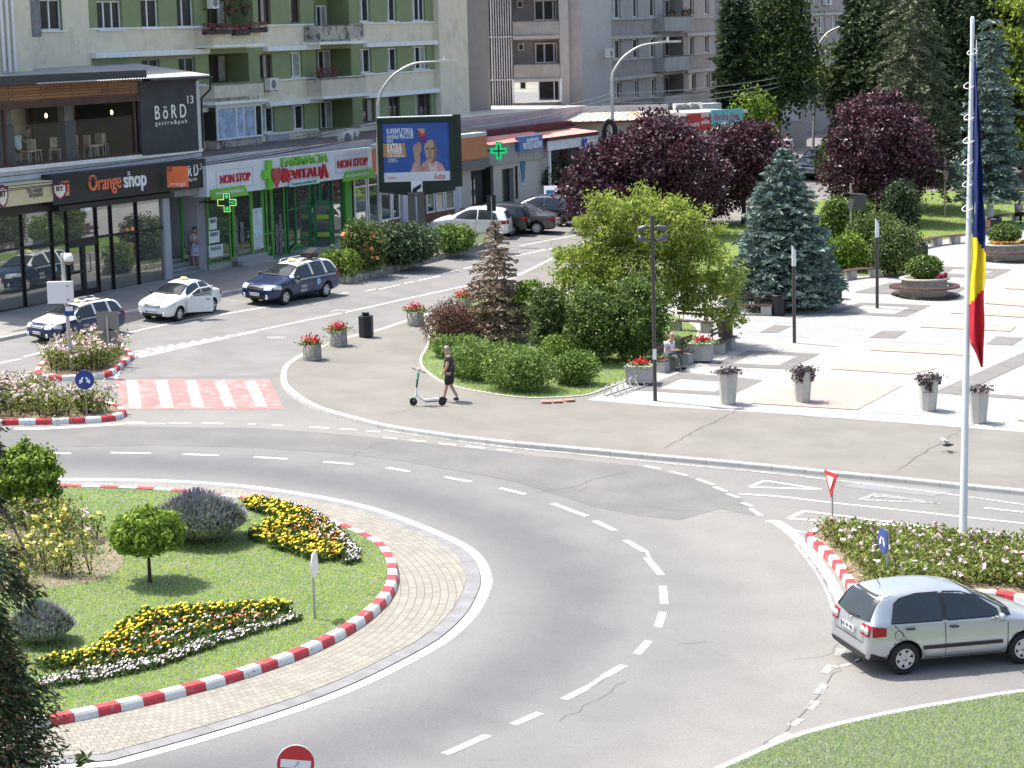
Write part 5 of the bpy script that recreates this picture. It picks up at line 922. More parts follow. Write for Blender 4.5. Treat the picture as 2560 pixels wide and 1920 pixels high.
bpoly('poster_figure_shade',[(.75,.31),(.78,.33),(.805,.42),(.81,.52),(.80,.60),(.76,.68),(.73,.70),(.76,.55),(.77,.42)],mb_('ad_skin_shade',(.22,.13,.10)),.016,pos)
for x in(.67,.745):bpoly('poster_figure_eye',[(x-.025,.435),(x+.02,.43),(x+.02,.455),(x-.02,.46)],mb_('ad_dark',(.05,.03,.03)),.017,pos)
bpoly('poster_figure_mouth',[(.68,.59),(.74,.585),(.735,.605),(.69,.61)],mb_('ad_lip',(.20,.09,.08)),.018,pos);bpoly('poster_figure_nose',[(.70,.46),(.715,.46),(.725,.54),(.70,.545)],mb_('ad_skin_shade',(.22,.13,.10)),.0185,pos)
bpoly('poster_figure_hand',[(.45,.44),(.47,.37),(.53,.33),(.565,.33),(.575,.40),(.575,.47),(.55,.53),(.555,.60),(.555,.70),(.49,.72),(.465,.60),(.46,.52)],SK,.011,pos)
for k_ in range(4):bpoly('poster_figure_finger',[(.475+k_*.0,.37+.035*k_),(.56,.345+.04*k_),(.563,.352+.04*k_),(.478,.38+.035*k_)],mb_('ad_skin_shade',(.22,.13,.10)),.018,pos)
bpoly('poster_card',[(.52,.10),(.64,.09),(.665,.33),(.60,.335),(.55,.30)],mb_('ad_purple',(.11,.03,.18)),.020,pos);bpoly('poster_card_red',[(.535,.12),(.60,.20),(.655,.17),(.66,.23),(.545,.24)],mb_('ad_red',(.35,.04,.08)),.025,pos);bpoly('poster_card_orange',[(.52,.10),(.60,.095),(.645,.15),(.60,.20)],mb_('ad_orange',(.60,.28,.12)),.03,pos);bpoly('poster_card_teal',[(.58,.095),(.64,.09),(.645,.13)],mb_('ad_teal',(.05,.35,.45)),.035,pos)
def bt(txt,x,y,sz,mt_=WHT,width=None,bold=0):put_text('lettering',txt,sz,R2(x,y)+n*.012,u,up,mt_,pos,ext=.004,bold=bold,width=width*w_ if width else None,align='LEFT')
bt('SUPERPUTEREA',.06,.135,.36,width=.40,bold=.01);bt('cardului MyCLUB',.06,.22,.36,width=.40,bold=.01);bt('este',.06,.29,.3,width=.09);bt('EXTRA',.06,.41,.50,width=.22,bold=.02);bt('PUTEREA',.06,.485,.36,width=.22,bold=.02);bt('ta de cumpărare',.06,.55,.24,width=.25);bt('în magazine',.07,.605,.18,width=.12);bt('și pe auchan.ro',.07,.64,.18,width=.15)
bt('auchan.ro',.07,.925,.2,RDL,width=.12);bt('Auchan',.76,.93,.42,RDL,width=.17,bold=.015)
b=MB();cc=R2(.49,1.115)+n*.0;b.prism([cc+u*x+up*y for x,y in((-.28,-.33),(.28,-.33),(.28,.33),(-.28,.33))],n*.02);o=b.build('badge',WHT,th);b=MB();b.prism([cc+n*.022+u*x+up*y for x,y in((-.22,-.05),(.2,.2),(.22,.02),(.0,-.12),(.0,-.25),(-.22,-.25))],n*.01);b.build('badge_stripe',FR,o)
def L_(n,c,tr=.25,v=.35,vs=2.5,rough=.6):return M('leaf_'+n,c,rough=rough,var=v,vs=vs,transl=tr,spec=.25)
PLUM=[L_('plum_a',(.055,.022,.035),.12,rough=.38),L_('plum_b',(.10,.035,.05),.15,rough=.35),L_('plum_c',(.16,.11,.13),.1,rough=.3)]
LOC=[L_('locust_a',(.13,.20,.03),.35),L_('locust_b',(.25,.33,.05),.4),L_('locust_c',(.36,.42,.10),.4)]
YEW=[L_('yew_a',(.06,.105,.025)),L_('yew_b',(.12,.19,.045)),L_('yew_c',(.21,.29,.08))]
JUN=[L_('jun_a',(.08,.14,.03)),L_('jun_b',(.16,.25,.055)),L_('jun_c',(.26,.37,.10))]
BOX=[L_('box_a',(.10,.17,.025)),L_('box_b',(.17,.26,.04)),L_('box_c',(.25,.35,.07))]
DKG=[L_('dk_a',(.028,.05,.024)),L_('dk_b',(.055,.09,.04)),L_('dk_c',(.11,.15,.07))]
MIDG=[L_('mid_a',(.06,.10,.03)),L_('mid_b',(.11,.16,.045)),L_('mid_c',(.20,.24,.08))]
BSP=[L_('bsp_a',(.09,.14,.12),.1),L_('bsp_b',(.17,.24,.21),.1),L_('bsp_c',(.28,.37,.33),.1)]
DSP=[L_('dsp_a',(.07,.09,.05),.1),L_('dsp_b',(.13,.15,.085),.1),L_('dsp_c',(.22,.235,.15),.1)]
DEAD=[L_('dead_a',(.20,.14,.10),.1),L_('dead_b',(.34,.25,.19),.1),L_('dead_c',(.46,.36,.29),.1)]
THU=[L_('thu_a',(.028,.045,.022),.1),L_('thu_b',(.07,.105,.04),.15),L_('thu_c',(.15,.16,.07),.15)]
GLB=[L_('glb_a',(.08,.15,.02),.3),L_('glb_b',(.17,.27,.035),.35),L_('glb_c',(.32,.42,.07),.35)]
BARK=M('bark',(.13,.10,.08),rough=.95,var=.35,vs=5,bump=.8);BARKD=M('bark_dark',(.05,.04,.035),rough=.95,var=.3,vs=5,bump=.8)
TN='tree'
def trunkmesh(b,base,h,r,lean=(0,0),n=10):
 p=[Vector(base)+Vector((lean[0]*t*t*h,lean[1]*t*t*h,-.1+h*t))for t in[k/6 for k in range(7)]];b.tube(p,[r*(1.35 if k==0 else 1-.55*k/6)for k in range(7)],n);return p
def blobs(n,c,R,flat=1.0,top=True):
 """clump centres spread through an ellipsoid, denser near its skin"""
 d=rng.normal(size=(n,3));d/=np.linalg.norm(d,axis=1)[:,None];
 r=rng.uniform(.35,1.0,n)**.45;return np.array(c)+d*r[:,None]*np.array(R)
def broadleaf(name,label,cat,base,ells,nclump,per,ls,mats,group=None,trunk=.12,stems=1,probs=(.4,.4,.2),csz=.42,aspect=.5,bark=None,limbs=10,updir=.3):
 th=thing(name,label,cat,base,group=group);base=Vector(base);C=[]
 tot=sum(e[1][0]*e[1][1]*e[1][2]for e in ells)
 for c,R in ells:C.append(blobs(max(6,int(nclump*R[0]*R[1]*R[2]/tot)),base+Vector(c),R))
 C=np.concatenate(C);C=C[C[:,2]>base.z+.15];P=np.repeat(C,per,axis=0);sz=np.repeat(rng.uniform(.6,1.3,len(C)),per)
 P=P+rng.normal(size=P.shape)*(csz*sz)[:,None]*np.array([1,1,.7]);P=P[P[:,2]>base.z+.08]
 q=leaves(P,ls,aspect,updir);quads_mesh('crown',q,rng.choice(3,len(q),p=probs),mats,th)
 if trunk:
  b=MB();top=max(c[2]for c,R in ells)
  for k in range(stems):
   a=2*math.pi*k/max(1,stems)+.4;ln=(0,0)if stems==1 else(math.cos(a)*.3,math.sin(a)*.3);p=trunkmesh(b,base+Vector((ln[0]*.3,ln[1]*.3,0)),top*.95,trunk/(stems**.5),ln)
   for j in range(limbs//stems):
    st_=p[2+j%4];tgt=Vector(C[rng.integers(len(C))]);mid=st_.lerp(tgt,.5)+Vector((0,0,.12*(tgt-st_).length));b.tube([st_,mid,tgt],[trunk*.4/(stems**.5),trunk*.25/(stems**.5),.012],6)
  b.build('trunk',bark or BARK,th)
 return th
def conifer(name,label,cat,base,h,R,mats,levels=26,arms=11,droop=.25,up=.0,needle=.13,dens=9,group=None,trunk=.14,z0=.06,shape=1.0,probs=(.45,.4,.15),bark=None,bushy=1.0,gaps=0,tufts=1.0,trunkcol=None,white=False):
 th=thing(name,label,cat,base,group=group);base=Vector(base);P=[];A=[];br=MB()
 for i in range(levels):
  t=z0+(1-z0)*(i+.5*rnd.random())/levels;r=R*(1-t)**shape*(1 if t>.12 else .75+t*2);na=max(4,int(arms*(.35+(1-t))))
  for k in range(na):
   if rnd.random()<gaps:continue
   a=2*math.pi*(k+rnd.random()*.8)/na+i*1.3;rr=r*rnd.uniform(.72,1.12);dv=Vector((math.cos(a),math.sin(a),0));m_=max(3,int(rr/needle*1.1));z=base.z+h*t;side=Vector((-dv.y,dv.x,0));pts=[]
   for j in range(m_):
    s=(j+1)/m_;p=base+dv*rr*s;p.z=z-droop*rr*s*s+up*rr*s**2.2;pts.append(p)
    wdt=rr*.26*(1-s*.75)*bushy
    for q in range(dens if s>.25 else dens//2):
     o=rnd.gauss(0,1);P.append((p.x+side.x*o*wdt+rnd.gauss(0,.03),p.y+side.y*o*wdt+rnd.gauss(0,.03),p.z-abs(o)*wdt*.35+rnd.gauss(0,.04*tufts)));A.append((dv.x*.8+side.x*o*.6,dv.y*.8+side.y*o*.6,-.15+up*.5))
   if i%2==0:br.tube([base+Vector((0,0,h*t)),pts[len(pts)//2],pts[-1]],[.035,.02,.008],4,cap=False)
 P=np.array(P);A=np.array(A);A+=rng.normal(size=A.shape)*.35;A/=np.linalg.norm(A,axis=1)[:,None];n=len(P);t=rng.normal(size=(n,3));t[:,2]*=.3;B=np.cross(A,t);B/=np.linalg.norm(B,axis=1)[:,None]
 s=(needle*rng.uniform(.6,1.3,n))[:,None];V=np.stack([P-A*s,P-B*s*.3,P+A*s,P+B*s*.3],axis=1);quads_mesh('crown',V,rng.choice(3,n,p=probs),mats,th)
 trunkmesh(br,base,h*.97,trunk);o=br.build('trunk',bark or BARK,th)
 if white:b=MB();b.tube([base+Vector((0,0,.0)),base+Vector((0,0,1.1))],trunk*1.4,10);b.build('lime_wash',M('lime_white',(.62,.64,.62),var=.1),th)
 return th
def shrub(name,label,base,R,n,ls,mats,group=None,probs=(.4,.4,.2),lobes=9,stems=True,flat=.35,updir=.4,spiky=0,cat='shrub',fill=.5):
 base=Vector(base);th=thing(name,label,cat,base,group=group);P=[]
 for k in range(lobes):
  a=2*math.pi*k/lobes+rnd.random();rr=rnd.uniform(.25,.62)*(0 if k==0 else 1);c=np.array([base.x+math.cos(a)*rr*R[0],base.y+math.sin(a)*rr*R[1],base.z+R[2]*rnd.uniform(.42,.62)*(1.12 if k==0 else 1)]);m_=n//lobes
  d=rng.normal(size=(m_,3));d/=np.linalg.norm(d,axis=1)[:,None];P.append(c+d*(rng.uniform(fill,1,m_)**.5)[:,None]*np.array([R[0]*.55,R[1]*.55,R[2]*.5])*(1+.12*rng.normal(size=(m_,1))))
 P=np.concatenate(P);P=P[P[:,2]>base.z+.02];q=leaves(P,ls,.5 if not spiky else .22,updir);quads_mesh('foliage',q,rng.choice(3,len(q),p=probs),mats,th)
 if stems:
  b=MB()
  for k in range(7):a=k*.9;b.tube([base,base+Vector((math.cos(a)*R[0]*.3,math.sin(a)*R[1]*.3,R[2]*.45)),base+Vector((math.cos(a)*R[0]*.5,math.sin(a)*R[1]*.5,R[2]*.75))],[.03,.02,.008],5)
  b.build('stem',BARKD,th)
 return th
def size(base,wpx):return wpx/ppm(base)
def plum(cx,basey,parts,label,n=230,dz=.16):
 b0=G(cx,basey,dz);m_=ppm(b0);ells=[]
 for(x,y,rx,ry)in parts:hz=(pyof(b0)-y)/m_*1.02;ells.append((((x-cx)/m_,rnd.uniform(-.4,.4),hz),(rx/m_,rx/m_*.9,ry/m_)))
 return broadleaf('plum_tree',label,'tree',b0,ells,n,62,.11,PLUM,'purple leaved plum trees',trunk=.14,probs=(.5,.3,.2),csz=.30,bark=BARKD)
plum(1515,575,[(1510,445,85,80),(1465,490,65,60),(1560,410,75,75),(1500,530,80,40)],'lowest purple plum tree on the left of the row, nearest the stall',240)
plum(1660,585,[(1650,390,110,85),(1600,460,100,80),(1720,440,100,95),(1645,310,45,50),(1690,350,60,45),(1660,535,120,45)],'widest purple plum tree in the middle, below the red shop sign',430)
plum(1860,560,[(1850,400,95,85),(1800,460,90,80),(1870,345,55,50),(1920,420,60,70)],'purple plum tree between the kiosk signs and the blue spruce',300)
plum(2195,556,[(2200,370,125,105),(2120,420,65,75),(2265,420,85,85),(2190,290,85,60),(2180,470,110,45)],'large round purple plum tree left of the flagpole',520)
b0=G(1960,765,.16);conifer('blue_spruce','silvery blue spruce standing at the edge of the light paving behind the benches','tree',b0,hgt(b0,365),size(b0,165),BSP,30,15,.22,.12,.15,9,'spruces',shape=.66,bushy=1.2)
b0=G(2475,560,.16);conifer('blue_spruce','tall blue spruce with a white painted trunk right of the flagpole','tree',b0,hgt(b0,40),size(b0,95),BSP,34,12,.25,.1,.19,7,'spruces',shape=.42,z0=.14,gaps=.12,white=True)
b0=G(2280,522,.16);conifer('spruce','tall drooping green spruce above the large purple plum','tree',b0,hgt(b0,-60),size(b0,175),DSP,26,9,.42,.05,.19,9,'spruces',shape=.5,z0=.14,gaps=.2,bushy=.6)
b0=G(1842,440,.0);conifer('cypress','narrow dark cypress beside the grey block','tree',b0,hgt(b0,-40),size(b0,60),DKG,40,12,.5,.0,.25,10,'dark conifers',shape=.22,z0=.09,bushy=2)
b0=G(1945,440,.0);h_=hgt(b0,130);r_=size(b0,80);broadleaf('linden_tree','rounded mid green leafy tree between the narrow cypress and the far street lamp','tree',b0,[((0,0,h_*1.05),(r_,r_,4.2)),((-r_*.4,-.5,h_*.72),(r_*.7,r_*.7,2.6)),((r_*.55,0,h_*.85),(r_*.6,r_*.7,2.6)),((r_*.1,0,h_*1.4),(r_*.8,r_*.8,3.2))],230,70,.16,[DKG[1],MIDG[0],MIDG[1]],trunk=.22,csz=.55,bark=BARKD)
b0=G(2160,430,.0);conifer('cypress','very dark conifer right of the lamp arm in front of the distant block','tree',b0,hgt(b0,-80),size(b0,90),DKG,36,12,.5,.0,.28,11,'dark conifers',shape=.28,z0=.2,bushy=2)
bg_l=['dark tree filling the gap left of the flagpole top','dark tree directly behind the flagpole','dark tree behind the tall blue spruce','dark tree at the upper right corner','dark tree low behind the park benches','dark tree beyond the right edge of the park','dark tree behind the drooping spruce','second dark tree at the top right corner']
for k,(x,y,tp,w_)in enumerate(((2330,455,-60,95),(2425,455,-80,100),(2520,450,-60,100),(2600,450,-100,120),(2480,440,100,110),(2620,440,60,120),(2260,440,-80,110),(2560,420,-120,120))):
 b0=G(x,y,0);h_=hgt(b0,tp);r_=size(b0,w_);broadleaf('dark_tree',bg_l[k],'tree',b0,[((0,0,h_*.62),(r_,r_,h_*.42)),((r_*.3,-.5,h_*.35),(r_*.9,r_*.9,h_*.25))],240,80,.16,DKG,'dark background trees',trunk=.25,csz=.7,limbs=8,bark=BARKD)
b0=G(2560,470,0);broadleaf('maple_tree','yellow green leafy tree at the right edge behind the conifers','tree',b0,[((0,0,hgt(b0,250)),(2.4,2,3.0)),((.6,0,hgt(b0,60)),(2.4,2,2.6))],120,50,.17,LOC,trunk=.15,csz=.4)
b0=G(2130,425,0);broadleaf('birch_tree','light green and rusty small tree beside the far street lamp','tree',b0,[((-.6,0,hgt(b0,200)),(2.6,2,2.6)),((.8,0,hgt(b0,225)),(2.2,2,2.4))],150,50,.16,MIDG,trunk=.12,csz=.4)
b0=G(1600,862,.16);m_=ppm(b0);ee=[]
for(x,y,rx,ry)in((1560,560,105,70),(1640,560,110,75),(1480,660,90,75),(1600,680,150,110),(1730,680,100,95),(1790,760,75,55),(1700,600,80,60),(1540,520,50,40),(1780,600,40,35),(1440,720,60,55),(1410,640,26,22),(1470,560,34,26),(1500,500,26,22),(1620,490,34,22),(1740,540,34,24),(1840,800,46,30),(1830,700,34,30)):ee.append((((x-1600)/m_,rnd.uniform(-.5,.5),(862-y)/m_),(rx/m_,rx/m_*.9,ry/m_)))
broadleaf('locust_tree','large bright yellow green tree with many thin stems beside the dark lamp pole','tree',b0,ee,640,54,.085,LOC,trunk=.13,stems=6,probs=(.22,.40,.38),csz=.20,limbs=70,aspect=.42)
for k,(x,by,tp,w_,nm)in enumerate(((1490,905,710,75,'left'),(1590,905,690,80,'right'))):
 b0=G(x,by,.16);h_=hgt(b0,tp);broadleaf('yew','dense green yew on the %s under the bright tree'%nm,'shrub',b0,[((0,0,h_*.5),(size(b0,w_),1.0,h_*.48))],260,42,.07,YEW,'yews under the bright tree',trunk=.07,stems=3,csz=.16,limbs=12)
b0=G(1375,895,.16);h_=hgt(b0,715);broadleaf('ivy_column','leafy vine column left of the yews','climbing plant',b0,[((0,0,h_*.5),(size(b0,46),.6,h_*.5))],170,40,.075,MIDG,trunk=.06,stems=2,csz=.13,limbs=8)
b0=G(1330,855,.16);broadleaf('sapling','small light sapling between the dead spruce and the vine column','tree',b0,[((0,0,hgt(b0,745)),(.55,.5,.75))],40,36,.08,BOX,trunk=.03,csz=.13)
b0=G(1245,850,.16);conifer('dead_spruce','dry brown dead spruce on the lawn beside the street','tree',b0,hgt(b0,545),size(b0,112),DEAD,22,10,.30,.16,.10,6,None,shape=.75,gaps=.2,bushy=.8,trunk=.09,bark=BARKD)
def sh(nm,lab,x,by,wpx,tp,mats,n=5200,ls=.05,group='clipped shrubs on the lawn',**k):
 b0=G(x,by,.16);R=size(b0,wpx/2)*1.22;n=int(n*1.25);return shrub(nm,lab,b0,(R,R*.85,hgt(b0,tp)*1.12),n,ls,mats,group,**k)
sh('barberry','reddish brown spiky barberry at the tip of the green area',1125,858,130,772,[L_('barb_a',(.10,.035,.035)),L_('barb_b',(.19,.09,.08)),L_('barb_c',(.10,.12,.05))],5200,.075,None,spiky=1,updir=-.2)
sh('juniper_shrub','bright green juniper behind the barberry',1190,845,90,785,JUN)
sh('juniper_shrub','low feathery juniper nearest the dead spruce',1160,895,130,848,JUN);sh('juniper_shrub','wide feathery juniper beside the walking man',1200,945,155,868,JUN,7600);sh('juniper_shrub','round feathery juniper in the middle of the lawn front',1312,975,160,888,JUN,7600);sh('juniper_shrub','neat feathery juniper cushion nearest the planter box',1440,960,105,892,JUN,6000)
sh('box_ball','light green clipped ball behind the juniper cushions',1418,908,105,846,BOX,6500)
sh('clipped_hedge','dark clipped round hedge left of the speaker pole',2095,600,80,512,YEW,4200,.09,'shrubs around the park lawn');sh('clipped_hedge','dark rounded hedge right behind the speaker pole',2155,585,60,515,YEW,3200,.09,'shrubs around the park lawn')
sh('rose_shrub','loose shrub with small blooms beside the post lamp',2185,665,120,555,MIDG,5200,.08,'shrubs around the park lawn');sh('spirea_shrub','reddish green rounded shrub right of the post lamp',2240,690,110,580,MIDG,5600,.08,'shrubs around the park lawn')
sh('golden_juniper','yellow green juniper cushion right of the blue spruce',2110,675,105,600,GLB,4200,.09,'shrubs around the park lawn');sh('dark_shrub','dark leafy shrub under the large purple plum',2250,600,90,480,DKG,4200,.1,'shrubs around the park lawn')
b0=G(1000,660,.26);shrub('juniper_bush','large blue green juniper bush in the street bed',b0,(size(b0,110),1.6,hgt(b0,562)),12000,.09,[L_('jb_a',(.05,.085,.045)),L_('jb_b',(.09,.14,.07)),L_('jb_c',(.15,.21,.11))],'bushes in the street bed',lobes=14)
b0=G(910,678,.26);shrub('rose_bush','tall wild rose bush with orange flowers in the street bed',b0,(size(b0,62),1.2,hgt(b0,556)),6500,.08,MIDG,'bushes in the street bed')
C=np.array(b0)+np.array([0,-.85,1.25])+rng.uniform(-1,1,size=(26,3))*np.array([.95,.12,.6]);o=quads_mesh('roses',leaves(C,.1,1),[0]*26,[M('flower_orange',(.75,.25,.10),var=.2)],bpy.context.scene.objects['rose_bush'])
b0=G(1140,628,.26);shrub('juniper_bush','smaller green bush in the street bed beside the white car',b0,(size(b0,62),1.2,hgt(b0,565)),5600,.09,JUN,'bushes in the street bed')
b0=G(850,690,.26);shrub('weed_clump','light green weeds at the near end of the street bed',b0,(1.1,.8,1.2),2600,.07,BOX,'bushes in the street bed')
b0=G(925,665,.26);th=thing('sumac','feathery sumac shoots rising over the street bed','plant',b0);P=[]
for k in range(9):
 a=k*.7;ax=Vector((math.cos(a),math.sin(a)*.6,.55)).normalized();o0=Vector(b0)+Vector((0,0,hgt(b0,585)))
 for j in range(14):
  p=o0+ax*j*.09-up*(.006*j*j)
  for q in(-1,1):P.append(p+Vector((-ax.y,ax.x,0))*q*.13)
quads_mesh('leaves',leaves(np.array([tuple(p)for p in P]),.12,.35,.3,jitter=.1),rng.integers(0,3,len(P)),BOX,th);b=MB();b.tube([b0,Vector(b0)+up*hgt(b0,585)],[.04,.02],6);b.build('stem',BARK,th)
b0=G(2110,455,0);shrub('garden_shrub','yellow green shrub by the wooden pergola near the far lamp',b0,(2.0,1.2,3.0),4200,.14,BOX,None)
b0=G(1925,430,0);shrub('garden_shrub','bright yellow green climbing shrub above the kiosk end',D(1890,330,146)-up*4,(2.0,1.2,6.5),5200,.14,GLB,None)
b0=G(1925,440,0);shrub('garden_shrub','dark shrub with white blooms behind the walking passer by',D(1935,395,158)-up*2.5,(1.6,1.2,3.2),3000,.14,DKG+[],None)
def globe(x,by,cy,wpx,tp,label,n):
 b0=G(x,by,.17);m_=ppm(b0);R=wpx/2/m_;zc=(by-cy)/m_*1.0;th=thing('globe_tree',label,'tree',b0,group='round topped small trees on the roundabout');b=MB();trunkmesh(b,b0,zc,.055,n=8)
 d=rng.normal(size=(n,3));d/=np.linalg.norm(d,axis=1)[:,None];bump=1+.16*np.sin(d[:,0]*9+1)*np.cos(d[:,1]*8)+.12*np.sin(d[:,2]*13);C=np.array(b0)+np.array([0,0,zc])+d*(rng.uniform(.3,1,n)**.35*bump)[:,None]*np.array([R,R,(cy-tp)/m_*.95]);C=C[C[:,2]>b0.z+zc-(cy-tp)/m_*.62]
 m2=len(C)//7;Q=np.repeat(C[:m2],7,axis=0)+rng.normal(size=(m2*7,3))*.055;q=leaves(Q,.06,.6,.5,N=np.repeat((C[:m2]-np.array(b0)-np.array([0,0,zc])),7,axis=0)/R);quads_mesh('crown',q,rng.choice(3,len(q),p=(.25,.45,.3)),GLB,th)
 for k in range(8):a=k*.8;b.tube([Vector(b0)+up*zc*.75,Vector(b0)+up*(zc+.1)+Vector((math.cos(a)*R*.6,math.sin(a)*R*.6,.1))],[.03,.01],5)
 b.build('trunk',BARKD,th)
globe(375,1457,1332,165,1270,'small round topped tree in front of the lavender on the roundabout',15000);globe(68,1293,1192,168,1105,'larger round topped tree at the left edge of the roundabout',17000)
LAV=[L_('lav_a',(.16,.20,.14),.2),L_('lav_b',(.26,.30,.23),.2),M('lavender_bloom',(.27,.245,.36),var=.25)]
def lavender(x,by,wpx,tp,label,n):
 b0=G(x,by,.17);m_=ppm(b0);R=wpx/2/m_;h_=hgt(b0,tp)*.92;th=thing('lavender',label,'lavender bush',b0,group='lavender bushes on the roundabout');V=[];mi=[]
 for k in range(n):
  a=rnd.random()*6.283;t=math.sqrt(rnd.random());tilt=t*1.15;dr=Vector((math.cos(a)*math.sin(tilt),math.sin(a)*math.sin(tilt),math.cos(tilt)));ln=rnd.uniform(.75,1.05);o0=Vector(b0)+Vector((math.cos(a)*R*.25*t,math.sin(a)*R*.25*t,0));e=o0+Vector((dr.x*R*.85,dr.y*R*.85,dr.z*h_))*ln;s0=o0.lerp(e,rnd.uniform(.25,.5));sd=Vector((-dr.y,dr.x,0));sd=sd.normalized()if sd.length>.01 else Vector((1,0,0));wd=.012
  m3=s0.lerp(e,.82);V.append([s0-sd*wd,s0+sd*wd,m3+sd*wd,m3-sd*wd]);mi.append(rnd.choice((0,0,1)));
  if rnd.random()<.20:V.append([m3-sd*.014,m3+sd*.018,e+sd*.012,e-sd*.012]);mi.append(2)
  for q in range(3):p=s0.lerp(e,rnd.uniform(.1,.9));V.append([p-sd*.03,p-up*.04,p+sd*.03,p+up*.05]);mi.append(rnd.choice((0,1)))
 quads_mesh('stalks',np.array([[tuple(v)for v in q]for q in V]),mi,LAV,th);b=MB();b.lathe([(R*.2,0),(R*.42,h_*.3),(R*.35,h_*.5),(0,h_*.6)],b0,20);b.build('heart_foliage',LAV[0],th)
lavender(500,1350,262,1212,'large grey green lavender bush in bloom behind the small round tree',9000);lavender(105,1605,180,1490,'lavender bush in bloom at the left edge of the roundabout',4200)
YF,OF,WF,LF=M('petal_yellow',(.80,.62,.02),var=.12),M('petal_orange',(.72,.20,.03),var=.2),M('petal_white',(.74,.70,.66),var=.1),M('petal_lilac',(.42,.36,.42),var=.2);BG=[L_('bed_a',(.05,.09,.02)),L_('bed_b',(.09,.14,.03))]
def flowerpoly(name,label,px,plants,h_,cols,p,top=.17,fs=.045,leafn=13,cat='flower bed',ls=.05):
 poly=GP(px);C=scatter(poly,plants);C[:,2]+=top;hh=h_*rng.uniform(.7,1.1,len(C));P=np.repeat(C,leafn,axis=0);P[:,:2]+=rng.normal(size=(len(P),2))*.06;P[:,2]+=np.repeat(hh,leafn)*rng.uniform(.05,.9,len(P));q1=leaves(P,ls,.5,.3);m1=rng.choice(2,len(q1))+len(cols)
 F_=np.repeat(C[::2],2,axis=0);F_[:,:2]+=rng.normal(size=(len(F_),2))*.05;F_[:,2]+=np.repeat(hh[::2],2)*rng.uniform(.85,1.12,len(F_));s=fs*.88*rng.uniform(.7,1.2,len(F_));a=rng.uniform(0,3,len(F_));ca,sa=np.cos(a)*s,np.sin(a)*s;z=np.zeros(len(F_))
 q2=np.stack([F_+np.c_[ca,sa,z],F_+np.c_[-sa,ca,z-.012],F_+np.c_[-ca,-sa,z],F_+np.c_[sa,-ca,z+.012]],axis=1);q3=q2.copy();q3[:,:,2]-=.018;q3[:,::2]=q3[:,::2]*1.0
 m2=np.repeat(rng.choice(len(cols),len(C[::2]),p=p),2);o=quads_mesh(name,np.concatenate([q1,q2,q3]),np.concatenate([m1,m2,m2]),cols+BG);tag(o,label,cat,kind='stuff');return o
A1=[(105,1678),(235,1645),(320,1590),(370,1560),(520,1545),(715,1537),(735,1552),(640,1572),(500,1582),(400,1610),(300,1655),(180,1690),(110,1700)]
flowerpoly('flower_bed','bed edge of yellow marigolds in front of the roundabout',[(95,1690),(235,1660),(300,1600),(352,1562),(520,1548),(715,1540),(725,1552),(520,1566),(395,1585),(330,1620),(270,1668),(110,1705)],560,.26,[YF,OF],(1,0))
flowerpoly('flower_bed','mixed orange and white flowers inside the front bed',[(330,1625),(400,1588),(520,1568),(700,1556),(690,1575),(560,1600),(430,1645),(300,1690),(150,1712),(270,1672)],430,.2,[OF,WF,YF,M('petal_red',(.45,.02,.04),var=.2)],(.25,.3,.35,.10),fs=.038)
flowerpoly('flower_bed','white and lilac border of the front bed',[(100,1725),(220,1705),(400,1670),(540,1615),(690,1578),(745,1560),(752,1570),(640,1605),(520,1645),(400,1690),(230,1728),(105,1745)],900,.14,[WF,LF],(.6,.4),fs=.035,ls=.035)
flowerpoly('flower_bed','yellow marigolds of the bed beside the lavender',[(618,1362),(660,1335),(700,1320),(640,1300),(610,1285),(640,1268),(720,1290),(770,1310),(740,1345),(700,1350),(760,1368),(850,1400),(865,1420),(800,1425),(700,1395)],800,.26,[YF,OF],(.97,.03))
flowerpoly('flower_bed','orange and white flowers of the bed beside the lavender',[(720,1325),(770,1300),(830,1340),(870,1385),(850,1400),(780,1375),(710,1352)],420,.2,[OF,WF,YF],(.5,.3,.2),fs=.038)
flowerpoly('flower_bed','white and lilac border of the bed beside the lavender',[(640,1262),(720,1278),(790,1300),(850,1345),(892,1395),(895,1425),(862,1432),(868,1395),(835,1355),(775,1308),(710,1288)],620,.14,[WF,LF],(.6,.4),fs=.035,ls=.035)
YR=M('rose_yellow',(.80,.70,.18),var=.12);PR=M('rose_pink',(.70,.52,.52),var=.15);PW=M('rose_pale',(.72,.62,.60),var=.1);RLF=[L_('rose_a',(.13,.18,.04),.3),L_('rose_b',(.27,.32,.085),.3),L_('rose_c',(.20,.12,.06),.3)]
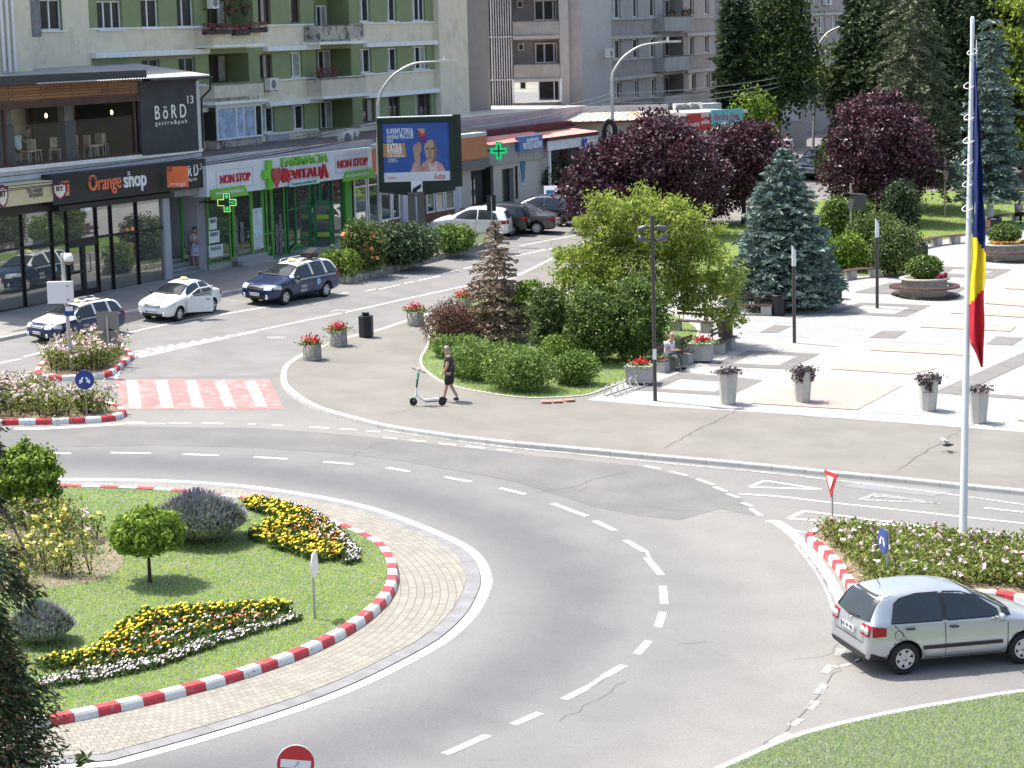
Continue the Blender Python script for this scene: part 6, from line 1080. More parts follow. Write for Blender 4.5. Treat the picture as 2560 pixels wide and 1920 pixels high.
def rosebed(name,label,poly,n,h_,cols,p,top,per=95,fl=4,cl=.22,ls=.05,fs=.055,cat='rose bed'):
 C=scatter(poly,n);C[:,2]+=top;hh=h_*rng.uniform(.6,1.1,len(C));P=np.repeat(C,per,axis=0);P[:,:2]+=rng.normal(size=(len(P),2))*cl;P[:,2]+=np.repeat(hh,per)*rng.uniform(.08,1,len(P))**.8;q1=leaves(P,ls,.6,.3);m1=rng.choice(3,len(q1),p=(.42,.48,.10))+len(cols)
 k=fl;F_=np.repeat(C,k,axis=0);F_[:,:2]+=rng.normal(size=(len(F_),2))*cl*1.1;F_[:,2]+=np.repeat(hh,k)*rng.uniform(.85,1.1,len(F_));F5=np.repeat(F_,5,axis=0)+rng.normal(size=(len(F_)*5,3))*fs*.45;q2=leaves(F5,fs,.8,.8);m2=np.repeat(rng.choice(len(cols),len(F_),p=p),5)
 b=[];S3=np.repeat(C,3,axis=0);e=S3.copy();e[:,:2]+=rng.normal(size=(len(e),2))*cl*.5;e[:,2]+=np.repeat(hh,3)*.7;w3=np.array([.012,0,0]);q3=np.stack([S3-w3,S3+w3,e+w3,e-w3],axis=1)
 o=quads_mesh(name,np.concatenate([q1,q2,q3]),np.concatenate([m1,m2,np.full(len(q3),len(cols)+3)]),cols+RLF+[BARKD]);tag(o,label,cat,kind='stuff');return o
def shrinkp(P,d):s=1 if area2(P)>0 else-1;return offset(resample(P,.5,True),s*d,True)
rosebed('rose_bed','pink and white roses filling the far left splitter island',shrinkp(IS1,.25),75,.85,[PR,PW],(.5,.5),.13,per=110,fl=5)
rosebed('rose_bed','pink roses on the near left island beside the crossing',shrinkp(IS2,.28),110,.85,[PR,PW],(.5,.5),.13,per=110,fl=4)
rosebed('rose_bed','pale pink roses covering the right splitter island',shrinkp(IS3,.5),210,.55,[PR,PW],(.4,.6),.16,per=150,fl=1,ls=.055,cl=.25)
yr=GP([(-60,1290),(60,1282),(180,1312),(245,1345),(300,1385),(310,1430),(250,1470),(150,1485),(0,1500),(-60,1500)],0);sheet('planting_bed',[on(p.x,p.y,.176)for p in yr],SOIL)
rosebed('rose_bed','yellow rose bushes on bare soil at the left of the roundabout',yr,46,.85,[YR,PR],(.8,.2),.17,per=130,fl=2,cl=.2,fs=.065)
b0=Vector((-6.9,26.5,gz(-6.9,26.5)));b0=Vector((-6.75,27,0.9));P=[];A=[]
th=thing('arborvitae','dark bushy conifer with browning tips close to the camera at the left edge','tree',b0)
def spray(c,ax,n,w_,l_,hang=.3):
 for q in range(n):
  t=rnd.random();p=c+ax*l_*t+Vector((rnd.gauss(0,w_),rnd.gauss(0,w_),rnd.gauss(0,w_)-hang*t*t*l_));P.append(tuple(p));A.append((ax.x+rnd.gauss(0,.5),ax.y+rnd.gauss(0,.5),ax.z-.35+rnd.gauss(0,.4)))
for k in range(760):
 z=rnd.random()**1.0*8.0;a=rnd.random()*6.283;r_=1.42*(1-max(0,z-4.2)/4.6)**.8*rnd.uniform(.55,1.05);r_*=1+.30*math.sin(z*3.1);c=Vector((b0.x+math.cos(a)*r_*.6,b0.y+math.sin(a)*r_*.6,b0.z+z));spray(c,Vector((math.cos(a),math.sin(a),-.1)).normalized(),130,.10,r_*.42+.22)
for(x,y,dp)in((20,985,27),(25,1060,27),(10,1120,27),(30,960,27),(0,1010,27),(12,1040,27),(28,1090,27),(18,1150,27),(5,1200,27),(30,1240,27),(40,1400,26.5),(90,1430,26.5),(130,1450,26.5),(60,1380,26.5)):
 c=D(x,y,dp);
 for q in range(3):spray(c+Vector((-.45,rnd.gauss(0,.1),rnd.gauss(0,.06))),Vector((1,rnd.gauss(0,.4),-.4+rnd.gauss(0,.3))).normalized(),90,.05,.35)
P=np.array(P);A=np.array(A);A/=np.linalg.norm(A,axis=1)[:,None];n=len(P);t_=rng.normal(size=(n,3));B=np.cross(A,t_);B/=np.linalg.norm(B,axis=1)[:,None];s=(.052*rng.uniform(.5,1.3,n))[:,None]
mi=rng.choice(4,n,p=(.42,.40,.10,.08));quads_mesh('crown',np.stack([P-A*s,P-B*s*.28,P+A*s,P+B*s*.28],axis=1),mi,THU+[L_('thu_d',(.20,.10,.055),.1)],th)
b=MB();trunkmesh(b,b0,9.5,.16);p0=D(-40,1240,27);b.tube([b0+up*5.3,p0,D(20,1290,26.8),D(60,1370,26.6),D(90,1425,26.5)],[.05,.03,.022,.015,.008],6);b.build('trunk',BARKD,th)
for(x,y)in((200,1880),(225,1905),(185,1915)):
 pass
b0=Vector((D(205,1905,30).x,D(205,1905,30).y,0));b0.z=gz(b0.x,b0.y);hh=D(205,1878,30).z-b0.z
conifer('young_conifer','tip of a small conifer at the bottom edge by the roundabout','tree',b0,hh,.9,THU[1:]+[YEW[2]],26,8,.1,.2,.07,5,shape=.9,trunk=.05)
BLK_T=M('tyre_rubber',(.018,.018,.019),rough=.85,var=.2);BLKP=M('plastic_black',(.02,.02,.022),rough=.5,var=.1);RIM=M('rim_silver',(.50,.51,.53),metal=.7,rough=.3,var=.05)
GLC=M('car_glass',(.035,.045,.05),rough=.03,metal=.45,var=.2,vs=1,spec=1);LENS=M('headlight',(.62,.66,.70),rough=.1,metal=.3,var=.15,vs=6);RED=M('tail_light',(.32,.012,.02),rough=.15,var=.1);CHR=M('chrome',(.7,.7,.72),metal=1,rough=.15,var=0);PLT=M('plate_white',(.72,.72,.70),var=0);ARCH=M('wheel_arch',(.008,.008,.009),rough=.9,var=0)
def paint(name,c,metal=.3,rough=.28):
 m_=M(name,c,rough=rough,metal=metal,var=.03,vs=2,spec=.6);b=m_.node_tree.nodes['Principled BSDF'];b.inputs['Coat Weight'].default_value=.45;b.inputs['Coat Roughness'].default_value=.05;return m_
def carbody(st,mats,axles,wr,rfun=None):
 """st: stations front to rear (x, halfwidth, zbottom, zbelt, roof halfwidth, zroof)"""
 bm=bmesh.new();rings=[]
 for(x,w_,zb,zt,rw,zr)in st:
  h=[(0,zb),(w_*.72,zb),(w_*.93,zb+.03),(w_*1.0,zb+(zt-zb)*.28),(w_*1.0,zb+(zt-zb)*.68),(w_*.975,zt),(rw+(w_*.975-rw)*.88,zt+(zr-zt)*.10),(rw+(w_-rw)*.10,zt+(zr-zt)*.82),(rw*.90,zr-.012),(rw*.5,zr+.008),(0,zr+.012)]
  ring=[bm.verts.new((x,y,z))for y,z in h]+[bm.verts.new((x,-y,z))for y,z in h[-2:0:-1]];rings.append(ring)
 n=len(rings[0])
 for i in range(len(rings)-1):
  for j in range(n):bm.faces.new((rings[i][j],rings[i][(j+1)%n],rings[i+1][(j+1)%n],rings[i+1][j]))
 bm.faces.new(rings[0][::-1]);bm.faces.new(rings[-1]);bmesh.ops.recalc_face_normals(bm,faces=bm.faces)
 me=bpy.data.meshes.new('body');bm.to_mesh(me);bm.free()
 for m_ in mats:me.materials.append(m_)
 o=link('body',me);ss=o.modifiers.new('s','SUBSURF');ss.levels=2;ss.render_levels=2
 cm=MB()
 for ax in axles:cm.lathe([(0,-1.2),(wr*1.16,-1.2),(wr*1.16,1.2),(0,1.2)],(ax,0,wr*1.02),28,axis='Y',smooth=False)
 cme=cm.build('cutter',ARCH);bmx=bmesh.new();bmx.from_mesh(cme.data);bmesh.ops.remove_doubles(bmx,verts=bmx.verts,dist=1e-5);bmesh.ops.recalc_face_normals(bmx,faces=bmx.faces);bmx.to_mesh(cme.data);bmx.free()
 while len(cme.data.materials)<len(mats):cme.data.materials.append(ARCH)
 for p in cme.data.polygons:p.material_index=len(mats)-1
 bo=o.modifiers.new('b','BOOLEAN');bo.operation='DIFFERENCE';bo.object=cme;bo.solver='EXACT'
 dg=bpy.context.evaluated_depsgraph_get();e=o.evaluated_get(dg);m2=bpy.data.meshes.new_from_object(e);bpy.data.objects.remove(o);bpy.data.objects.remove(cme)
 for p in m2.polygons:
  p.use_smooth=abs(p.normal.y)<.999 or True
  if p.material_index==0 and rfun:p.material_index=rfun(p.center,p.normal)
 m2.update();return m2
class Proj:
 def __init__(s,me):s.t=BVHTree.FromPolygons([v.co.copy()for v in me.vertices],[tuple(p.vertices)for p in me.polygons])
 def hit(s,d,u,v,lift):
  o,r={'L':(Vector((u,3,v)),Vector((0,-1,0))),'R':(Vector((u,-3,v)),Vector((0,1,0))),'F':(Vector((5,u,v)),Vector((-1,0,0))),'B':(Vector((-5,u,v)),Vector((1,0,0))),'T':(Vector((u,v,5)),Vector((0,0,-1)))}[d]
  h=s.t.ray_cast(o,r)
  if h[0]is None:return None
  nn=h[1]if h[1].dot(r)<0 else-h[1];return h[0]+nn*lift-r*lift*.5
 def patch(s,b,d,top,bot,n=12,m=6,lift=.006,mi=0):
  def rs(P,k):
   L=[0]
   for i in range(len(P)-1):L.append(L[-1]+math.dist(P[i],P[i+1]))
   out=[]
   for q in range(k+1):
    t=L[-1]*q/k;i=max(0,min(len(P)-2,next((j for j in range(len(P)-1)if L[j+1]>=t-1e-9),len(P)-2)));f_=0 if L[i+1]==L[i]else(t-L[i])/(L[i+1]-L[i]);out.append((P[i][0]+(P[i+1][0]-P[i][0])*f_,P[i][1]+(P[i+1][1]-P[i][1])*f_))
   return out
  A,B=rs(top,n),rs(bot,n);g=[]
  for i in range(n+1):g.append([s.hit(d,A[i][0]+(B[i][0]-A[i][0])*j/m,A[i][1]+(B[i][1]-A[i][1])*j/m,lift)for j in range(m+1)])
  for i in range(n):
   for j in range(m):
    q=(g[i][j],g[i+1][j],g[i+1][j+1],g[i][j+1])
    if None in q:continue
    if max((q[k]-q[(k+1)%4]).length for k in range(4))>.6:continue
    b.add(q,[(0,1,2,3)],mi,True)
  return b
def wheel(par,x,y,r,w_,rim_r,spokes=5,hub=None,mat=None):
 b=MB();s=1 if y>0 else-1;c=(x,y,r)
 b.lathe([(rim_r,-w_/2),(r-.03,-w_/2),(r,-w_/2+.03),(r,w_/2-.03),(r-.03,w_/2),(rim_r,w_/2),(rim_r-.02,0),(rim_r,-w_/2)],c,32,axis='Y');o=b.build('wheel',BLK_T,par)
 b=MB();q=s*(w_/2-.01);b.lathe([(rim_r,q),(rim_r-.025,q+s*.004),(rim_r-.03,q-s*.05),(0,q-s*.06)],c,32,axis='Y',mi=1);b.lathe([(rim_r+.004,q),(rim_r-.022,q+s*.008),(rim_r-.03,q)],c,32,axis='Y')
 for k in range(spokes):
  a=2*math.pi*k/spokes+.3;R=Matrix.Rotation(-a,3,'Y');hw=.045 if spokes<8 else .022;vs=[Vector(c)+R@Vector((xx,0,yy))+Vector((0,q+s*zz,0))for xx,yy,zz in((-hw*1.2,.03,-.012),(hw*1.2,.03,-.012),(hw,rim_r-.02,-.004),(-hw,rim_r-.02,-.004))];b.add(vs,[(0,1,2,3)])
 b.lathe([(.055,q-s*.02),(.05,q+s*.0),(0,q+s*.004)],c,12,axis='Y');b.build('rim',[mat or RIM,BLKP],o);return o
def place_car(root,f_px,r_px,wb,side,half,sc=None):
 """f_px, r_px: image points of the ground contacts of the wheels on the visible side (side=+1: car's left side is the one seen)"""
 a,b_=G(*f_px),G(*r_px);d=(a-b_);dxy=Vector((d.x,d.y)).normalized();s=sc or d.length/wb;left=Vector((-dxy.y,dxy.x));mid=(a+b_)/2;c=Vector((mid.x,mid.y))-left*half*s*side
 X=Vector((dxy.x,dxy.y,gz(dxy.x,dxy.y))).normalized();Y0=Vector((left.x,left.y,gz(left.x,left.y)));Z=X.cross(Y0).normalized();Y=Z.cross(X)
 m_=Matrix((X,Y,Z)).transposed().to_4x4()@Matrix.Scale(s,4);m_.translation=on(c.x,c.y,.008);root.matrix_world=m_;root.location=m_.translation;root.rotation_euler=m_.to_euler();root.scale=(s,s,s);return s
def seam(pj,b,d,pts,w_=.012,lift=.005):
 P=[]
 for i in range(len(pts)-1):
  k=max(2,int(math.dist(pts[i],pts[i+1])/.12))
  P+=[(pts[i][0]+(pts[i+1][0]-pts[i][0])*j/k,pts[i][1]+(pts[i+1][1]-pts[i][1])*j/k)for j in range(k)]
 P.append(pts[-1])
 for i in range(len(P)-1):
  (x0,y0),(x1,y1)=P[i],P[i+1];L=math.dist(P[i],P[i+1])or 1;nx,ny=-(y1-y0)/L*w_/2,(x1-x0)/L*w_/2
  q=[pj.hit(d,*p,lift)for p in((x0-nx,y0-ny),(x1-nx,y1-ny),(x1+nx,y1+ny),(x0+nx,y0+ny))]
  if None not in q:b.add(q,[(0,1,2,3)])
def mkcar(name,label,cat,st,fx,rx,wr,col,half=.76,group=None,rfun=None,mats=None,rim=None,spokes=5,side_glass=(),ws=None,rw=None,head=None,tail=None,taxi=None,handles=(),doors=(),plate=('F',),ptxt='',grille=None,mold=None,rails=False,bumper=None,rimmat=None,tailz=None):
 root=thing(name,label,cat,(0,0,0),group=group);ml=mats or[col,ARCH];me=carbody(st,ml,(fx,rx),wr,rfun);pj=Proj(me);link('body',me,root)
 for(gx_)in(1,-1):
  sd_='L' if gx_>0 else 'R'
  for(top,bot)in side_glass:
   b=MB();T=sorted(top);B_=sorted(bot);ex=.035
   pj.patch(b,sd_,[(x,z+ex)for x,z in T],[(x,z-ex*.6)for x,z in B_],lift=.006);o=b.build('window',BLKP,root);b=MB();pj.patch(b,sd_,T,B_,lift=.012);b.build('pane',GLC,o)
  b=MB()
  for dpts in doors:seam(pj,b,sd_,dpts)
  if b.v:b.build('door_seam',BLKP,root)
  for(x,z)in handles:
   b=MB();h_=pj.hit(sd_,x,z,.02)
   if h_:b.box(h_+Vector((0,gx_*.012,0)),(.17,.035,.032));b.build('door_handle',col if mold is None else BLKP,root)
  if mold:
   b=MB();pj.patch(b,sd_,[(mold[0],mold[2]+.035),(mold[1],mold[2]+.035)],[(mold[0],mold[2]-.035),(mold[1],mold[2]-.035)],16,2,.014);b.build('side_moulding',BLKP,root)
  if tail:
   b=MB();x0,x1,z0,z1,yi=tail;pj.patch(b,sd_,[(x0,z1),(x1,z1-.03)],[(x0,z0),(x1,z0+.02)],8,5,.008);pj.patch(b,'B',[(gx_*yi,z1),(gx_*(half+.02),z1)],[(gx_*yi,z0),(gx_*(half+.02),z0)],8,5,.009);b.build('tail_light',RED,root)
  if head:
   b=MB();x0,x1,z0,z1,yi=head;pj.patch(b,sd_,[(x0,z1),(x1,z1-.03)],[(x0,z0+.03),(x1,z0)],8,5,.008);pj.patch(b,'F',[(gx_*yi,z1-.02),(gx_*(half+.0),z1)],[(gx_*yi,z0),(gx_*(half+.0),z0)],8,5,.009);b.build('headlight',LENS,root)
   b=MB();c_=pj.hit('F',gx_*(half-.18),z0-.28,.01)
   if c_:b.lathe([(.09,0),(.08,.02),(0,.03)],c_,14,axis='X');b.build('fog_light',CHR,root)
  b=MB();h_=pj.hit(sd_,st[4][0]-.35,st[4][3]+.06,0);
  if h_:b.lathe([(0,-.08),(.07,-.06),(.085,0),(.07,.08),(0,.10)],h_+Vector((.04,gx_*.17,.03)),12,axis='Y',sx=.75,sy=1);b.tube([h_,h_+Vector((.02,gx_*.12,0))],.02,6);b.build('mirror',col if not taxi else BLKP,root)
  for ax in(fx,rx):wheel(root,ax,gx_*half,wr,.20,rim or wr*.64,spokes,mat=rimmat)
 b=MB();pj.patch(b,'T',*ws[0],14,10,.010);o=b.build('windscreen',BLKP if False else GLC,root)
 b=MB();seam(pj,b,'T',[ws[0][1][0],(ws[0][1][0][0]+.02,0),ws[0][1][-1]],.06,.014);b.build('wiper_cowl',BLKP,root)
 if rw:b=MB();pj.patch(b,rw[0],rw[1],rw[2],12,8,.010);b.build('rear_window',GLC,root)
 if grille:
  b=MB();y_,z0,z1=grille;pj.patch(b,'F',[(-y_,z1),(y_,z1)],[(-y_,z0),(y_,z0)],10,4,.01);g_=b.build('grille',BLKP,root);b=MB()
  for zz in(z0+(z1-z0)*.3,z0+(z1-z0)*.7):pj.patch(b,'F',[(-y_*.9,zz+.012),(y_*.9,zz+.012)],[(-y_*.9,zz-.012),(y_*.9,zz-.012)],10,1,.02)
  b.build('grille_bar',CHR,g_);b=MB();pj.patch(b,'F',[(-.62,.40),(.62,.40)],[(-.62,.26),(.62,.26)],10,3,.01);b.build('lower_grille',BLKP,root)
 for d_ in plate:
  z_=.47 if d_=='F' else(tailz or .78);b=MB();h_=pj.hit(d_,0,z_,.02);sg=1 if d_=='F' else-1
  b.box(h_+Vector((sg*.01,0,0)),(.02,.52,.115));p_=b.build('number_plate',PLT,root);b=MB();b.box(h_+Vector((sg*.022,-sg*.235,0)),(.004,.04,.11));b.build('plate_band',M('plate_blue',(.03,.08,.45),var=0),p_)
  put_text('plate_text',ptxt,.105,h_+Vector((sg*.023,0,0)),(0,sg,0),up,FRM,p_,ext=.002)
 b=MB();b.box((0,0,wr*.62+.06),(abs(fx-rx)+.4,half*1.6,.1));b.build('underbody',ARCH,root)
 return root,pj
SIL=paint('paint_silver',(.46,.485,.51),.6,.28)
st_h=[(2.14,.45,.34,.58,.30,.60),(2.08,.74,.26,.68,.55,.70),(1.85,.84,.22,.80,.66,.85),(1.35,.875,.21,.90,.72,.99),(1.00,.88,.21,.95,.70,1.09),(.62,.88,.21,.965,.64,1.30),(.18,.88,.21,.975,.60,1.50),(-.45,.88,.21,.985,.61,1.58),(-1.15,.88,.21,1.0,.60,1.57),(-1.62,.875,.22,1.01,.585,1.52),(-1.80,.865,.24,1.01,.575,1.47),(-1.96,.84,.27,1.0,.62,1.18),(-2.04,.80,.30,.92,.64,1.0),(-2.08,.74,.33,.70,.60,.78),(-2.06,.60,.36,.55,.5,.6)]
car,pj=mkcar('car','silver hatchback leaving the roundabout beside the right rose island','car',st_h,1.29,-1.29,.318,SIL,.77,side_glass=([[(.72,1.10),(.30,1.36),(-.05,1.46),(-.42,1.49)],[(.72,1.03),(-.42,1.03)]],[[(-.52,1.49),(-1.0,1.49),(-1.35,1.43),(-1.50,1.34)],[(-.52,1.03),(-1.62,1.04)]],[[(.98,1.06),(.80,1.13)],[(.98,1.03),(.80,1.03)]]),ws=(([(.24,-.56),(.20,0),(.24,.56)],[(.98,-.68),(1.08,0),(.98,.68)]),),rw=('B',[(-.56,1.43),(0,1.46),(.56,1.43)],[(-.68,1.05),(0,.99),(.68,1.05)]),tail=(-1.99,-1.72,.78,.99,.48),handles=((-.28,.90),(-1.22,.92)),doors=([(.90,1.0),(.92,.40),(.80,.30),(-.42,.30),(-.47,1.0)],[(-.47,.30),(-1.0,.32),(-1.28,.72),(-1.55,1.0)]),plate=('B',),ptxt='HD 09 PBL',mold=(.80,-.92,.52),tailz=.80,spokes=6)
for gx_ in(1,-1):
 for yy,rr in((.56,.075),(.70,.085)):b=MB();h_=pj.hit('B',gx_*yy,.885,.012);b.lathe([(rr,0),(rr*.8,-.02),(0,-.03)],h_,16,axis='X');b.build('lamp_lens',LENS,car)
b=MB();pj.patch(b,'B',[(-.72,.42),(.72,.42)],[(-.66,.30),(.66,.30)],14,3,.012);pj.patch(b,'R',[(-1.62,.34),(-2.0,.46)],[(-1.62,.25),(-2.0,.33)],6,3,.012);pj.patch(b,'L',[(-1.62,.34),(-2.0,.46)],[(-1.62,.25),(-2.0,.33)],6,3,.012);b.build('rear_bumper',BLKP,car)
b=MB();seam(pj,b,'B',[(-.60,.98),(-.58,.62),(.58,.62),(.60,.98)],.012);seam(pj,b,'B',[(-.55,1.475),(.55,1.475)],.03);b.build('tailgate_seam',BLKP,car)
for s_ in 'LR':b=MB();pj.patch(b,s_,[(-.52,1.50),(-.40,1.50)],[(-.52,1.03),(-.40,1.03)],3,8,.011);b.build('door_pillar',BLKP,car)
b=MB();b.tube([(-1.45,0,1.56),(-1.62,0,1.80)],.008,5);b.build('antenna',BLKP,car);b=MB();b.tube([pj.hit('B',.1,1.03,.02),pj.hit('B',-.3,1.06,.03)],.015,5);b.build('rear_wiper',BLKP,car);b=MB();b.tube([(-2.02,-.45,.25),(-2.14,-.45,.2)],.03,8);b.build('exhaust',BLKP,car)
b=MB();b.lathe([(.055,0),(.05,-.012),(0,-.015)],pj.hit('B',0,.94,.008),16,axis='X');b.build('badge',CHR,car);b=MB();c_=[pj.hit('R',-1.45+.09*math.cos(k*.4),.80+.09*math.sin(k*.4),.004)for k in range(17)];b.tube(c_,.004,4,cap=False);b.build('fuel_flap',BLKP,car)
place_car(car,(2557,1661),(2261,1688),2.58,-1,.86)
BLU=paint('paint_dark_blue',(.012,.030,.095),.4,.25);WHP=paint('paint_white',(.70,.71,.72),0,.3)
st_w=[(2.26,.50,.34,.60,.36,.64),(2.20,.74,.26,.70,.55,.76),(1.95,.83,.22,.82,.66,.89),(1.42,.865,.21,.90,.72,.98),(1.02,.87,.21,.94,.70,1.05),(.62,.87,.21,.95,.62,1.28),(.22,.87,.21,.96,.575,1.47),(-.45,.87,.21,.97,.585,1.53),(-1.25,.87,.21,.985,.58,1.53),(-1.85,.865,.23,.99,.56,1.50),(-2.06,.85,.25,.99,.55,1.42),(-2.20,.83,.28,.98,.62,1.10),(-2.26,.79,.32,.80,.62,.86),(-2.24,.66,.36,.56,.5,.6)]
sgw=([[(.70,1.08),(.30,1.34),(-.05,1.43),(-.36,1.45)],[(.70,1.0),(-.36,1.01)]],[[(-.50,1.45),(-1.22,1.44)],[(-.50,1.01),(-1.22,1.02)]],[[(-1.36,1.43),(-1.72,1.40),(-1.86,1.32)],[(-1.40,1.03),(-2.02,1.05)]])
dw=([(.92,.98),(.95,.42),(.8,.30),(-.40,.30),(-.43,.99)],[(-.43,.30),(-.92,.32),(-1.20,.72),(-1.28,.99)])
def taxi(label,whitehood,fpx,rpx,group='taxis waiting along the kerb',sedan=False,number='',opendoor=False,box=False,pt='HD 01 HAN'):
 if sedan:
  st_=[(2.17,.50,.34,.60,.36,.64),(2.11,.74,.26,.70,.55,.76),(1.87,.83,.22,.82,.66,.89),(1.36,.865,.21,.90,.72,.98),(.98,.87,.21,.94,.70,1.05),(.58,.87,.21,.95,.60,1.28),(.18,.87,.21,.96,.56,1.45),(-.45,.87,.21,.97,.57,1.50),(-.95,.87,.21,.98,.56,1.47),(-1.35,.87,.22,.985,.57,1.28),(-1.62,.86,.23,.98,.66,1.06),(-1.95,.84,.26,.96,.66,1.02),(-2.12,.79,.30,.84,.6,.92),(-2.14,.66,.36,.56,.5,.6)]
  sg=([[(.66,1.08),(.26,1.34),(-.05,1.41),(-.36,1.43)],[(.66,1.0),(-.36,1.01)]],[[(-.50,1.43),(-.85,1.41),(-1.10,1.30)],[(-.50,1.01),(-1.22,1.02)]]);ml=[WHP,ARCH];rf=None;rwin=('T',[(-1.05,-.5),(-1.05,.5)],[(-1.55,-.58),(-1.55,.58)]);tl=(-2.1,-1.9,.72,.92,.55)
 else:
  st_=st_w;sg=sgw;ml=[BLU,WHP,ARCH];rwin=('B',[(-.52,1.40),(.52,1.40)],[(-.6,1.06),(.6,1.06)]);tl=(-2.2,-2.08,.72,1.10,.60)
  rf=lambda c,n:1 if(c.z>1.03 and c.x<.95)or(whitehood and c.x>.55 and c.z>.86 and n.z>.45)else 0
 root,pj=mkcar('taxi',label,'taxi',st_,1.317 if not sedan else 1.30,-1.317 if not sedan else-1.33,.31,WHP if sedan else BLU,.745,group=group,mats=ml,rfun=rf,side_glass=sg,ws=(([(.26,-.54),(.22,0),(.26,.54)],[(.96,-.66),(1.06,0),(.96,.66)]),),rw=rwin,head=(2.05,1.62,.66,.84,.42),tail=tl,handles=((-.22,.87),(-1.05,.88)),doors=dw if not sedan else(dw[0],[(-.43,.30),(-.92,.32),(-1.12,.72),(-1.20,.99)]),plate=('F',),ptxt=pt,grille=(.38,.64,.78),taxi=True,tailz=.75,rimmat=M('hubcap',(.55,.56,.58),metal=.3,rough=.35,var=.05))
 for sd_ in('L','R'):
  b=MB();x=.78
  while x>-1.9:
   for r_ in range(2):
    xx=x-(.045 if r_ else 0);zc=.955-.035*r_ if not sedan else .955-.035*r_;q=[pj.hit(sd_,a_,c_,.007)for a_,c_ in((xx,zc),(xx-.045,zc),(xx-.045,zc-.035),(xx,zc-.035))]
    if None not in q:b.add(q,[(0,1,2,3)])
   x-=.09
   if sedan and x<-1.0:break
  b.build('checker_band',WHP if not sedan else BLKP,root)
  if not sedan:
   b=MB();c_=pj.hit(sd_,-.75,.72,.008);sg_=1 if sd_=='L' else-1;b.lathe([(.13,0),(0,sg_*.004)],c_,20,axis='Y');o=b.build('door_roundel',M('roundel_blue',(.25,.50,.72),var=.2,vs=8),root)
   put_text('door_text','TAXI\nDEVA',.16,pj.hit(sd_,.22,.55,.01),(-sg_,0,0),up,WHP,root,ext=.003,bold=.004)
   put_text('door_text','1,99',.12,pj.hit(sd_,.62,.84,.01),(-sg_,0,0),up,WHP,root,ext=.003)
  else:put_text('door_text','ACE',.17,pj.hit(sd_,.1,.40,.01),(-1 if sd_=='L' else 1,0,0),up,BLKP,root,ext=.003)
 b=MB();xr=-.1 if not sedan else-.35;b.lathe([(.13,0),(.12,.05),(.07,.10),(0,.115)],(xr,0,st_[7][5]+.02),16,sx=.7,sy=1.7);b.build('roof_sign',M('taxi_sign_yellow',(.72,.66,.34),rough=.4,var=.1),root)
 b=MB();b.tube([(.1,-.0,st_[7][5]-.02),(-.05,0,st_[7][5]+.12)],.006,4);b.build('antenna',BLKP,root)
 if not sedan:
  for y in(-.50,.50):
   b=MB();b.tube([(.05,y,1.49),(-.05,y,1.585),(-1.5,y,1.60),(-1.68,y,1.52)],.022,6);b.build('roof_rail',CHR if y<0 else BLKP,root)
  for x in(-.35,-1.2):b=MB();b.box((x,0,1.61),(.05,1.05,.03));b.build('roof_bar',BLKP if whitehood else CHR,root)
 if number:put_text('hood_number',number,.26,pj.hit('T',1.45,0,.008)+Vector((0,0,.01)),(0,1,0),(-1,0,.12),BLKP,root,ext=.002)
 if box:b=MB();b.box((-1.05,.15,1.68),(.55,.5,.14));b.box((-1.15,.15,1.86),(.5,.45,.03),R=Matrix.Rotation(.35,3,'Y'));b.build('roof_box',M('box_black',(.02,.02,.022),rough=.3,var=0),root)
 if opendoor:
  hinge=Vector((.80,.87,0));R=Matrix.Rotation(math.radians(-42),3,'Z');b=MB();Q=lambda x,z:hinge+R@Vector((-x,0,z));L_=1.12;n_=R@Vector((0,1,0))
  outer=[(0,.32),(L_,.32),(L_,.98),(0,.98)];b.prism([Q(*p)for p in outer],n_*.06)
  for(p0,p1)in(((.02,.98),(.48,1.32)),((.48,1.32),(1.1,1.40)),((1.1,1.40),(L_,.98))):b.tube([Q(*p0)+n_*.03,Q(*p1)+n_*.03],.03,6)
  dr=b.build('door',WHP,root);b=MB();b.poly([Q(*p)+n_*.03 for p in((.04,.98),(.48,1.30),(1.08,1.38),(L_-.02,.98))]);b.build('pane',glass_thin('thin_glass_dark',(.5,.53,.55),.05),dr)
  b=MB();b.box(Q(.9,.86)+n_*.07,(.16,.03,.03),R=R);b.build('door_handle',BLKP,dr);b=MB();b.box(Q(.12,1.02)+n_*.16,(.14,.2,.13),R=R);b.build('mirror',WHP,dr)
 sc=place_car(root,fpx,rpx,2.634,1,.845);return root,pj
taxi('dark blue taxi with a white bonnet behind the camera pole, nearest of the row',True,(168,858),(278,838),pt='HD 03 HAN')
taxi(label='white taxi saloon with its front door open, middle of the row',whitehood=False,fpx=(450,804),rpx=(533,782),sedan=True,number='343',opendoor=True,pt='HD 99 ACE')
taxi('dark blue estate taxi with a box on its white roof, farthest of the row',False,(716,763),(817,743),box=True,pt='HD 02 WAN')
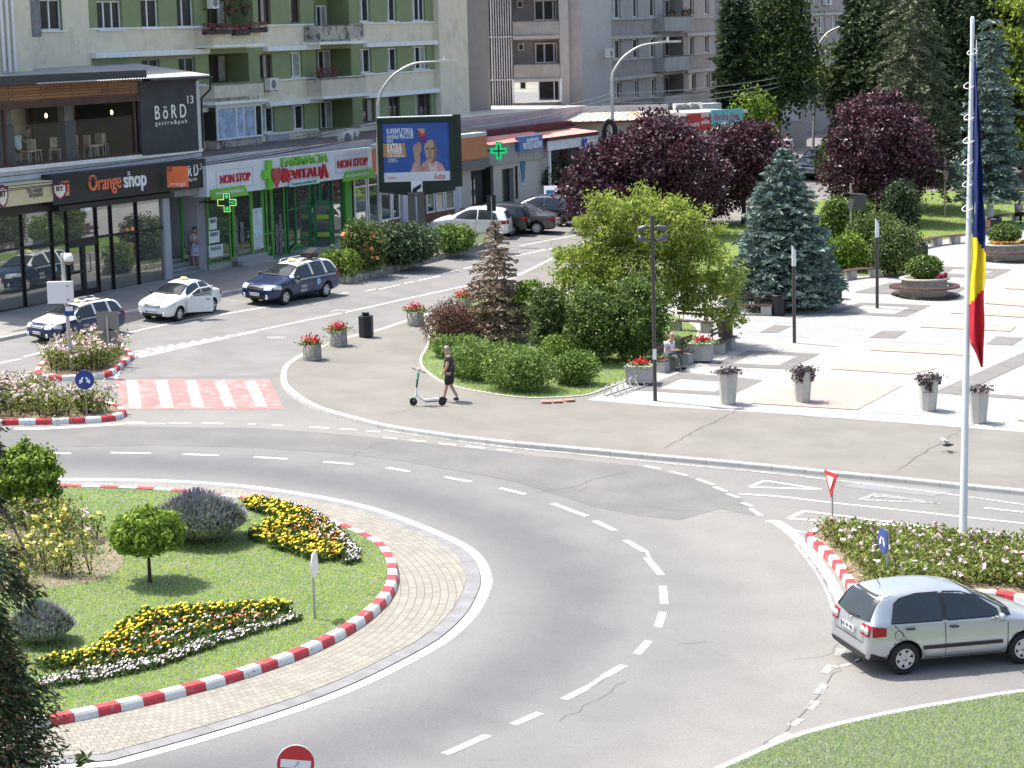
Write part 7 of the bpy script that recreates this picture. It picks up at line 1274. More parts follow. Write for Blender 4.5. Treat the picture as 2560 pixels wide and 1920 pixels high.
def pcar(name,label,st_,col,tail_px,wd,wb,half,sg,rwin,tl,wr=.31,hd=(-.985,.17),**k):
 root,pj=mkcar(name,label,'car',st_,wb/2,-wb/2,wr,col,half,group='cars parked before the grey shops',side_glass=sg,ws=(([(.26,-.54),(.22,0),(.26,.54)],[(.96,-.66),(1.06,0),(.96,.66)]),),rw=rwin,head=(2.05,1.62,.66,.84,.42),tail=tl,handles=((-.22,.87),(-1.05,.88)),doors=dw,plate=('B',),ptxt='HD 07 TMC',tailz=.72,**k)
 a=G(*tail_px);d=Vector(hd).normalized();f_=a+Vector((d.x,d.y,0))*wb*wd;m_=Vector((a.x,a.y)).lerp(Vector((f_.x,f_.y)),.5);left=Vector((-d.y,d.x));c=m_-left*half*wd;X=Vector((d.x,d.y,gz(d.x,d.y))).normalized();Z=X.cross(Vector((left.x,left.y,gz(left.x,left.y)))).normalized();Y=Z.cross(X);mm=Matrix((X,Y,Z)).transposed().to_4x4()
 root.location=on(c.x,c.y,.01);root.rotation_euler=mm.to_euler();root.scale=(wd,)*3;return root
DGR=paint('paint_graphite',(.075,.07,.07),.5,.25);BKP=paint('paint_black',(.012,.014,.017),.3,.22);GRP_=paint('paint_grey_blue',(.08,.10,.12),.5,.22)
st_s=[(2.45,.50,.30,.60,.36,.62),(2.38,.80,.22,.68,.58,.72),(2.05,.88,.20,.80,.70,.86),(1.45,.91,.20,.88,.76,.96),(.95,.915,.20,.92,.72,1.02),(.50,.915,.20,.93,.60,1.24),(.05,.915,.20,.94,.56,1.41),(-.45,.915,.20,.95,.57,1.45),(-1.05,.915,.20,.96,.56,1.41),(-1.50,.91,.21,.965,.58,1.22),(-1.80,.90,.22,.96,.68,1.06),(-2.20,.87,.25,.95,.70,1.02),(-2.38,.82,.30,.84,.62,.92),(-2.42,.68,.34,.56,.5,.6)]
sgs=([[(.55,1.06),(.15,1.28),(-.36,1.36)],[(.55,.98),(-.36,.99)]],[[(-.46,1.36),(-.95,1.34),(-1.30,1.20)],[(-.46,.99),(-1.45,1.03)]])
pcar('parked_car','white hatchback parked beside the bushes, nearest of four',[(x,w_,a_,b_,c_,d_)for x,w_,a_,b_,c_,d_ in st_h],WHP,(1232,598),1.0,2.58,.77,([[(.66,1.08),(.26,1.34),(-.05,1.44),(-.42,1.46)],[(.66,1.02),(-.42,1.02)]],[[(-.50,1.46),(-1.0,1.45),(-1.42,1.28)],[(-.50,1.02),(-1.55,1.04)]]),('B',[(-.52,1.42),(.52,1.42)],[(-.6,1.06),(.6,1.06)]),(-1.99,-1.72,.80,.99,.48))
pcar('parked_car','black car parked second between the white and graphite ones',st_h,BKP,(1277,590),1.05,2.58,.77,([[(.66,1.08),(.26,1.34),(-.05,1.44),(-.42,1.46)],[(.66,1.02),(-.42,1.02)]],[[(-.50,1.46),(-1.0,1.45),(-1.42,1.34)],[(-.50,1.02),(-1.55,1.04)]]),('B',[(-.52,1.42),(.52,1.42)],[(-.6,1.06),(.6,1.06)]),(-1.99,-1.80,.80,.99,.52))
pcar('parked_car','graphite saloon with multi spoke wheels, third of the parked cars',st_s,DGR,(1341.5,586),1.03,2.95,.80,sgs,('T',[(-1.12,-.5),(-1.12,.5)],[(-1.72,-.58),(-1.72,.58)]),(-2.36,-2.1,.74,.90,.50),wr=.33,spokes=10)
pcar('parked_car','dark hatchback with red tail lights, farthest of the four parked cars',st_h,GRP_,(1397,566),1.02,2.58,.77,([[(.66,1.08),(.26,1.34),(-.05,1.44),(-.42,1.46)],[(.66,1.02),(-.42,1.02)]],[[(-.50,1.46),(-1.0,1.45),(-1.42,1.34)],[(-.50,1.02),(-1.55,1.04)]]),('B',[(-.52,1.42),(.52,1.42)],[(-.6,1.06),(.6,1.06)]),(-1.99,-1.72,.80,.99,.48))
root,pj=mkcar('car','grey saloon driving towards the square on the far street','car',st_s,1.475,-1.475,.33,paint('paint_steel',(.13,.15,.165),.6,.2),.80,side_glass=sgs,ws=(([(.10,-.54),(.06,0),(.10,.54)],[(.90,-.70),(1.0,0),(.90,.70)]),),head=(2.25,1.9,.62,.76,.45),tail=(-2.36,-2.1,.74,.90,.50),plate=('F',),ptxt='HD 33 BMV',grille=(.30,.56,.70),doors=dw,spokes=10)
c=G(2050,447);d=Vector((-.30,-.95));left=Vector((-d.y,d.x));X=Vector((d.x,d.y,gz(d.x,d.y))).normalized();Z=X.cross(Vector((left.x,left.y,gz(left.x,left.y)))).normalized();mm=Matrix((X,Z.cross(X),Z)).transposed().to_4x4();root.location=on(c.x,c.y+1.5,.01);root.rotation_euler=mm.to_euler();root.scale=(1.25,)*3
STEEL=M('lamp_steel',(.42,.42,.41),rough=.45,metal=.5,var=.15,vs=3);DKM=M('post_dark',(.075,.07,.07),rough=.5,metal=.3,var=.15);CONC=M('concrete_planter',(.36,.355,.34),rough=.9,var=.15,vs=3,bump=.3,wear=(.22,.21,.2),wth=.62);CONL=M('concrete_pale',(.47,.455,.41),rough=.9,var=.12,vs=2.5,bump=.3,wear=(.33,.31,.27),wth=.62)
WOODB=M('bench_wood',(.10,.05,.045),rough=.5,var=.25,vs=6);BIN=M('bin_black',(.022,.024,.028),rough=.45,metal=.3,var=.1);WHM=M('pole_white',(.62,.64,.66),rough=.4,var=.05)
def lamp(pts,basepx,label,r=.09,head=1.0):
 b0=G(*basepx);dep=(b0-Vector((0,0,H))).dot(FW);th=thing('street_lamp',label,'street lamp',b0,group='tall curved street lamps');P=[D(x,y,dep)for x,y in pts];k=dep/FPX
 P0=b0;b=MB();b.tube([P0,P[0]],[r*1.25,r],10);b.build('pole',STEEL,th);A=cr([P0.lerp(P[0],.97)]+P,6);n=len(A);b=MB();b.tube(A[4:],[r*(1-.55*i/n)for i in range(n-4)],8);b.build('arm',STEEL,th)
 e=P[-1];d=Vector((1,0,.02));b=MB();b.prism([e+Vector((x,y,0))for x,y in((-.2,-.06),(.1,-.14),(.6,-.15),(.95,-.05),(.95,.05),(.6,.15),(.1,.14),(-.2,.06))],Vector((0,0,.11)));b.tube([e+Vector((.25,0,.1)),e+Vector((.25,0,.3))],.06,8);b.build('lamp_head',M('lamp_head',(.6,.6,.58),rough=.4,metal=.3),th);return th,dep
lamp([(945,258),(955,225),(985,187),(1030,161),(1075,155),(1098,155)],(948,612),'curved steel street lamp directly left of the billboard')
lamp([(1530,196),(1536,175),(1560,142),(1600,116),(1640,108),(1658,107)],(1533,585),'curved steel street lamp before the grey block above the purple trees')
lamp([(2040,130),(2048,110),(2070,82),(2105,66),(2140,62),(2156,62)],(2031,425),'curved steel street lamp farthest right among the conifers')
b0=G(1638,1002,.15);h_=hgt(b0,538);th=thing('floodlight_pole','tall dark pole with four grey floodlights and a paper notice beside the planter box','lamp post',b0);b=MB();b.tube([b0,b0+up*h_],.065,14);b.build('pole',DKM,th)
for sx,dz in((-1,.92),(1,.92),(-1,.55),(1,.55)):
 z=h_-(1.35-dz);c=b0+up*z+Vector((sx*.30,-.05*sx,0));b=MB();R=Matrix.Rotation(sx*(.35 if dz>.6 else-.25),3,'Y')@Matrix.Rotation(.3*sx,3,'Z');b.lathe([(0,-.20),(.06,-.18),(.10,.0),(.115,.15),(.10,.18),(0,.18)],(0,0,0),14,axis='X');
 b.v=[tuple(c+R@(Vector(v)*sx))for v in b.v];b.build('floodlight',M('floodlight_grey',(.11,.11,.115),rough=.4,metal=.4),th);b=MB();b.tube([b0+up*z,c],.025,6);b.build('bracket',DKM,th)
b=MB();zz=hgt(b0,885);b.box(b0+Vector((0,-.075,zz)),(.13,.01,.36));b.build('notice',M('paper',(.75,.75,.74),var=0),th)
def postlamp(bp,ty,gy,label):
 b0=G(*bp,.15);h_=hgt(b0,ty);hg=hgt(b0,gy);th=thing('post_lamp',label,'lamp post',b0,group='slim post lamps on the square');b=MB();b.tube([b0,b0+up*hg],.068,14);b.build('post',DKM,th)
 b=MB();n=14;r=.085;lo=[b0+up*hg+Vector((math.cos(k*2*math.pi/n)*r,math.sin(k*2*math.pi/n)*r,0))for k in range(n)];hi=[p+up*(h_-hg-.12-math.cos(k*2*math.pi/n)*.12)for k,p in enumerate(lo)];b.add(lo+hi,[(k,(k+1)%n,n+(k+1)%n,n+k)for k in range(n)],0,True);b.add(hi,[tuple(range(n))]);b.build('light_tube',M('frosted_glass',(.62,.66,.68),rough=.3,var=.05),th)
postlamp((1986,857),612,665,'slim dark post lamp with frosted top nearest the blue spruce');postlamp((2193,770),545,593,'slim dark post lamp with frosted top beside the round planter bench')
def boxpole(bp,ty,bx,by,label,w_=.75,hh=.8):
 b0=G(*bp,.15);h_=hgt(b0,ty);th=thing('loudspeaker_pole',label,'pole',b0,group='grey poles with dark boxes in the park');b=MB();b.tube([b0,b0+up*h_],.05,10);b.build('pole',STEEL,th);s=(bx-bp[0])/ppm(b0);c=b0+Vector((s,-.1,hgt(b0,by)));b=MB();R=Matrix.Rotation(.14,3,'Y')@Matrix.Rotation(.35,3,'Z');b.box(c,(w_,.5,hh),R=R);b.box(c+Vector((0,0,hh/2)),(w_+.1,.6,.06),R=R);b.build('box',M('box_darkgrey',(.06,.062,.065),rough=.5,var=.1),th)
boxpole((2127,614),458,2143,505,'grey pole with a dark box beside the clipped hedges');boxpole((2362,542),395,2378,435,'grey pole with a dark box on the lawn left of the flagpole')
b0=G(2109,580,.15);b=MB();b.tube([b0,b0+up*hgt(b0,495)],.06,8);root_at(tag(b.build('wooden_post',BARK),'short brown wooden post in front of the clipped hedges','post'),b0)
b0=G(2407,1380,.17);h_=hgt(b0,55);dep=(b0-Vector((0,0,H))).dot(FW);tipx=D(2431,55,dep);topp=Vector((tipx.x,tipx.y,tipx.z));th=thing('flagpole','tall white flagpole rising from the right rose island','flagpole',b0);b=MB();P=[b0.lerp(topp,k/8)for k in range(9)];b.tube(P,[.105-.058*k/8 for k in range(9)],18);pl_=b.build('pole',WHM,th);b=MB();b.lathe([(.055,0),(.055,.5),(.03,.54),(0,.54)],topp-up*.4,14);b.build('cap',M('cap_white',(.75,.76,.78),rough=.4),th)
rope=M('rope_white',(.7,.7,.7),var=0)
for(x,y,r)in((2431,130,.13),(2424,213,.15),(2424,292,.14),(2423,350,.15),(2420,405,.13),(2419,460,.13),(2419,520,.14)):
 c=D(x,y,dep);b=MB();b.tube([c+Vector((math.cos(a)*r,math.sin(a)*r*.8,math.sin(a+.6)*r*.55))for a in[k*math.pi/9 for k in range(19)]],.012,5,cap=False);b.build('rope_ring',rope,th)
b=MB();b.tube([D(2437,100,dep)+Vector((.02,-.12,0)),D(2438,240,dep)+Vector((0,-.12,0)),D(2435,590,dep)+Vector((0,-.12,0))],.012,5);b.build('halyard',rope,th)
L1=[(2436,130),(2435,300),(2432,590),(2427,700),(2424,760),(2427,860),(2438,880),(2449,915)];R1=[(2438,130),(2449,300),(2461,560),(2463,640),(2459,720),(2459,780),(2460,860),(2456,923)]
def lerpP(P,y):
 for i in range(len(P)-1):
  if P[i][1]<=y<=P[i+1][1]or i==len(P)-2:t=(y-P[i][1])/(P[i+1][1]-P[i][1]);return P[i][0]+(P[i+1][0]-P[i][0])*t
fl=thing('flag','limp blue yellow and red national flag hanging down from the white pole','flag',D(2445,920,dep));cols=[M('flag_blue',(.008,.02,.12),rough=.75,var=.12,vs=3),M('flag_yellow',(.72,.55,.02),rough=.75,var=.08,vs=3),M('flag_red',(.50,.015,.03),rough=.75,var=.1,vs=3)];NM=['blue_band','yellow_band','red_band'];bs_=[MB(),MB(),MB()];rows=[]
NY,NX=90,12
for i in range(NY+1):
 t=i/NY;y=130+t*788;xl,xr=lerpP(L1,y),lerpP(R1,y);row=[]
 for j in range(NX+1):
  s=j/NX;wv=(xr-xl)/FPX*dep;p=D(xl+(xr-xl)*s,y,dep-.14);p+=Vector((0,1,0))*(math.sin(s*9+t*3)*.09*min(1,wv/.2)+math.sin(s*4+t*11)*.03);p+=Vector((.012*math.sin(t*40+s*5),0,0));row.append(p)
 rows.append(row)
for i in range(NY):
 for j in range(NX):
  y=130+(i+.5)/NY*788;s=(j+.5)/NX;k=0 if y<585+s*42 else(1 if y<758-s*38 else 2)
  if y>905 and s<.3:continue
  bs_[k].add([rows[i][j],rows[i][j+1],rows[i+1][j+1],rows[i+1][j]],[(0,1,2,3)],0,True)
for k in range(3):bs_[k].build(NM[k],cols[k],fl)
RF_=[M('petal_scarlet',(.60,.03,.04),var=.25),M('leaf_mid',(.09,.14,.04)),M('leaf_light',(.20,.29,.08),var=.3,transl=.3),M('petal_pinkish',(.55,.22,.28),var=.2)]
def plantin(c,n,r,h_,mats,p,par,ls=.055,name='flowers',flat=.6):
 C=np.array(c)+rng.normal(size=(n,3))*np.array([r*.5,r*.5,h_*.35]);C[:,2]=np.abs(C[:,2]-c[2])+c[2]-.02;quads_mesh(name,leaves(C,ls,.6,.4),rng.choice(len(mats),n,p=p),mats,par)
AGG=M('aggregate_concrete',(.30,.285,.25),rough=.95,var=.45,vs=9,bump=1,bs=40)
def tub(x,by,label):
 b0=G(x,by,.14);th=thing('flower_tub',label,'planter',b0,group='round concrete flower tubs at the kerb');b=MB();n=28;pr=[(.33,0),(.335,.05),(.33,.56),(.30,.575),(.28,.54),(0,.52)];b.lathe(pr,b0,n)
 b.v=[tuple(Vector(v)+(Vector((v[0]-b0.x,v[1]-b0.y,0))*(.045 if(k%n)%2 else 0)if k<n*3 else Vector((0,0,0))))for k,v in enumerate(b.v)];b.build('tub',AGG,th);plantin(b0+up*.56,330,.42,.3,RF_,(.0,.5,.5,0),th,name='leaves');plantin(b0+up*.68,190,.34,.32,[RF_[0],RF_[3]],(.9,.1),th,.05,name='flowers');return th
for k,(x,y)in enumerate(((781,899),(846,864),(1039,813),(1160,778))):tub(x,y,'round concrete tub of red flowers, '+['nearest the crossing','second, left of the black bin','third, right of the black bin','farthest, behind the dead spruce'][k])
def bin_(x,by,ty,wpx,label,g_='black hexagonal litter bins'):
 b0=G(x,by,.15);h_=hgt(b0,ty)*.86;r=wpx/2/ppm(b0)*1.05;th=thing('litter_bin',label,'litter bin',b0,group=g_);b=MB();b.lathe([(0,0),(r*.92,0),(r,.04),(r,h_),(r*.93,h_+.02),(0,h_+.02)],b0,6,smooth=False,ph=.3);b.build('bin',BIN,th)
 R=Matrix.Rotation(-.3,3,'X');b=MB();b.box(b0+up*(h_+.10),(r*.95,r*.9,.05),R=R);b.box(b0+up*(h_+.05)+Vector((0,.05,0)),(r*.8,r*.5,.1));b.build('lid',BIN,th)
 b=MB()
 for k in range(26):a=rnd.uniform(-2.2,-.2);zz=rnd.uniform(.15,h_-.1);rr=r*.90;b.box(b0+Vector((math.cos(a)*rr,math.sin(a)*rr,zz)),(.028,.012,.028))
for a in((916,842,782,36,'black six sided litter bin between the second and third flower tubs'),(1814,842,792,38,'tall dark litter bin at the end of the bench under the bright tree'),(1946,788,730,34,'dark litter bin at the foot of the blue spruce'),(2089,746,688,34,'dark litter bin at the left end of the curved bench'),(2306,655,608,30,'dark litter bin behind the round planter bench'),(2490,588,540,30,'dark litter bin near the right edge beside the far curved bench')):bin_(*a)
def pot(x,by,label,mess,wpx=51):
 b0=G(x,by,.15);k=ppm(b0);th=thing('tall_planter',label,'planter',b0,group='tall pale flower pots on the square');h_=1.05;b=MB();b.lathe([(0,0),(.255,0),(.345,h_-.02),(.345,h_),(.30,h_),(.29,h_-.06),(0,h_-.08)],b0,8,smooth=False,ph=math.pi/8+.2);b.build('pot',CONL,th)
 pm=[M('leaf_purple',(.055,.035,.05),var=.35,transl=.1),M('leaf_purple_light',(.20,.15,.17),var=.3,transl=.1),M('leaf_greypurple',(.10,.12,.07),var=.3)];plantin(b0+up*(h_),420,.38,.22,pm,(.5,.35,.15),th,.06,name='plant')
 if mess:
  C=[]
  for q in range(9):a=rnd.uniform(-3.0,-.1);L_=rnd.uniform(.1,.45);C+=[(b0.x+math.cos(a)*(.36+.03*rnd.random())+rnd.gauss(0,.03),b0.y+math.sin(a)*.37,b0.z+h_+.02-L_*t/6)for t in range(7)for _ in range(3)]
  quads_mesh('trailing_leaves',leaves(np.array(C),.05,.6),rng.choice(3,len(C),p=(.5,.35,.15)),pm,th)
pot(1820,1009,'tall pale pot with short dark purple plants, leftmost of four',False);pot(2006,1004,'tall pale pot with trailing purple plants standing on the pink paving, second of four',True);pot(2321,1025,'tall pale pot with trailing purple plants left of the flagpole',True);pot(2446,1056,'tall pale pot with greenish purple plants right of the flagpole',False)
def boxplanter(x,by,w_,h_,label,fl_):
 b0=G(x,by,.15);th=thing('planter_box',label,'planter',b0,group='rectangular concrete planter boxes');rz=math.radians(-12);b=MB();b.box(b0+up*(h_/2+.06),(w_,.75,h_),rz=rz);b.box(b0+up*(h_+.06),(w_+.06,.81,.07),rz=rz);b.build('box',CONC,th);b=MB();b.box(b0+up*.03,(w_*.8,.5,.06),rz=rz);b.build('foot',M('foot_dark',(.1,.1,.1)),th)
 plantin(b0+up*(h_+.06),320,.55,.2,RF_,(0,.4,.6,0),th,name='leaves');plantin(b0+up*(h_+.2)+Vector((fl_,0,0)),130,.3,.18,[RF_[0]],(1,),th,.05)
boxplanter(1600,958,.92,.55,'concrete planter box with pale leaves and red flowers by the bicycle rack',.02);boxplanter(1754,903,.80,.62,'darker concrete planter box with red flowers between the benches',.05)
def bench(pts,label,back=0,w_=.42,sup=None,group='dark slatted benches on concrete blocks',hz=.44,cat='bench',dz=.15):
 P=GP(pts,dz)if not isinstance(pts[0],Vector)else pts;P=[Vector(p)for p in P];c=P[len(P)//2];th=thing('bench',label,cat,P[0],group=group);Q=resample(cr(P,6)if len(P)>2 else P,.25)
 b=MB()
 for k in range(4):
  o=(k-1.5)*w_/4;O_=offset(Q,o);b1=MB();A=drop(offset(O_,w_*.1),hz+dz);B=drop(offset(O_,-w_*.1),hz+dz)
  for i in range(len(A)-1):b.add([A[i],A[i+1],B[i+1],B[i]]+[p-up*.04 for p in(A[i],A[i+1],B[i+1],B[i])],[(0,1,2,3),(7,6,5,4),(0,4,5,1),(2,6,7,3),(1,5,6,2),(3,7,4,0)])
 b.build('seat',WOODB,th);n=sup or 2
 for k in range(n):t=(k+.5)/n if n>2 else(.15,.85)[k];i=min(len(Q)-2,int(t*(len(Q)-1)));d=Q[i+1]-Q[i];b=MB();b.box(on(Q[i].x,Q[i].y,dz+hz/2-.03),(.42,w_*.95,hz-.05),rz=math.atan2(d.y,d.x));b.build('support',CONC,th)
 if back:
  b=MB()
  for zz in(.62,.78):
   O_=offset(Q,back*w_*.62);A=drop(O_,dz+zz);B=drop(O_,dz+zz+.10)
   for i in range(len(A)-1):b.add([A[i],A[i+1],B[i+1],B[i]],[(0,1,2,3)]);q=Vector((0,.03,0));b.add([A[i]+q,A[i+1]+q,B[i+1]+q,B[i]+q],[(3,2,1,0)])
  for i in(1,len(Q)-2):p=offset(Q,back*w_*.6)[i];b.tube([on(p.x,p.y,dz+hz),on(p.x,p.y,dz+.9)],.02,5)
  b.build('backrest',WOODB,th)
 return th
bench([(1648,932),(1702,914)],'dark wooden bench on which the reading man sits, by the first planter box',1);bench([(1716,908),(1748,896)],'short wooden bench piece right of the reading man',1);bench([(1792,886),(1832,866)],'wooden bench right of the second planter box',1)
bench([(1690,826),(1782,832)],'bench with high rail back seen against the bright paving under the tree',1,hz=.44);bench([(1840,786),(1930,788)],'dark bench at the left foot of the blue spruce',1)
bench([(2062,722),(2085,706),(2135,696),(2190,692),(2222,691)],'curved bench left of the round planter with flowers',0,sup=4);bench([(2266,632),(2290,624),(2345,613),(2412,606)],'curved bench along the lawn behind the round planter',0,sup=4);bench([(2462,588),(2480,565),(2520,553),(2580,548)],'curved bench at the right edge behind the far round planter',0,sup=4)
bench([(2395,510),(2450,510),(2600,512)],'long bench with rail back behind the painted tree trunk',1,sup=4)
def roundbench(x,by,label,blooms):
 b0=G(x,by,.15);th=thing('round_planter_bench',label,'planter',b0,group='round planters ringed by a bench');b=MB();b.lathe([(0,0),(1.0,0),(1.0,.36),(1.0,.70),(1.12,.72),(1.12,.80),(.85,.80),(.85,.72),(0,.70)],b0,40);b.build('planter',M('stone_clad',(.40,.375,.33),rough=.9,var=.25,vs=5,bump=.6),th)
 b=MB();n=72
 for k in range(n):
  a0,a1=2*math.pi*k/n,2*math.pi*(k+.72)/n;b.prism([b0+Vector((math.cos(a)*r,math.sin(a)*r,.40))for a,r in((a0,1.1),(a1,1.1),(a1,1.55),(a0,1.55))],up*.045)
 b.lathe([(1.52,.36),(1.56,.36),(1.56,.40),(1.52,.40)],b0,48);b.build('seat_ring',WOODB,th)
 b=MB()
 for k in range(48):a0,a1=2*math.pi*k/48,2*math.pi*(k+.5)/48;b.add([b0+Vector((math.cos(a)*r,math.sin(a)*r,gz(math.cos(a)*r,math.sin(a)*r)+.012))for a,r in((a0,1.12),(a1,1.12),(a1,1.5),(a0,1.5))],[(0,1,2,3)])
 b.lathe([(1.5,.015),(1.58,.015)],b0,48);b.build('ground_grate',IR,th)
 C=np.array(b0)+np.array([0,0,1.25]);d=rng.normal(size=(3600,3));d/=np.linalg.norm(d,axis=1)[:,None];q=leaves(C+d*(rng.uniform(.5,1,3600)**.4)[:,None]*np.array([.78,.78,.52])*(1+.08*rng.normal(size=(3600,1))),.07,.5,.3);quads_mesh('shrub',q,rng.choice(3,3600,p=(.4,.4,.2)),YEW,th)
 a=rng.uniform(-2.6,-.2 if blooms=='mix' else-.9,160)if blooms=='mix' else rng.uniform(-1.1,.2,120);P_=np.array(b0)+np.c_[np.cos(a)*.95,np.sin(a)*.95,.86+.1*rng.random(len(a))];quads_mesh('flowers',leaves(P_,.07,.8,.6),rng.choice(3,len(a),p=(.5,.2,.3)if blooms=='mix' else(.0,.8,.2)),[YF,RF_[0],M('petal_purple',(.22,.10,.20),var=.3)],th)
roundbench(2311,738,'round planter with clipped green shrub and red flowers ringed by a bench','red');roundbench(2512,648,'round planter with orange flowers ringed by a bench at the right edge','mix')
b0=G(1515,990,.15);b1=G(1598,962,.15);th=thing('bicycle_rack','low steel bicycle rack at the lawn corner by the planter box','bicycle rack',b0);d=(b1-b0);n=d.normalized();sd=Vector((n.y,-n.x,0)).normalized()
for k in range(6):p=b0+d*(k/5.5);b=MB();b.tube([p-sd*.05,p+up*.32-sd*.02,p+up*.36+n*.18,p+up*.30+n*.30,p+sd*.35+up*.02,p+n*.05+up*.02+sd*.35],.018,6);b.build('hoop',STEEL,th)
for q in(0,.35):b=MB();b.tube([b0+sd*q+up*.02,b1+sd*q+up*.02],.018,6);b.build('rail',STEEL,th)
for k,(x,y)in enumerate(((1366,1006),(1394,1005),(1424,1002))):b0=G(x,y,.16);b=MB();b.box(b0+up*.03,(.32,.28,.05),rz=.2*k);root_at(tag(b.build('paving_slab',M('slab_red',(.50,.22,.18),var=.15)),'loose reddish paving slab on the lawn edge, '+['left','middle','right'][k]+' one of three','paving slab','loose red slabs'),b0)
BLS=M('sign_bright_blue',(.02,.05,.24),rough=.35,var=.03);SWH=M('sign_sheet_white',(.75,.75,.76),rough=.4,var=.03);SRD=M('sign_sheet_red',(.50,.03,.035),rough=.35,var=.05,wear=(.60,.55,.53),wth=.72);SGB=M('sign_back_grey',(.20,.205,.20),rough=.5,metal=.3,var=.12)
def disc(b,c,n,r,t=.02,mi=0,seg=28):
 n=Vector(n).normalized();a=n.orthogonal().normalized();e=n.cross(a);ring=[c+(a*math.cos(2*math.pi*k/seg)+e*math.sin(2*math.pi*k/seg))*r for k in range(seg)];b.prism(ring,n*t,mi)
def signpole(bp,ty,label,r=.03,dz=.15,nm='road_sign',base=None):
 b0=base or G(*bp,dz);h_=hgt(b0,ty);th=thing(nm,label,'road sign',b0);b=MB();b.tube([b0,b0+up*h_],r,10);b.build('pole',STEEL,th);return th,b0,h_
def arrows(th_,c,n,u,r):
 for q in(-1,1):
  b=MB();w_=[(0,0),(.05,0)];s0=c+u*q*.06*r/.3+up*.08;pts=[(.05,.16),(.16,.22),(.30,-.02),(.38,.04),(.36,-.28),(.08,-.12),(.18,-.08)];b.prism([c+u*q*x*r*1.55+up*y*r*1.55+n*.012 for x,y in pts],n*.004);b.build('arrow',SWH,th_)
th,b0,h_=signpole((217,1035),925,'round blue sign with two white arrows on the near left rose island');n=Vector((0,-1,.0));c=b0+up*hgt(b0,949)+n*.04;b=MB();disc(b,c,n,.31);pl0=b.build('plate',BLS,th);arrows(pl0,c+n*.015,n,Vector((1,0,0)),.3)
th,b0,h_=signpole((2219,1462),1325,'round blue two arrow sign seen almost edge on in the right rose island');n=Vector((-.97,-.20,0)).normalized();c=b0+up*hgt(b0,1351)+n*.04-Vector((.07,0,0));b=MB();disc(b,c,n,.31);pl0=b.build('plate',BLS,th);arrows(pl0,c+n*.015,n,n.cross(up)*-1,.3)
th,b0,h_=signpole((2081,1302),1195,'inverted red and white give way triangle seen at an angle before the right island');n=Vector((-.95,-.30,0)).normalized();u=Vector((.30,-.95,0));zc=hgt(b0,1180);hh=zc-hgt(b0,1243)
for k,(s,mt_,l)in enumerate(((1,SRD,0),(.52,SWH,.022))):b=MB();c=b0+up*(zc-hh*.36)+n*(.03+l);b.prism([c+u*x*.42*s+up*y*hh*s for x,y in((-1,.36),(1,.36),(0,-.64))],n*.018);b.build('plate',mt_,th)
th,b0,h_=signpole((787,1547),1385,'round sign seen edge on, on a thin pole near the roundabout kerb',dz=.17);n=Vector((.985,-.17,0)).normalized();c=b0+up*hgt(b0,1412)+n*.03;b=MB();disc(b,c,n,.30);b.build('plate',SWH,th)
dn=37.5;c=D(739,1909,dn);b0=Vector((c.x,c.y+.05,gz(c.x,c.y)));th=thing('road_sign','red round no entry sign at the bottom edge','road sign',b0);n=Vector((.12,-.98,.05)).normalized();b=MB();disc(b,c,n,.305,.02,seg=40);o=b.build('plate',SRD,th);b=MB();disc(b,c-n*.004,n,.318,.02,seg=40);b.build('plate_rim',SWH,th);b=MB();u=n.cross(up)*-1;R=Matrix.Rotation(math.radians(-8),3,n);b.prism([c+n*.024+R@(u*x+up*y)for x,y in((-.25,-.07),(.25,-.07),(.25,.07),(-.25,.07))],n*.004);bb_=b.build('bar',SWH,o);b=MB();b.tube([c+n*.03+R@(u*x+up*y)for x,y in((-.02,-.05),(.02,-.02),(.01,.02),(.05,.0),(.04,.05))],.008,5);b.build('scratch',M('scratch_grey',(.3,.3,.3)),bb_);b=MB();b.tube([b0,c-n*.04],.03,10);b.build('pole',STEEL,th)
th,b0,h_=signpole((273,905),790,'grey backs of a square sign and a round sign on the far left rose island',r=.035);b=MB();z1,z0=hgt(b0,779),hgt(b0,827);b.box(b0+up*(z1+z0)/2+Vector((.02,.04,0)),(.80,.02,z1-z0));b.build('square_back',SGB,th);b=MB();disc(b,b0+up*hgt(b0,845)+Vector((.05,.03,0)),(0,1,0),.33);b.build('round_back',SGB,th)
th,b0,h_=signpole((1231,612),492,'black back of a tall sign beside the parked white car',r=.03,dz=.2);b=MB();z1,z0=hgt(b0,488),hgt(b0,528);b.box(b0+up*(z1+z0)/2+Vector((0,.04,0)),(.46,.03,z1-z0));b.build('plate',BIN,th)
b0=G(180,925,.15);th=thing('camera_pole','grey pole with white cabinet and dome camera on the far left rose island','pole',b0);h_=hgt(b0,640);b=MB();b.tube([b0,b0+up*h_+Vector((-.12,0,0))],.07,12);b.build('pole',STEEL,th);z1,z0=hgt(b0,702),hgt(b0,756);b=MB();b.box(b0+Vector((-.22,-.16,(z0+z1)/2)),(.88,.26,z1-z0));cb=b.build('cabinet',M('cabinet_white',(.66,.67,.69),rough=.4,var=.04),th);b=MB()
for zz in(z1-.15,z0+.12):b.box(b0+Vector((.06,-.30,zz)),(.05,.02,.05));
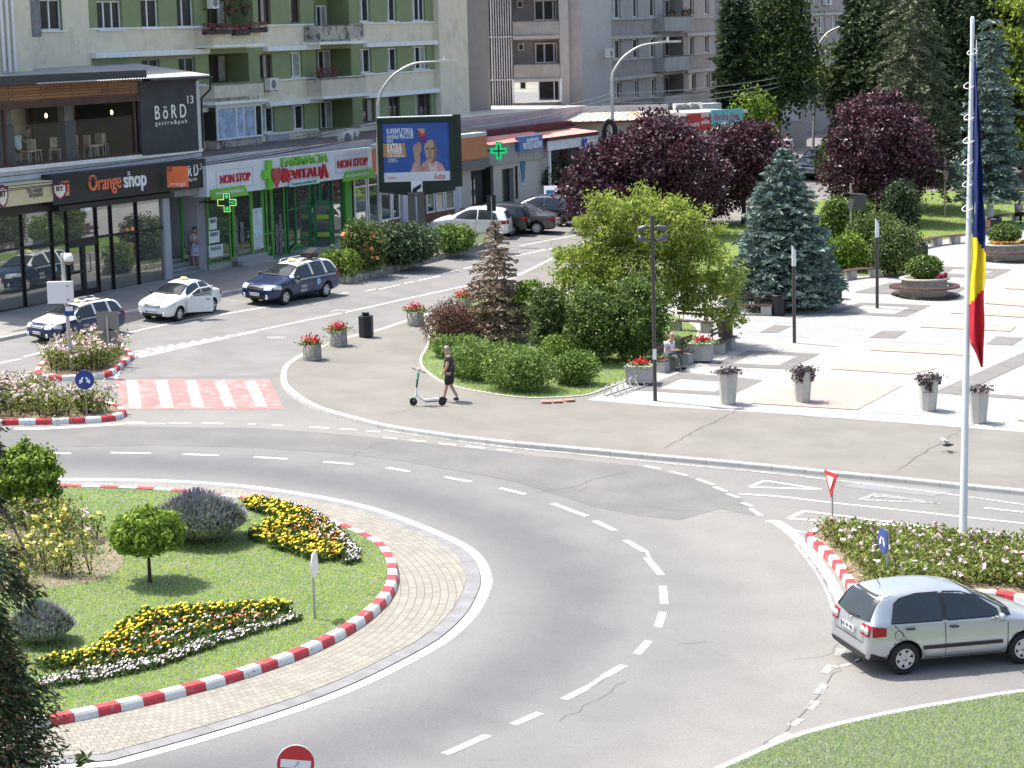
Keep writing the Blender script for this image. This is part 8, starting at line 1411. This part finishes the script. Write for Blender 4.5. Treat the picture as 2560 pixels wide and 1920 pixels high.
b.build('lock',FRM,cb);c=b0+up*hgt(b0,645)+Vector((.12,-.12,0));b=MB();b.lathe([(0,.18),(.1,.17),(.16,.06),(.17,-.08),(.15,-.1)],c,18);b.box(c+Vector((-.15,0,.14)),(.25,.08,.08));b.build('camera_housing',SWH,th);b=MB();b.lathe([(.12,-.1),(.11,-.17),(.06,-.22),(0,-.23)],c,16);b.build('camera_dome',GLS,th);z1,z0=hgt(b0,764),hgt(b0,789);b=MB();b.box(b0+Vector((.04,-.09,(z0+z1)/2)),(.34,.02,z1-z0));o=b.build('notice',BLS,th);b=MB();b.box(b0+Vector((.04,-.102,z1-.1)),(.26,.01,.16));b.build('pictogram',SWH,o)
CBL=M('cable_black',(.03,.03,.03),rough=.6,var=0);CBG=M('cable_grey',(.20,.20,.21),rough=.6,var=0)
def cable(a,c,sag,label,r=.018,mt_=None):
 P=[a.lerp(c,k/16)-up*sag*4*(k/16)*(1-k/16)for k in range(17)];b=MB();b.tube(P,r,5);o=b.build('overhead_cable',mt_ or CBL);root_at(tag(o,label,'cable','overhead cables'),a)
pa1=D(946,300,(G(948,612)-Vector((0,0,H))).dot(FW));dA=(G(948,612)-Vector((0,0,H))).dot(FW);dB=(G(1533,585)-Vector((0,0,H))).dot(FW);dC=(G(2031,425)-Vector((0,0,H))).dot(FW)
for k,(y0,yl,s)in enumerate(((303,425,.25),(308,440,.3),(330,448,.3),(335,455,.3),(340,462,.2))):cable(D(946,y0,dA),D(-120,yl+30,88),s,'%s of five thin cables running left from the billboard lamp over the shop signs'%['highest','second highest','middle','second lowest','lowest'][k])
for k,(y0,y1,s)in enumerate(((234,303,.5),(245,330,.5),(258,340,.4))):cable(D(1530,y0,dB),D(946,y1,dA),s,'%s cable strand between the billboard lamp and the middle street lamp'%['upper','middle','lower'][k],mt_=CBG)
for k,(y0,y1,s)in enumerate(((234,176,.3),(245,182,.5),(255,190,.6))):cable(D(1532,y0,dB),D(2037,y1,dC),s,'%s cable strand between the middle street lamp and the far right one'%['upper','middle','lower'][k],mt_=CBG)
b=MB();p=D(1524,330,dB-.2);b.tube([p+Vector((math.cos(a)*.35,0,math.sin(a)*.62))for a in[k*math.pi/10 for k in range(21)]],.09,8);b.tube([p+Vector((math.cos(a)*.25,.06,math.sin(a)*.5))for a in[k*math.pi/10 for k in range(21)]],.09,8);root_at(tag(b.build('cable_coil',CBL),'black coil of spare cable hanging on the middle street lamp','cable coil'),p)
p=G(2368,1112,.35);th=thing('pigeon','grey pigeon flying low over the footpath near the flagpole','bird',p);b=MB();b.lathe([(0,-.17),(.02,-.14),(.05,-.06),(.06,.02),(.05,.09),(.032,.13),(.035,.16),(.02,.19),(0,.195)],p,12,axis='X');b.tube([p+Vector((.19,0,0)),p+Vector((.215,0,-.005))],[.008,.002],5)
b.add([p+Vector(v)for v in((-.15,.03,0),(-.15,-.03,0),(-.27,-.05,-.005),(-.27,.05,-.005))],[(0,1,2,3)]);b.build('body',M('feather_dark',(.06,.065,.08),var=.3,vs=10),th)
for s in(-1,1):b=MB();b.add([p+Vector(v)for v in((.08,s*.04,.03),(.02,s*.16,.13),(-.14,s*.24,.20),(-.17,s*.20,.17),(-.10,s*.10,.08),(-.07,s*.04,.03))],[(0,1,2,3,4,5)]);b.build('wing',M('feather_grey',(.42,.43,.45),var=.25,vs=10),th)
SKIN=M('skin',(.46,.27,.20),rough=.6,var=.06)
def skinmesh(verts,edges,radii,root=0,sub=1):
 me=bpy.data.meshes.new('s');me.from_pydata([tuple(v)for v in verts],edges,[]);o=bpy.data.objects.new('s',me);COL.objects.link(o);md=o.modifiers.new('k','SKIN');md.use_smooth_shade=True
 for i,r in enumerate(radii):me.skin_vertices[0].data[i].radius=(r,r)if not isinstance(r,tuple)else r
 me.skin_vertices[0].data[root].use_root=True;s=o.modifiers.new('u','SUBSURF');s.levels=sub;s.render_levels=sub
 dg=bpy.context.evaluated_depsgraph_get();m2=bpy.data.meshes.new_from_object(o.evaluated_get(dg));bpy.data.objects.remove(o);return m2
def person(label,base,yaw,J,scale=1.0,top=None,bottom=None,shoes=None,hair=None,sleeves=.5,legs=1.0,name='person',skin=None,group=None,dress=None,glasses=False,curl=.5,hat=None,vest=None,bulk=1):
 """J: joints in metres (forward, left, up); yaw: heading of forward, radians from +X"""
 th=thing(name,label,'person',base,group=group);R=Matrix.Rotation(yaw,3,'Z')*scale;W=lambda p:R@Vector(p);sk=skin or SKIN
 V,E_,r=[],[],[]
 def add(p,rr,par=None):
  V.append(W(p));r.append(rr*scale*(1.16 if rr>.028 else 1));
  if par is not None:E_.append((par,len(V)-1))
  return len(V)-1
 pel=add(J['pel'],.133*bulk);sp=add(J['spine'],.118*bulk,pel);ch=add(J['chest'],.138*bulk,sp);nk0=add(Vector(J['neck']),.062,ch);hd=Vector(J['head']);fd=Vector(J.get('face',(1,0,0))).normalized()
 h0=add(hd-Vector((0,0,.06)),.078,nk0);h1=add(hd+Vector((0,0,.05)),.092,h0);add(hd+Vector((0,0,.105)),.055,h1)
 for s,sd in((1,'L'),(-1,'R')):
  a=add(J['sh'+sd],.062,ch);b_=add(J['el'+sd],.043,a);c=add(J['wr'+sd],.030,b_);w0,e0=Vector(J['wr'+sd]),Vector(J['el'+sd]);d=(w0-e0).normalized();d=Vector(J.get('hd'+sd,d)).normalized();sdv=d.cross(Vector((0,0,1)))if abs(d.z)<.9 else Vector((1,0,0));sdv.normalize();dn=d.cross(sdv).normalized();pm_=add(w0+d*.055,.030,c)
  for k,ln in enumerate((.070,.080,.074,.058)):
   o=(k-1.5)*.019;k1=add(w0+d*.095+sdv*o,.0095,pm_);k2=add(w0+d*(.095+ln*.5)+sdv*o*1.05+dn*.012*curl,.0085,k1);add(w0+d*(.095+ln*.85)+sdv*o*1.05+dn*.04*curl,.0075,k2)
  t1=add(w0+d*.045+sdv*-.035*s,.011,pm_);add(w0+d*.085+sdv*-.055*s,.009,t1)
  hp=add(J['hip'+sd],.088,pel);kn=add(J['kn'+sd],.058,hp);an=add(J['an'+sd],.038,kn);add(J['toe'+sd],.032,an)
 me=skinmesh(V,E_,r);me.materials.append(sk);link('body',me,th)
 f3=fd;l3=Vector((0,0,1)).cross(f3).normalized();c0=hd+Vector((0,0,.03));b=MB();Wp=lambda p:W(p)
 b.add([Wp(c0+f3*.088+Vector((0,0,.02))),Wp(c0+f3*.088+l3*.014+Vector((0,0,-.02))),Wp(c0+f3*.118+Vector((0,0,-.02))),Wp(c0+f3*.088-l3*.014+Vector((0,0,-.02)))],[(0,1,2),(0,2,3),(1,3,2)])
 for s in(-1,1):b.lathe([(0,-.008),(.026,-.006),(.022,.006),(0,.008)],Wp(c0+l3*s*.09),8)
 b.build('face',sk,th,keep=True);b=MB()
 for s in(-1,1):q=c0+f3*.086+l3*s*.032+Vector((0,0,.02));b.lathe([(0,-.008),(.009,0),(0,.008)],Wp(q),6)
 q=c0+f3*.088+Vector((0,0,-.045));b.tube([Wp(q+l3*.025),Wp(q-l3*.025)],.006,4);b.build('eyes_and_mouth',M('feature_dark',(.08,.04,.035),var=0),th,keep=True)
 if glasses:b=MB();b.tube([Wp(c0+l3*.085+Vector((0,0,.02))),Wp(c0+l3*.07+f3*.07+Vector((0,0,.022))),Wp(c0+f3*.098+Vector((0,0,.022))),Wp(c0-l3*.07+f3*.07+Vector((0,0,.022))),Wp(c0-l3*.085+Vector((0,0,.02)))],.017*scale,6);b.build('sunglasses',FRM,th,keep=True)
 if hair or hat:
  col,ln=hair or hat;b=MB();n=14
  for i in range(8):
   for j in range(n):
    pass
  prof=[(.001,.118),(.055,.107),(.088,.065),(.100,.02),(.098,-.02-ln)];vs=[]
  for(rr,zz)in prof:
   for j in range(n):
    a=2*math.pi*j/n;dv=f3*math.cos(a)+l3*math.sin(a);z2=zz if zz>.02 else(zz if math.cos(a)<.35 else max(zz,.055));vs.append(Wp(c0+dv*rr*(1.0 if math.cos(a)<.4 else .97)+Vector((0,0,z2+.022))-f3*.008))
  fs=[(i*n+j,i*n+(j+1)%n,(i+1)*n+(j+1)%n,(i+1)*n+j)for i in range(len(prof)-1)for j in range(n)];b.add(vs,fs,0,True);b.build('hair' if hair else 'hat',col,th,keep=True)
 def cloth(nm,chain,mat_,root=0):
  vs,es,rs=[],[],[]
  for(p,rr,par)in chain:
   vs.append(W(p));rs.append(rr*scale*1.18)
   if par is not None:es.append((par,len(vs)-1))
  m_=skinmesh(vs,es,rs,root);m_.materials.append(mat_);link(nm,m_,th)
 mid=lambda a,b_,t:Vector(J[a]).lerp(Vector(J[b_]),t)
 if top:
  c=[(Vector(J['pel'])-Vector((0,0,.09)),.165*bulk,None),(J['spine'],.158*bulk,0),(J['chest'],.168*bulk,1),(mid('chest','neck',.6),.085,2)]
  for sd in 'LR':k=len(c);c+=[(J['sh'+sd],.082,2),(mid('sh'+sd,'el'+sd,.6),.072,k)];
  if sleeves>.7:
   for q,sd in enumerate('LR'):c.append((mid('el'+sd,'wr'+sd,.8),.05,5+2*q))
  cloth('shirt',c,top)
 if vest:cloth('vest',[(J['pel'],.172,None),(J['spine'],.16,0),(J['chest'],.172,1),(mid('chest','neck',.5),.09,2)],vest)
 if bottom:
  c=[(mid('pel','spine',.45),.140*bulk,None),(J['pel'],.152*bulk,0)]
  for sd in 'LR':
   k=len(c);c+=[(J['hip'+sd],.118,1),(mid('hip'+sd,'kn'+sd,.95 if legs<=.5 else 1),.095 if legs<=.5 else .078,k)]
   if legs>.5:c.append((mid('kn'+sd,'an'+sd,.9),.062,k+1))
  cloth('trousers' if legs>.5 else 'shorts',c,bottom)
 if dress:
  b=MB();n=18;p0=Vector(J['pel']);rows=[(1.0,.10,J['neck'][2]-.10),(1,.165,J['chest'][2]),(1,.15,J['spine'][2]),(1,.185,p0.z),(1,.23,p0.z-.25),(1,.27,.42)];vs=[]
  for _,rr,z in rows:
   for j in range(n):a=2*math.pi*j/n;q=rr*(1+.07*math.sin(a*6)*(z<.8));vs.append(W((p0.x+math.cos(a)*q*.8,p0.y+math.sin(a)*q,z)))
  b.add(vs,[(i*n+j,i*n+(j+1)%n,(i+1)*n+(j+1)%n,(i+1)*n+j)for i in range(len(rows)-1)for j in range(n)],0,True);b.build('dress',dress,th,keep=True);c=[]
  for sd in 'LR':cloth('sleeve',[(J['sh'+sd],.08,None),(mid('sh'+sd,'el'+sd,.7),.065,0)],dress)
 if shoes:
  for sd in 'LR':a_,t_=Vector(J['an'+sd]),Vector(J['toe'+sd]);hl=a_-(t_-a_).normalized()*.05;hl.z=t_.z;cloth('shoe',[(hl,.042,None),(a_.lerp(t_,.5)*1.0,.05,0),(t_,.042,1)],shoes)
 return th
up=Vector((0,0,1))
base_stand=dict(pel=(0,0,.95),spine=(.01,0,1.12),chest=(.0,0,1.34),neck=(.02,0,1.50),head=(.06,0,1.64),shL=(0,.19,1.41),shR=(0,-.19,1.41),elL=(-.03,.24,1.14),elR=(-.03,-.24,1.14),wrL=(.08,.24,.90),wrR=(.08,-.24,.90),hipL=(0,.095,.90),hipR=(0,-.095,.90),knL=(.02,.10,.50),knR=(.02,-.10,.50),anL=(0,.10,.08),anR=(0,-.10,.08),toeL=(.17,.12,.035),toeR=(.17,-.12,.035))
FLO=M('floral_shirt',(.03,.025,.03),rough=.8,var=.2,wear=(.50,.40,.10),wscale=13,wth=.57);BKS=M('shorts_black',(.015,.016,.02),rough=.8,var=.1);RSH=M('shoe_red',(.45,.08,.08),var=.1)
J=dict(base_stand);J.update(knL=(.10,.09,.50),anL=(.20,.09,.10),toeL=(.36,.10,.035),knR=(-.02,-.10,.49),anR=(-.22,-.11,.11),toeR=(-.08,-.12,.035),elL=(.06,.25,1.13),wrL=(.20,.20,.92),elR=(-.04,-.25,1.13),wrR=(.08,-.24,.88),head=(.08,0,1.63),hdR=(.2,0,-1),hdL=(.5,0,-.8))
b0=G(1126,1003,.145);hh=hgt(b0,867)/1.76;person('man in a black and yellow floral shirt and black shorts walking past the scooter',b0,math.pi*.97,J,hh,top=FLO,bottom=BKS,shoes=M('shoe_navy',(.03,.03,.06),var=.1),hair=(M('hair_grey',(.30,.27,.25),var=.2),0.0),legs=.5,glasses=True,bulk=1.16)
s0,s1=G(1034,1014,.15),G(1106,1014,.15);d=(s1-s0);L_=d.length;X=Vector((d.x,d.y,0)).normalized()*-1;th=thing('electric_scooter','white and green electric scooter standing in front of the walking man','scooter',s0);SC=M('scooter_white',(.66,.67,.67),rough=.35,var=.04);SG=M('scooter_green',(.10,.42,.28),rough=.4,var=.05);r_=.128
for c,nm in((s0,'front_wheel'),(s1,'rear_wheel')):
 b=MB();yv=X.cross(up);ang=math.atan2(X.y,X.x);b.lathe([(.075,-.028),(r_-.01,-.028),(r_,-.01),(r_,.01),(r_-.01,.028),(.075,.028),(.07,0),(.075,-.028)],(0,0,0),24,axis='Y');R=Matrix.Rotation(ang,3,'Z');b.v=[tuple(c+up*r_+R@Vector(v))for v in b.v];w0_=b.build(nm,BLK_T,th);b=MB();b.lathe([(.07,-.02),(0,-.025),(0,.025),(.07,.02)],(0,0,0),16,axis='Y');b.v=[tuple(c+up*r_+R@Vector(v))for v in b.v];b.build('hub',BLKP,w0_)
hd_=s0+up*.38-X*.10;b=MB();b.tube([s0+up*.16-X*.01,hd_],.026,8);b.tube([hd_,s0+up*.62-X*.12],.028,8);b.build('fork',SC,th);b=MB();b.tube([s0+up*.60-X*.12,s0+up*.90-X*.16],.03,8);b.build('stem',BLKP,th);b=MB();b.tube([s0+up*.88-X*.16,s0+up*1.10-X*.19],.045,8);b.build('battery',SG,th);b=MB();hb=s0+up*1.17-X*.2;b.tube([hb+Vector((-.22,.2,.06)),hb,hb+Vector((.24,-.18,-.06))],.018,8);b.build('handlebar',BLKP,th);b=MB();b.lathe([(0,0),(.06,.01),(.06,.07),(0,.09)],hb+up*.0,12);b.build('display',SC,th)
b=MB();b.tube([hd_+up*-.02,s0+up*.16-X*.36],[.04,.045],8);b.prism([s0-X*x+up*z+Vector((0,y,0))for x,y,z in((.34,-.07,.13),(.34,.07,.13),(L_-.12,.07,.15),(L_-.12,-.07,.15))],up*.07);b.build('deck',SC,th);b=MB();b.prism([s0-X*x+up*z+Vector((0,y,0))for x,y,z in((.4,-.075,.10),(.4,.075,.10),(L_-.14,.075,.11),(L_-.14,-.075,.11))],up*.03);b.build('deck_base',BLKP,th)
b=MB();b.tube([s0+up*(r_+r_*1.2*math.sin(a))-X*(-r_*1.2*math.cos(a))for a in(.4,1.0,1.6,2.2)],.022,6);b.build('front_mudguard',SG,th);b=MB();b.tube([s1+up*(r_+r_*1.25*math.sin(a))+X*(r_*1.25*math.cos(a))for a in(2.9,2.3,1.6,.9)],.03,6);b.build('rear_mudguard',BLKP,th);b=MB();b.tube([s0-X*.38+up*.12,s0-X*.36+Vector((0,-.12,0))],.01,5);b.build('kickstand',SC,th)
sit=dict(pel=(0,0,.50),spine=(.02,0,.68),chest=(.06,0,.90),neck=(.11,0,1.05),head=(.19,0,1.17),face=(.8,0,-.35),shL=(.05,.18,.97),shR=(.05,-.18,.97),elL=(.12,.22,.72),elR=(.12,-.22,.72),wrL=(.34,.10,.72),wrR=(.34,-.08,.72),hdL=(1,-.4,.1),hdR=(1,.4,.1),hipL=(.04,.10,.50),hipR=(.04,-.10,.50),knL=(.48,.13,.52),knR=(.46,-.12,.50),anL=(.50,.13,.10),anR=(.42,-.12,.09),toeL=(.66,.14,.04),toeR=(.58,-.13,.04))
b0=G(1672,925,.15);t_=person('elderly man in white shirt and grey trousers sitting on the bench',b0+Vector((0,.1,-.0)),math.radians(-38),sit,1.03,top=M('shirt_white',(.60,.64,.74),rough=.8,var=.06),bottom=M('trousers_olive',(.10,.12,.10),rough=.85,var=.12),shoes=BKS,hair=(M('hair_thin',(.36,.24,.18),var=.2),0.0))
b=MB();b.lathe([(0,0),(.15,.02),(.18,.14),(.12,.26),(0,.28)],b0+Vector((.38,.35,.44)),12,sy=.6);root_at(tag(b.build('bag',M('bag_dark',(.04,.03,.04),var=.2)),'small dark bag on the bench beside the sitting man','bag'),b0+Vector((.38,.35,.44)))
b0=G(2545,558,.15);person('man in a pale top and dark trousers sitting on the bench at the right edge',b0,math.radians(-70),sit,1.05,top=M('shirt_striped',(.40,.38,.38),var=.4,vs=20),bottom=BKS,shoes=BKS,hair=(M('hair_grey',(.30,.27,.25)),0.0))
J=dict(base_stand);J.update(elL=(.02,.22,1.12),wrL=(.24,.06,1.10),elR=(.02,-.22,1.12),wrR=(.24,-.06,1.10),hdL=(.8,-.6,0),hdR=(.8,.6,0),face=(.9,0,-.5),head=(.09,0,1.62));f=SB
s,z=f.P(491,672,-.5);pz=G(470,700).z+.13;person('woman with dark hair in a white and violet dress on the porch steps',f.at(s,-.55,pz+.34),math.radians(-55),J,.97,dress=M('dress_violet',(.42,.42,.52),rough=.8,var=.1,wear=(.14,.13,.34),wscale=6,wth=.52),shoes=M('sandal_tan',(.36,.24,.16),var=.1),hair=(M('hair_dark',(.03,.02,.018),var=.2),0.02))
s,z=f.P(466,650,-1.0);J=dict(sit);person('child in a white cap and white clothes crouching on the porch steps beside the woman',f.at(s,-1.1,pz+.36),math.radians(-20),J,.72,top=M('tshirt_white',(.62,.62,.64),rough=.8),bottom=M('shorts_white',(.52,.54,.58),rough=.8),shoes=M('sandal_tan',(.36,.24,.16)),hat=(M('cap_cloth_white',(.66,.66,.66),rough=.8),0),legs=.5)
b0=G(1970,420,0);J=dict(base_stand);J.update(elL=(.0,.36,1.18),wrL=(.05,.55,1.02),elR=(0,-.27,1.14),wrR=(.02,-.30,.9),anL=(.1,.1,.08),toeL=(.26,.1,.03),anR=(-.15,-.1,.12),toeR=(0,-.1,.04));person('distant walker in a dark waistcoat with white sleeves on the far path',b0,math.radians(88),J,1.35,top=M('shirt_white',(.60,.64,.74)),bottom=M('trousers_grey',(.16,.15,.14)),vest=M('waistcoat_dark',(.03,.035,.05),rough=.8),shoes=BKS,hair=(M('hair_dark',(.03,.02,.018)),0.0),sleeves=1)
s,z=f.P(46,400,-1.3);person('guest in a white shirt sitting with his back to the pub window',f.at(s,-1.3,zslab1+.05),math.radians(-28.9+180),sit,1.1,top=M('shirt_white',(.60,.64,.74)),bottom=BKS,shoes=BKS,hair=(M('hair_grey',(.30,.27,.25)),0.0));s,z=f.P(66,400,-2.2);person('second pub guest facing the one in white',f.at(s,-2.2,zslab1+.05),math.radians(-28.9),sit,1.05,top=M('shirt_brown',(.12,.06,.045)),bottom=BKS,shoes=BKS,hair=(M('hair_dark',(.03,.02,.018)),0.0))
